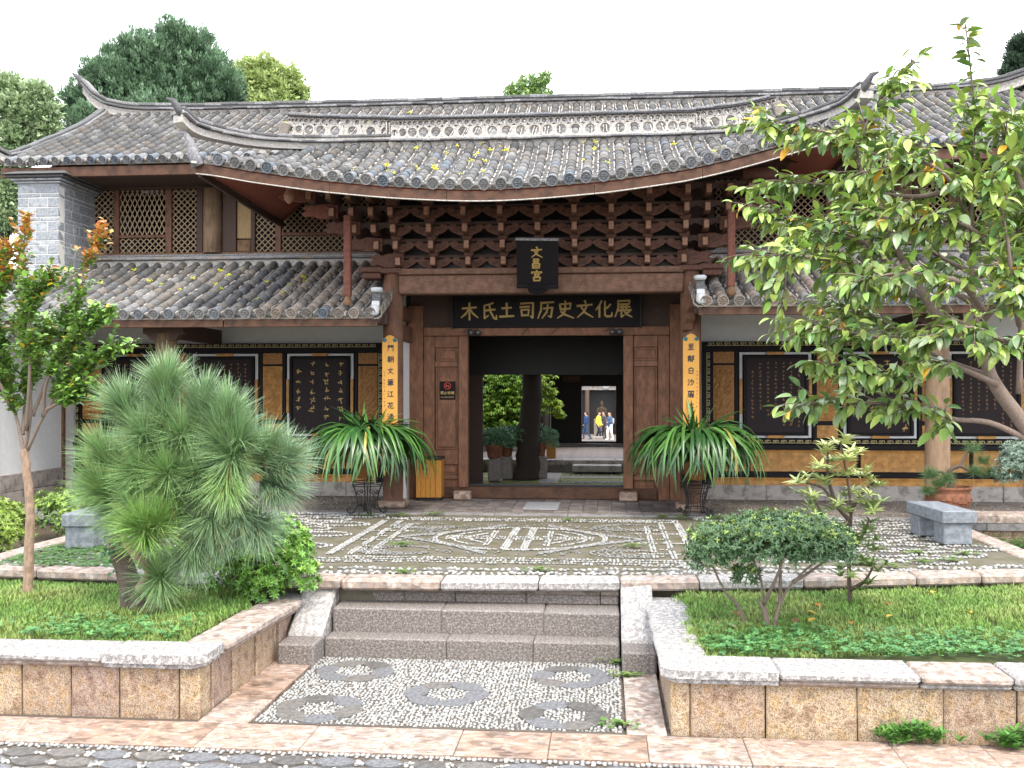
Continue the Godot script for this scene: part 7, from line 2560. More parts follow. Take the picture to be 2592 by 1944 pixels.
	for q in [[V(-0.3, 0.25, 0.15), 300], [V(-0.2, 0.12, 0.2), 240], [V(-0.1, 0.2, 0.25), 200], [V(0.35, 0.3, 0.1), 260], [V(0.62, 0.28, 0.0), 260], [V(0.35, 0.62, 0.0), 160], [V(0.5, 0.45, 0.0), 160], [V(-0.35, 0.02, 0.2), 160]]:
		var xs := []
		var cs := []
		for i in q[1]:
			var d := V(rr(-1, 1), rr(-0.35, 1), rr(-1, 1)).normalized()
			xs.append(Transform3D(facing(d).scaled_local(V(0.1, 0.1, rr(0.12, 0.2))), q[0] + V(rr(-0.06, 0.06), rr(-0.04, 0.04), rr(-0.05, 0.05))))
			cs.append(L(0.05, 0.12, 0.035).lerp(L(0.12, 0.22, 0.06), rng.randf()))
		multi(g, "needle_tuft", nd, M.needle, xs, cs)
	# fallen leaves on the right lawn
	var fl := leaf_mesh(0.11, 0.06, 0.6, 4)
	var names := ["pale", "yellow", "yellow", "brown", "yellow", "brown", "orange", "pale", "yellow", "brown", "yellow", "orange", "yellow", "brown"]
	var tones := {"pale": L(0.62, 0.6, 0.3), "yellow": L(0.66, 0.46, 0.07), "brown": L(0.3, 0.13, 0.06), "orange": L(0.6, 0.24, 0.05)}
	var where := ["left of the clipped bush stems", "right of the clipped bush stems", "in front of the tall shrub", "under the clipped bush", "in the middle of the right lawn", "behind the forked stems", "near the planter cap", "by the terrace edge stones", "at the right of the lawn", "beside the tall shrub", "near the right corner of the lawn", "between the two shrubs", "close to the terrace edge", "far right on the grass"]
	var spots := [[2.12, 7.3], [2.85, 7.2], [2.9, 6.8], [2.75, 7.05], [3.6, 6.9], [2.2, 6.9], [3.2, 7.3], [3.7, 5.9], [4.4, 6.6], [3.75, 6.3], [4.8, 7.2], [3.1, 6.5], [4.4, 5.7], [4.9, 6.2]]
	for i in spots.size():
		var m: String = names[i]
		if not M.has("fallen_" + m):
			mk("fallen_" + m, tones[m], 0.7, T.cloud, V(8, 8, 8), {"back": Color(0.4, 0.4, 0.3)})
		var o := solo("fallen_leaf", "%s fallen leaf %s" % [m, where[i]], "fallen leaf", fl, M["fallen_" + m], "fallen leaves on the right lawn")
		o.transform = Transform3D(Basis(Vector3.UP, rr(0, TAU)) * Basis(Vector3.RIGHT, rr(-0.4, 0.1)), V(spots[i][0], -0.17 + rr(0, 0.03), spots[i][1]))
	# yellow stonecrop on the roofs
	var bloom := MB.new(true)
	for k in 14:
		var p := V(rr(-0.07, 0.07), rr(0.0, 0.06), rr(-0.05, 0.05))
		var s := rr(0.012, 0.02)
		for f in 4:
			var a := TAU * f / 4 + k
			var b := TAU * (f + 1) / 4 + k
			bloom.tri(p + V(cos(a), 0, sin(a)) * s, p + V(0, s * 1.1, 0), p + V(cos(b), 0, sin(b)) * s)
	var bm := bloom.done()
	var xs := []
	var cs := []
	for i in 42:
		var x := rr(-3.0, 3.0)
		var z := rr(-0.2, 1.7)
		if i < 20:
			x = rr(-2.9, -0.6)
		xs.append(Transform3D(Basis(Vector3.UP, rr(0, TAU)).scaled_local(Vector3.ONE * rr(0.4, 0.95)), V(x, pav(x, z) + 0.07, z)))
		cs.append(L(0.8, 0.72, 0.03).lerp(L(0.5, 0.6, 0.05), rng.randf() * 0.6))
	for i in 26:
		var x := rr(-8.0, -3.2) if i < 18 else rr(3.2, 8.0)
		var v := rr(0.1, 0.8)
		xs.append(Transform3D(Basis(Vector3.UP, rr(0, TAU)).scaled_local(Vector3.ONE * rr(0.5, 0.95)), V(x, lerpf(3.06 if x < 0 else 3.2, 4.2, v) + 0.1, lerpf(0.98, -1.95, v))))
		cs.append(L(0.7, 0.68, 0.03).lerp(L(0.4, 0.5, 0.05), rng.randf() * 0.7))
	for i in 22:
		var x := rr(-5.0, 8.0)
		var z := rr(-2.9, -1.2)
		xs.append(Transform3D(Basis(Vector3.UP, rr(0, TAU)).scaled_local(Vector3.ONE * rr(0.4, 0.9)), V(x, hall_y(z) + 0.08, z)))
		cs.append(L(0.75, 0.68, 0.03))
	tag(multi(self, "stonecrop", bm, M.leaf, xs, cs), "yellow flowering stonecrop scattered over the roof tiles", "wild flowers")


func crown(called: String, label: String, lobes: Array, mesh: ArrayMesh, count: int, low: Color, high: Color, trunk: Array, group := "trees around the temple", upright := false) -> Node3D:
	var g := thing(called, label, "tree", group)
	if trunk:
		var mb := MB.new(true)
		limb(mb, trunk, 0.3, 0.1, 8)
		part(g, "trunk", mb.done(), M.bark_dark)
	var total := 0.0
	for l in lobes:
		total += l[3] * l[3]
	var xs := []
	var cs := []
	for l in lobes:
		var c := V(l[0], l[1], l[2])
		for i in int(count * l[3] * l[3] / total):
			var d := V(rr(-1, 1), rr(-1, 1), rr(-1, 1)).normalized()
			var r: float = l[3] * pow(rng.randf(), 0.4) * (1.08 if rng.randf() < 0.85 else 1.28)
			var p := c + d * r
			var dir := (d + V(rr(-0.6, 0.6), 0.9 if upright else rr(-0.6, 0.4), rr(-0.6, 0.6))).normalized()
			xs.append(Transform3D(facing(dir, V(rr(-1, 1), 1, rr(-1, 1))).scaled_local(Vector3.ONE * rr(0.65, 1.3)), p))
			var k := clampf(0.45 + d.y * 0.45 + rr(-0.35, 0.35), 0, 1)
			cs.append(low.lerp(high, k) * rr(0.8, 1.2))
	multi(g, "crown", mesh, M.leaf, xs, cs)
	return g


func spray_mesh(n: int, l: float, w: float, spread: float) -> ArrayMesh:   # a spray of small pointed leaves along +z
	var mb := MB.new(false)
	for k in n:
		var d := V(rr(-spread, spread), rr(-spread, spread), 1).normalized()
		var o := V(rr(-0.5, 0.5), rr(-0.5, 0.5), rr(-0.5, 0.5)) * l * 0.9
		var s := d.cross(V(rr(-1, 1), rr(-1, 1), rr(-1, 1))).normalized() * w * rr(0.7, 1.2)
		var ll := l * rr(0.6, 1.1)
		mb.tri(o - s * 0.6, o + d * ll * 0.45 + s, o + d * ll * 0.45 - s * 1.2)
		mb.tri(o + d * ll * 0.45 - s, o + d * ll * 0.45 + s, o + d * ll)
	return mb.done()


func far_trees() -> void:
	var conifer := [[-12.30, 12.88, -14.34, 0.57], [-11.66, 12.52, -14.40, 0.65], [-13.38, 12.38, -14.25, 0.65], [-14.09, 12.16, -14.18, 0.5], [-14.59, 11.66, -14.14, 0.57], [-12.66, 12.02, -14.31, 0.86], [-11.37, 11.73, -14.43, 0.79], [-10.80, 11.30, -14.48, 0.65], [-13.66, 11.44, -14.22, 0.86], [-14.95, 11.08, -14.10, 0.6], [-12.23, 11.15, -14.35, 1.01], [-15.38, 10.72, -14.06, 0.50], [-13.38, 10.65, -14.25, 1.01], [-11.23, 10.65, -14.44, 0.86], [-12.5, 9.6, -14.3, 1.6], [-14.4, 9.6, -14.2, 1.3]]
	var needle_spray := spray_mesh(12, 0.15, 0.016, 0.6)
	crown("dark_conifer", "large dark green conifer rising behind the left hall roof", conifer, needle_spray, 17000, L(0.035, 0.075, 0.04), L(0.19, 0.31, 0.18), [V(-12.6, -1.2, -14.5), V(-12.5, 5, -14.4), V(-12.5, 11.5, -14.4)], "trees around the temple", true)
	var light := [[-10.84, 13.04, -18.49, 0.55], [-11.48, 12.88, -18.44, 0.55], [-10.11, 12.71, -18.56, 0.55], [-9.71, 12.31, -18.60, 0.4], [-11.00, 12.31, -18.48, 0.81], [-11.96, 12.47, -18.39, 0.48], [-10.35, 12.07, -18.54, 0.81], [-10.6, 11.0, -18.5, 1.3]]
	var drop_spray := spray_mesh(9, 0.14, 0.03, 0.8)
	crown("pale_tree", "pale yellow-green tree just right of the dark conifer", light, drop_spray, 8500, L(0.2, 0.29, 0.09), L(0.46, 0.54, 0.22), [V(-10.8, -1.2, -18.5), V(-10.8, 6, -18.5), V(-10.8, 12.3, -18.5)])
	var left := [[-16.37, 10.58, -11.97, 0.54], [-15.49, 10.47, -12.05, 0.43], [-15.96, 9.90, -12.00, 0.67], [-15.29, 9.90, -12.06, 0.43], [-15.16, 9.36, -12.08, 0.38], [-16.10, 9.09, -11.99, 0.67], [-16.37, 7.48, -11.97, 0.47], [-16.23, 7.88, -11.98, 0.34], [-16.30, 6.94, -11.97, 0.40], [-16.90, 8.55, -11.92, 0.67]]
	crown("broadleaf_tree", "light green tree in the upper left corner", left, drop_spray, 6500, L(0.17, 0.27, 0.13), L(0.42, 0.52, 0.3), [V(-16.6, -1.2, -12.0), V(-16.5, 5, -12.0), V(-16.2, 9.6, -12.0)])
	var small := [[-1.96, 13.86, -23.32, 0.32], [-2.41, 13.65, -23.28, 0.29], [-1.51, 13.83, -23.36, 0.29], [-1.28, 14.08, -23.38, 0.22], [-2.64, 13.43, -23.26, 0.29], [-1.16, 13.43, -23.39, 0.16], [-1.78, 13.38, -23.33, 0.36], [-1.9, 12.8, -23.3, 0.7]]
	crown("treetop", "small green treetop peeking over the middle of the ridge", small, spray_mesh(8, 0.12, 0.025, 0.7), 1700, L(0.14, 0.26, 0.07), L(0.26, 0.38, 0.12), [V(-1.9, -1.2, -23.3), V(-1.9, 6, -23.3), V(-1.9, 13.4, -23.3)])
	var rc := [[14.68, 13.29, -18.81, 0.31], [14.46, 12.77, -18.79, 0.26], [14.79, 12.50, -18.82, 0.40], [14.18, 12.39, -18.76, 0.15], [15.14, 13.11, -18.85, 0.53], [15.2, 12.0, -18.8, 0.7], [14.7, 11.8, -18.8, 0.5]]
	crown("dark_conifer", "dark conifer cut by the right edge above the roof", rc, needle_spray, 4200, L(0.02, 0.04, 0.025), L(0.06, 0.1, 0.06), [V(15.3, -1.2, -18.8), V(15.3, 6, -18.8), V(15.2, 12.6, -18.8)], "trees around the temple", true)


# ------------------------------------------------------------------ the courtyard behind the gate
func figure(bones: Array, cell: float) -> ArrayMesh:
	# bones: [from, to, radius, radius, colour]; their smooth union is meshed as surface nets
	var lo := V(1e9, 1e9, 1e9)
	var hi := -lo
	for b in bones:
		for k in 2:
			var r: float = b[2 + k] + cell * 2.5
			lo = lo.min(b[k] - Vector3.ONE * r)
			hi = hi.max(b[k] + Vector3.ONE * r)
	var n := ((hi - lo) / cell).ceil()
	var nx := int(n.x) + 1
	var ny := int(n.y) + 1
	var nz := int(n.z) + 1
	var field := PackedFloat32Array()
	field.resize(nx * ny * nz)
	for k in nz:
		for j in ny:
			for i in nx:
				var p := lo + V(i, j, k) * cell
				var s := 0.0
				for b in bones:
					var ab: Vector3 = b[1] - b[0]
					var t := clampf((p - b[0]).dot(ab) / maxf(ab.length_squared(), 1e-6), 0, 1)
					s += exp(-(p.distance_to(b[0] + ab * t) - lerpf(b[2], b[3], t)) / 0.016)
				field[i + nx * (j + ny * k)] = -0.016 * log(maxf(s, 1e-30))
	var vert := {}
	var mb := MB.new(true)
	mb.tinted = true
	for k in nz - 1:
		for j in ny - 1:
			for i in nx - 1:
				var sum := Vector3.ZERO
				var cnt := 0
				for e in 12:
					var ax := e / 4
					var o := [(e % 4) & 1, (e % 4) >> 1]
					var a := [0, 0, 0]
					a[(ax + 1) % 3] = o[0]
					a[(ax + 2) % 3] = o[1]
					var b2 := a.duplicate()
					b2[ax] = 1
					var fa := field[i + a[0] + nx * (j + a[1] + ny * (k + a[2]))]
					var fb := field[i + b2[0] + nx * (j + b2[1] + ny * (k + b2[2]))]
					if (fa < 0.0) != (fb < 0.0):
						sum += V(a[0], a[1], a[2]).lerp(V(b2[0], b2[1], b2[2]), fa / (fa - fb))
						cnt += 1
				if cnt:
					vert[i + nx * (j + ny * k)] = lo + (V(i, j, k) + sum / cnt) * cell
	for key in vert:
		var i: int = key % nx
		var j: int = (key / nx) % ny
		var k: int = key / (nx * ny)
		for ax in 3:
			var d := [0, 0, 0]
			d[ax] = 1
			if i + d[0] >= nx or j + d[1] >= ny or k + d[2] >= nz:
				continue
			var f0 := field[key]
			var f1 := field[key + d[0] + nx * (d[1] + ny * d[2])]
			if (f0 < 0.0) == (f1 < 0.0):
				continue
			var st := [1, nx, nx * ny]
			var u: int = st[(ax + 1) % 3]
			var w: int = st[(ax + 2) % 3]
			if not (vert.has(key - u) and vert.has(key - w) and vert.has(key - u - w)):
				continue
			var q := [vert[key], vert[key - u], vert[key - u - w], vert[key - w]]
			var m: Vector3 = (q[0] + q[2]) * 0.5
			var best := 1e9
			for b in bones:
				var ab: Vector3 = b[1] - b[0]
				var t := clampf((m - b[0]).dot(ab) / maxf(ab.length_squared(), 1e-6), 0, 1)
				var dist := m.distance_to(b[0] + ab * t) - lerpf(b[2], b[3], t)
				if dist < best:
					best = dist
					mb.tint = b[4]
			if f0 < 0.0:
				mb.quad(q[0], q[1], q[2], q[3])
			else:
				mb.quad(q[0], q[3], q[2], q[1])
	return mb.done()


func person(label: String, at: Vector3, turn: float, top: Color, legs: Color, hair: Color, stride: float, shoes: Color, reach := 0.0) -> Node3D:
	var g := thing("person", label, "person", "visitors seen through the gate", at)
	g.rotation.y = turn
	var skin := L(0.45, 0.28, 0.2)
	var b := [
		[V(0, 1.5, 0.02), V(0, 1.56, 0.03), 0.085, 0.095, skin], [V(0, 1.57, -0.01), V(0, 1.6, 0.0), 0.1, 0.09, hair], [V(0, 1.38, 0), V(0, 1.46, 0.01), 0.05, 0.05, skin],
		[V(0, 1.02, 0), V(0, 1.28, 0), 0.14, 0.16, top], [V(-0.13, 1.34, 0), V(0.13, 1.34, 0), 0.075, 0.075, top], [V(0, 0.92, 0), V(0, 1.0, 0), 0.15, 0.14, top],
		[V(-0.09, 0.88, 0), V(-0.1, 0.48, stride * 0.5), 0.1, 0.07, legs], [V(-0.1, 0.48, stride * 0.5), V(-0.1, 0.08, stride * 0.45), 0.068, 0.05, legs], [V(-0.1, 0.05, stride * 0.42), V(-0.1, 0.04, stride * 0.42 + 0.16), 0.045, 0.04, shoes],
		[V(0.09, 0.88, 0), V(0.1, 0.48, -stride * 0.15), 0.1, 0.07, legs], [V(0.1, 0.48, -stride * 0.15), V(0.1, 0.09, -stride * 0.75), 0.068, 0.05, legs], [V(0.1, 0.06, -stride * 0.75), V(0.1, 0.04, -stride * 0.75 + 0.16), 0.045, 0.04, shoes],
		[V(-0.2, 1.33, 0), V(-0.24, 1.08, -0.04), 0.06, 0.05, top], [V(-0.24, 1.08, -0.04), V(-0.22, 0.86, 0.08), 0.048, 0.036, top], [V(-0.22, 0.82, 0.1), V(-0.22, 0.76, 0.12), 0.032, 0.03, skin],
		[V(0.2, 1.33, 0), V(0.24, 1.08, 0.02 + reach * 0.1), 0.06, 0.05, top], [V(0.24, 1.08, 0.02 + reach * 0.1), V(0.18, 0.9 + reach * 0.2, 0.14 + reach * 0.15), 0.048, 0.036, top], [V(0.18, 0.88 + reach * 0.2, 0.17 + reach * 0.15), V(0.17, 0.86 + reach * 0.2, 0.22 + reach * 0.15), 0.032, 0.03, skin]]
	part(g, "body", figure(b, 0.03), M.skin_cloth)
	return g


func courtyard() -> void:
	var mb := MB.new(false)
	# rear court paving, its raised terrace and the low hall behind
	var c := struct("rear_court", flat([[-8, -4.62], [8, -4.62], [8, -7.45], [-8, -7.45]], -1.0, -0.01), M.moss)
	for q in [[-0.35, 0.05, -7.3, -4.7], [1.45, 2.0, -7.3, -4.7], [-2.2, -0.36, -6.2, -5.9], [0.06, 1.44, -6.3, -5.95]]:
		mb = MB.new(false)
		mb.span(V(q[0], -0.1, q[2]), V(q[1], 0.003, q[3]), 0.01)
		part(c, "paving_slab", mb.done(), M.floor_tile)
	var xs := []
	var cs := []
	for i in 700:
		peb(xs, cs, rr(0.1, 1.4), -0.002, rr(-5.2, -4.75) if i < 500 else rr(-7.3, -6.5), rr(0.02, 0.035), rr(0.4, 0.75))
	multi(c, "court_pebbles", pebble_mesh, M.pebble, xs, cs)
	var t := struct("rear_terrace", flat([[-8, -7.7], [8, -7.7], [8, -13.3], [-8, -13.3]], -1.0, 0.288), M.floor_tile)
	var x := -4.0
	while x < 4.0:
		var w := rr(0.8, 1.3)
		mb = MB.new(false)
		mb.span(V(x, 0.17, -7.9), V(x + w - 0.006, 0.297, -7.4), 0.015, 0.005, rng)
		part(t, "edge_stone", mb.done(), M.dado)
		mb = MB.new(false)
		mb.span(V(x, -0.1, -7.8), V(x + w - 0.006, 0.165, -7.45), 0.015, 0.005, rng)
		part(t, "wall_stone", mb.done(), M.step_stone)
		x += w
	mb = MB.new(false)
	mb.span(V(0.3, 0.05, -7.39), V(1.42, 0.2, -6.95), 0.012, 0.004, rng)
	part(t, "step_stone", mb.done(), M.dado)
	var h := thing("rear_hall", "dark timber rear hall with a bright doorway, seen through the gate", "hall building")
	mb = MB.new(false)
	mb.span(V(-8, -1.0, -14.1), V(0.35, 5.0, -13.9))
	mb.span(V(1.35, -1.0, -14.1), V(8, 5.0, -13.9))
	mb.span(V(0.352, 2.03, -14.1), V(1.348, 5.0, -13.9))
	part(h, "wall", mb.done(), M.wood_black)
	mb = MB.new(false)
	mb.span(V(0.352, -1.0, -14.15), V(1.348, 0.41, -13.88), 0.01)
	part(h, "door_sill", mb.done(), M.wood_black)
	for q in [[0.33, 0.35], [1.35, 1.37]]:
		mb = MB.new(false)
		mb.span(V(q[0], 0.41, -13.885), V(q[1], 2.03, -13.86))
		part(h, "door_jamb", mb.done(), M.wood_post)
	mb = MB.new(false)
	mb.span(V(-8, 0.285, -13.89), V(8, 0.36, -13.3), 0.01)
	part(h, "plinth", mb.done(), M.step_stone)
	var rf := func(u: float, v: float) -> Vector3: return V(lerpf(-8.5, 8.5, u), lerpf(2.75, 5.4, v), lerpf(-11.2, -15.0, v))
	var roof := part(h, "roof", sheet(rf, 8, 6, 0.12), M.tile2)
	var rb := func(u: float, v: float) -> Vector3: return V(lerpf(-8.5, 8.5, u), lerpf(5.4, 3.2, v), lerpf(-15.0, -18.0, v))
	part(h, "rear_roof", sheet(rb, 8, 6, 0.12), M.tile2)
	for px in [-3.2, -0.6, 2.4, 5.0]:
		mb = MB.new(true)
		mb.lathe(V(px, 0.288, -11.9), [Vector2(0.15, 0), Vector2(0.14, 2.8), Vector2(0, 2.8)], 14)
		part(h, "column", mb.done(), M.wood_black)
	for s in [-1, 1]:
		mb = MB.new(false)
		mb.span(V(s * 8.0, -1.0, -14.0), V(s * 8.15, 5.0, -4.62))
		solo("court_side_wall", "dark side wall of the rear court, %s" % ("left" if s < 0 else "right"), "wall", mb.done(), M.wood_dark, "side walls of the rear court")
	var d := thing("rear_plaque", "small dark plaque above the rear doorway", "plaque", "", V(0.05, 2.25, -13.86))
	mb = MB.new(false)
	mb.span(V(-0.27, -0.11, -0.02), V(0.27, 0.11, 0.02), 0.006)
	part(d, "board", mb.done(), M.wood_dark)
	mb = MB.new(false)
	for k in 4:
		scrawl(mb, V(-0.19 + k * 0.125, 0.0, 0.022), 0.09)
	part(d, "brush_characters", mb.done(), M.bronze)
	# trunk in the court with its leafy boughs
	mb = MB.new(true)
	limb(mb, [V(-0.68, -0.05, -5.52), V(-0.62, 0.25, -5.5), V(-0.6, 0.8, -5.5), V(-0.54, 1.6, -5.5), V(-0.5, 2.4, -5.5), V(-0.4, 4.5, -5.6), V(-0.5, 6.2, -6.2)], 0.29, 0.17, 14)
	limb(mb, [V(-0.5, 3.0, -5.5), V(-0.2, 3.3, -6.5), V(-0.2, 2.6, -8.0)], 0.07, 0.02, 7)
	limb(mb, [V(-0.5, 3.2, -5.5), V(-1.2, 3.5, -8.0), V(-1.6, 2.4, -10.4)], 0.08, 0.02, 7)
	var tree := thing("court_tree", "dark tree trunk with drooping green boughs in the rear court", "tree")
	part(tree, "trunk", mb.done(), M.bark_dark)
	var drop := whorl_mesh(7, 0.13, 0.04, -0.4)
	for q in [[[[-1.82, 2.07, -10.78, 0.5], [-1.33, 2.0, -10.82, 0.45], [-2.00, 1.5, -10.76, 0.45], [-1.51, 1.3, -10.81, 0.5], [-1.69, 0.75, -10.79, 0.45], [-1.14, 1.5, -10.84, 0.4], [-1.6, 2.6, -10.8, 0.6], [-2.3, 1.2, -10.7, 0.5]], 900, L(0.07, 0.16, 0.02), L(0.22, 0.36, 0.04)], [[[-0.49, 2.00, -8.39, 0.22], [-0.38, 1.72, -8.40, 0.25], [-0.16, 1.55, -8.42, 0.18], [-0.55, 1.55, -8.38, 0.25], [-0.05, 1.36, -8.43, 0.1], [-0.27, 1.89, -8.41, 0.14], [-0.4, 2.3, -8.4, 0.3]], 240, L(0.2, 0.32, 0.03), L(0.42, 0.56, 0.06)], [[[-0.6, 6.2, -6.4, 0.9], [0.4, 6.0, -6.6, 0.8], [-1.6, 6.1, -6.6, 0.9]], 500, L(0.06, 0.13, 0.02), L(0.16, 0.26, 0.04)]]:
		xs = []
		cs = []
		for l in q[0]:
			for i in int(q[1] / q[0].size()):
				var p: Vector3 = V(l[0], l[1], l[2]) + V(rr(-1, 1), rr(-1, 1), rr(-1, 1)).normalized() * l[3] * pow(rng.randf(), 0.4)
				xs.append(Transform3D(Basis(Vector3.UP, rr(0, TAU)) * Basis(Vector3.RIGHT, rr(-0.6, 0.6)), p))
				cs.append(q[2].lerp(q[3], rng.randf()))
		multi(tree, "foliage", drop, M.leaf, xs, cs)
	# stone pedestals, pots and their shrubs
	var spots := [[V(-1.27, 0, -4.95), 0.5, 0.2, "front left"], [V(-1.06, 0, -5.45), 0.5, 0.15, "second"], [V(-0.36, 0, -5.75), 0.5, 0.14, "right of the trunk"]]
	for i in 3:
		var at: Vector3 = spots[i][0]
		mb = MB.new(false)
		mb.box(at + V(0, 0.245, 0), V(0.25, 0.49, 0.25), 0.03, Basis(Vector3.UP, 0.2 * i), 0.012, rng)
		solo("stone_pedestal", "rough stone pedestal %s in the rear court" % ["nearest the doorway", "just behind the nearest one, left of the trunk", "right of the court tree trunk"][i], "pedestal", mb.done(), M.step_stone, "pedestals in the rear court")
		var pot := thing("court_pot", "pot with feathery shrub %s, rear court" % ["on the nearest pedestal", "on the second pedestal left of the trunk", "right of the trunk"][i], "potted plant", "pots in the rear court", at + V(0, 0.49, 0))
		var r: float = spots[i][2]
		mb = MB.new(true)
		mb.lathe(Vector3.ZERO, [Vector2(0, 0), Vector2(r * 0.7, 0), Vector2(r * 0.75, 0.05), Vector2(r * 0.9, 0.22), Vector2(r * 1.05, 0.25), Vector2(r * 1.05, 0.28), Vector2(r * 0.8, 0.27), Vector2(0, 0.24)], 18)
		part(pot, "body", mb.done(), M.terracotta)
		xs = []
		cs = []
		for k in 260:
			var p2 := V(rr(-1, 1) * 0.36, rr(0.3, 0.64), rr(-0.2, 0.2))
			p2.y -= absf(p2.x) * 0.3
			xs.append(Transform3D(facing(V(p2.x * 2.0, rr(-0.3, 0.5), rr(-0.5, 0.5)) + V(0.01, 0, 0)).scaled_local(Vector3.ONE * rr(0.25, 0.5)), p2))
			cs.append(L(0.05, 0.12, 0.06).lerp(L(0.14, 0.26, 0.14), rng.randf()))
		multi(pot, "foliage", spray_mesh(8, 0.2, 0.03, 0.6), M.leaf, xs, cs)
	mb = MB.new(false)
	mb.span(V(-0.34, 0.3, -7.9), V(-0.12, 0.75, -7.7), 0.01)
	solo("wooden_box", "brown wooden box on the rear terrace beside the trunk", "box", mb.done(), M.bin_wood)
	# far court with visitors
	struct("far_court", flat([[-12, -14.2], [14, -14.2], [14, -56], [-12, -56]], -1.15, -1.07), M.gravel_floor)
	var fh := thing("far_hall", "dark far hall with a pale beam and round emblem behind the visitors", "hall building")
	mb = MB.new(false)
	mb.span(V(-8, -1.06, -54.6), V(10, 2.2, -54.0))
	part(fh, "wall", mb.done(), M.wood_black)
	mb = MB.new(false)
	mb.span(V(-8, 1.95, -53.6), V(10, 2.6, -53.4))
	part(fh, "beam", mb.done(), M.dado)
	mb = MB.new(false)
	mb.span(V(-8, 2.61, -54.6), V(10, 6.0, -53.0))
	part(fh, "upper_wall", mb.done(), M.wood_black)
	mb = MB.new(true)
	mb.lathe(Vector3.ZERO, [Vector2(0, 0), Vector2(0.3, 0), Vector2(0.3, 0.05), Vector2(0, 0.06)], 6)
	part(fh, "emblem", mb.done(), M.white_trim, Transform3D(Basis(Vector3.RIGHT, PI / 2), V(1.08, 2.26, -53.4)))
	for px in [-0.2, 1.9]:
		mb = MB.new(true)
		mb.lathe(V(px, -1.06, -53.3), [Vector2(0.16, 0), Vector2(0.15, 3.0), Vector2(0, 3.0)], 12)
		part(fh, "column", mb.done(), M.wood_dark)
	person("person in dark blue walking left, at the left side of the far doorway", V(-0.12, -1.07, -46.5), -1.5, L(0.02, 0.05, 0.14), L(0.03, 0.06, 0.12), L(0.01, 0.01, 0.01), 0.36, L(0.1, 0.1, 0.1))
	person("person in a yellow jacket and dark trousers in the far doorway", V(0.62, -1.07, -46.3), 1.2, L(0.75, 0.65, 0.06), L(0.02, 0.025, 0.04), L(0.01, 0.01, 0.01), 0.3, L(0.6, 0.6, 0.6))
	person("person in grey behind the one in the yellow jacket", V(0.95, -1.07, -47.3), -1.2, L(0.06, 0.05, 0.06), L(0.05, 0.04, 0.04), L(0.01, 0.01, 0.01), 0.1, L(0.05, 0.05, 0.05))
	var w := person("person in white trousers with a pale blue backpack in the far doorway", V(1.3, -1.07, -45.6), -0.9, L(0.05, 0.09, 0.16), L(0.72, 0.72, 0.7), L(0.012, 0.01, 0.01), 0.22, L(0.7, 0.7, 0.7), 1.0)
	mb = MB.new(true)
	mb.box(V(0, 1.14, -0.19), V(0.26, 0.36, 0.14), 0.05)
	part(w, "backpack", mb.done(), M.white_cap)
	var st := thing("bronze_statue", "dark bronze seated statue with tall headdress beyond the visitors", "statue", "", V(0.8, -1.07, -50.0))
	st.scale = Vector3.ONE * 0.72
	var bc := L(0.045, 0.03, 0.018)
	part(st, "figure", figure([[V(0, 0.95, 0), V(0, 1.25, 0), 0.42, 0.3, bc], [V(-0.3, 0.9, 0.3), V(0.3, 0.9, 0.3), 0.22, 0.22, bc], [V(0, 1.3, 0), V(0, 1.75, 0), 0.32, 0.3, bc], [V(-0.36, 1.75, 0), V(0.36, 1.75, 0), 0.14, 0.14, bc], [V(-0.42, 1.7, 0.05), V(-0.46, 1.35, 0.15), 0.12, 0.1, bc], [V(-0.46, 1.35, 0.15), V(-0.1, 1.25, 0.4), 0.1, 0.08, bc], [V(0.42, 1.7, 0.05), V(0.46, 1.35, 0.15), 0.12, 0.1, bc], [V(0.46, 1.35, 0.15), V(0.1, 1.25, 0.4), 0.1, 0.08, bc], [V(0, 1.9, 0), V(0, 2.05, 0.02), 0.09, 0.09, bc], [V(0, 2.15, 0.03), V(0, 2.28, 0.03), 0.17, 0.17, bc], [V(0, 2.42, 0.0), V(0, 2.52, 0.0), 0.15, 0.12, bc]], 0.05), M.skin_cloth, Transform3D(Basis.IDENTITY.scaled(V(0.8, 0.85, 0.8)), V(0, 1.0, 0)))
	mb = MB.new(false)
	mb.span(V(-0.7, 0.0, -0.5), V(0.7, 1.6, 0.7), 0.03)
	part(st, "pedestal", mb.done(), M.step_dark)
	mb = MB.new(false)
	mb.hexa([V(-0.25, 0.0, -0.15), V(0.25, 0.0, -0.15), V(-0.36, 0.26, -0.22), V(0.36, 0.26, -0.22), V(-0.25, 0.0, 0.15), V(0.25, 0.0, 0.15), V(-0.36, 0.26, 0.22), V(0.36, 0.26, 0.22)], 0.02)
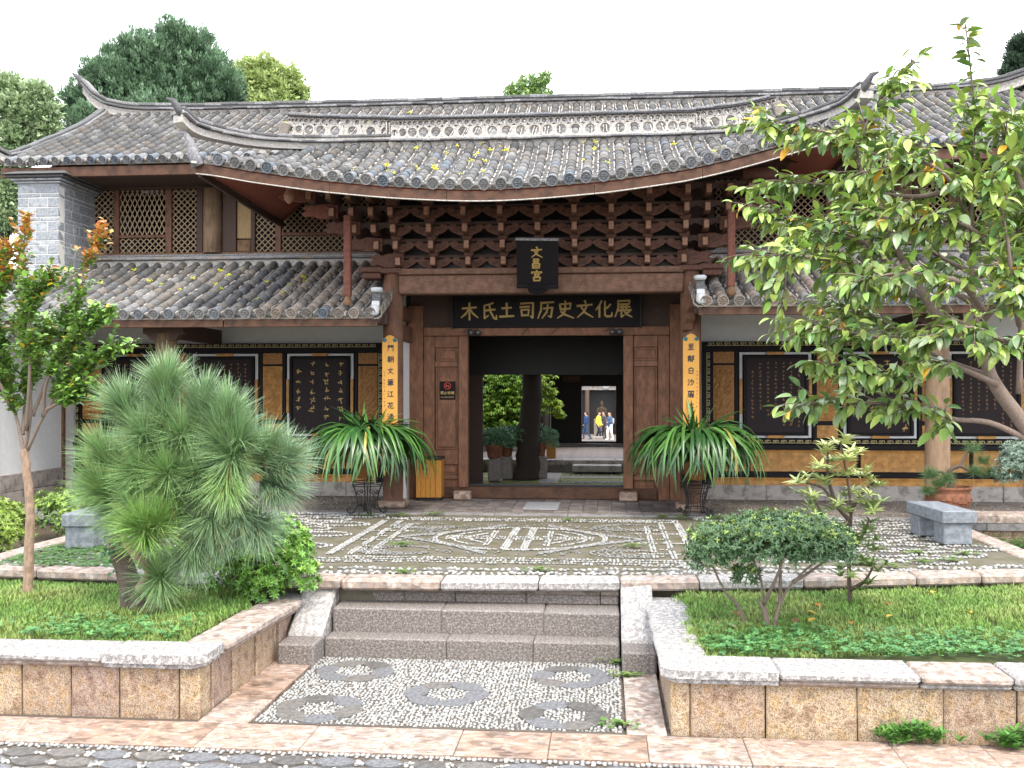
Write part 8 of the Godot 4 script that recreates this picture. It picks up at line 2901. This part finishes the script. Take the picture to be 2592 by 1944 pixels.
	var tr := solo("stone_trough", "small stone trough on the far court floor", "trough", mb.done(), M.dado)
	tr.position = V(0.55, -1.07, -44.5)
	# curved roofs of the rear hall cut the sky from the far court as in the photograph


func _ready() -> void:
	rng.seed = 20240611
	var cam := Camera3D.new()
	cam.name = "camera"
	cam.fov = 40.87
	cam.near = 0.1
	cam.far = 600.0
	cam.position = EYE
	cam.rotation = Vector3(deg_to_rad(0.373), deg_to_rad(5.2), 0)
	add_child(cam)
	var sky := ProceduralSkyMaterial.new()
	sky.sky_top_color = Color(0.93, 0.96, 1.0)
	sky.sky_horizon_color = Color(1.0, 1.0, 1.0)
	sky.sky_curve = 0.2
	sky.ground_bottom_color = Color(0.4, 0.38, 0.35)
	sky.ground_horizon_color = Color(0.8, 0.8, 0.8)
	sky.sky_energy_multiplier = 1.0
	var env := Environment.new()
	env.background_mode = Environment.BG_SKY
	env.sky = Sky.new()
	env.sky.sky_material = sky
	env.background_energy_multiplier = 1.0
	env.tonemap_mode = Environment.TONE_MAPPER_LINEAR
	env.tonemap_exposure = 3.7
	env.sdfgi_enabled = true
	env.ssao_enabled = true
	env.ssil_enabled = true
	var we := WorldEnvironment.new()
	we.name = "world_environment"
	we.environment = env
	add_child(we)
	var sun := DirectionalLight3D.new()
	sun.name = "sun"
	sun.light_energy = 0.45
	sun.light_color = Color(1.0, 0.97, 0.92)
	sun.light_angular_distance = 25.0
	sun.shadow_enabled = true
	sun.rotation = Vector3(deg_to_rad(-58), deg_to_rad(25), 0)
	add_child(sun)
	materials()
	pebble_mesh = SphereMesh.new()
	pebble_mesh.radius = 0.5
	pebble_mesh.height = 1.0
	pebble_mesh.radial_segments = 8
	pebble_mesh.rings = 4
	tile_meshes()
	ground()
	terrace()
	side_beds()
	hall()
	gallery(-1)
	gallery(1)
	pavilion()
	brick_pier()
	courtyard()
	far_trees()
	steps()
	planter(-1)
	planter(1)
	signs()
	furniture()
	pine()
	crape()
	small_plants()
	tall_shrub()
	cherry()
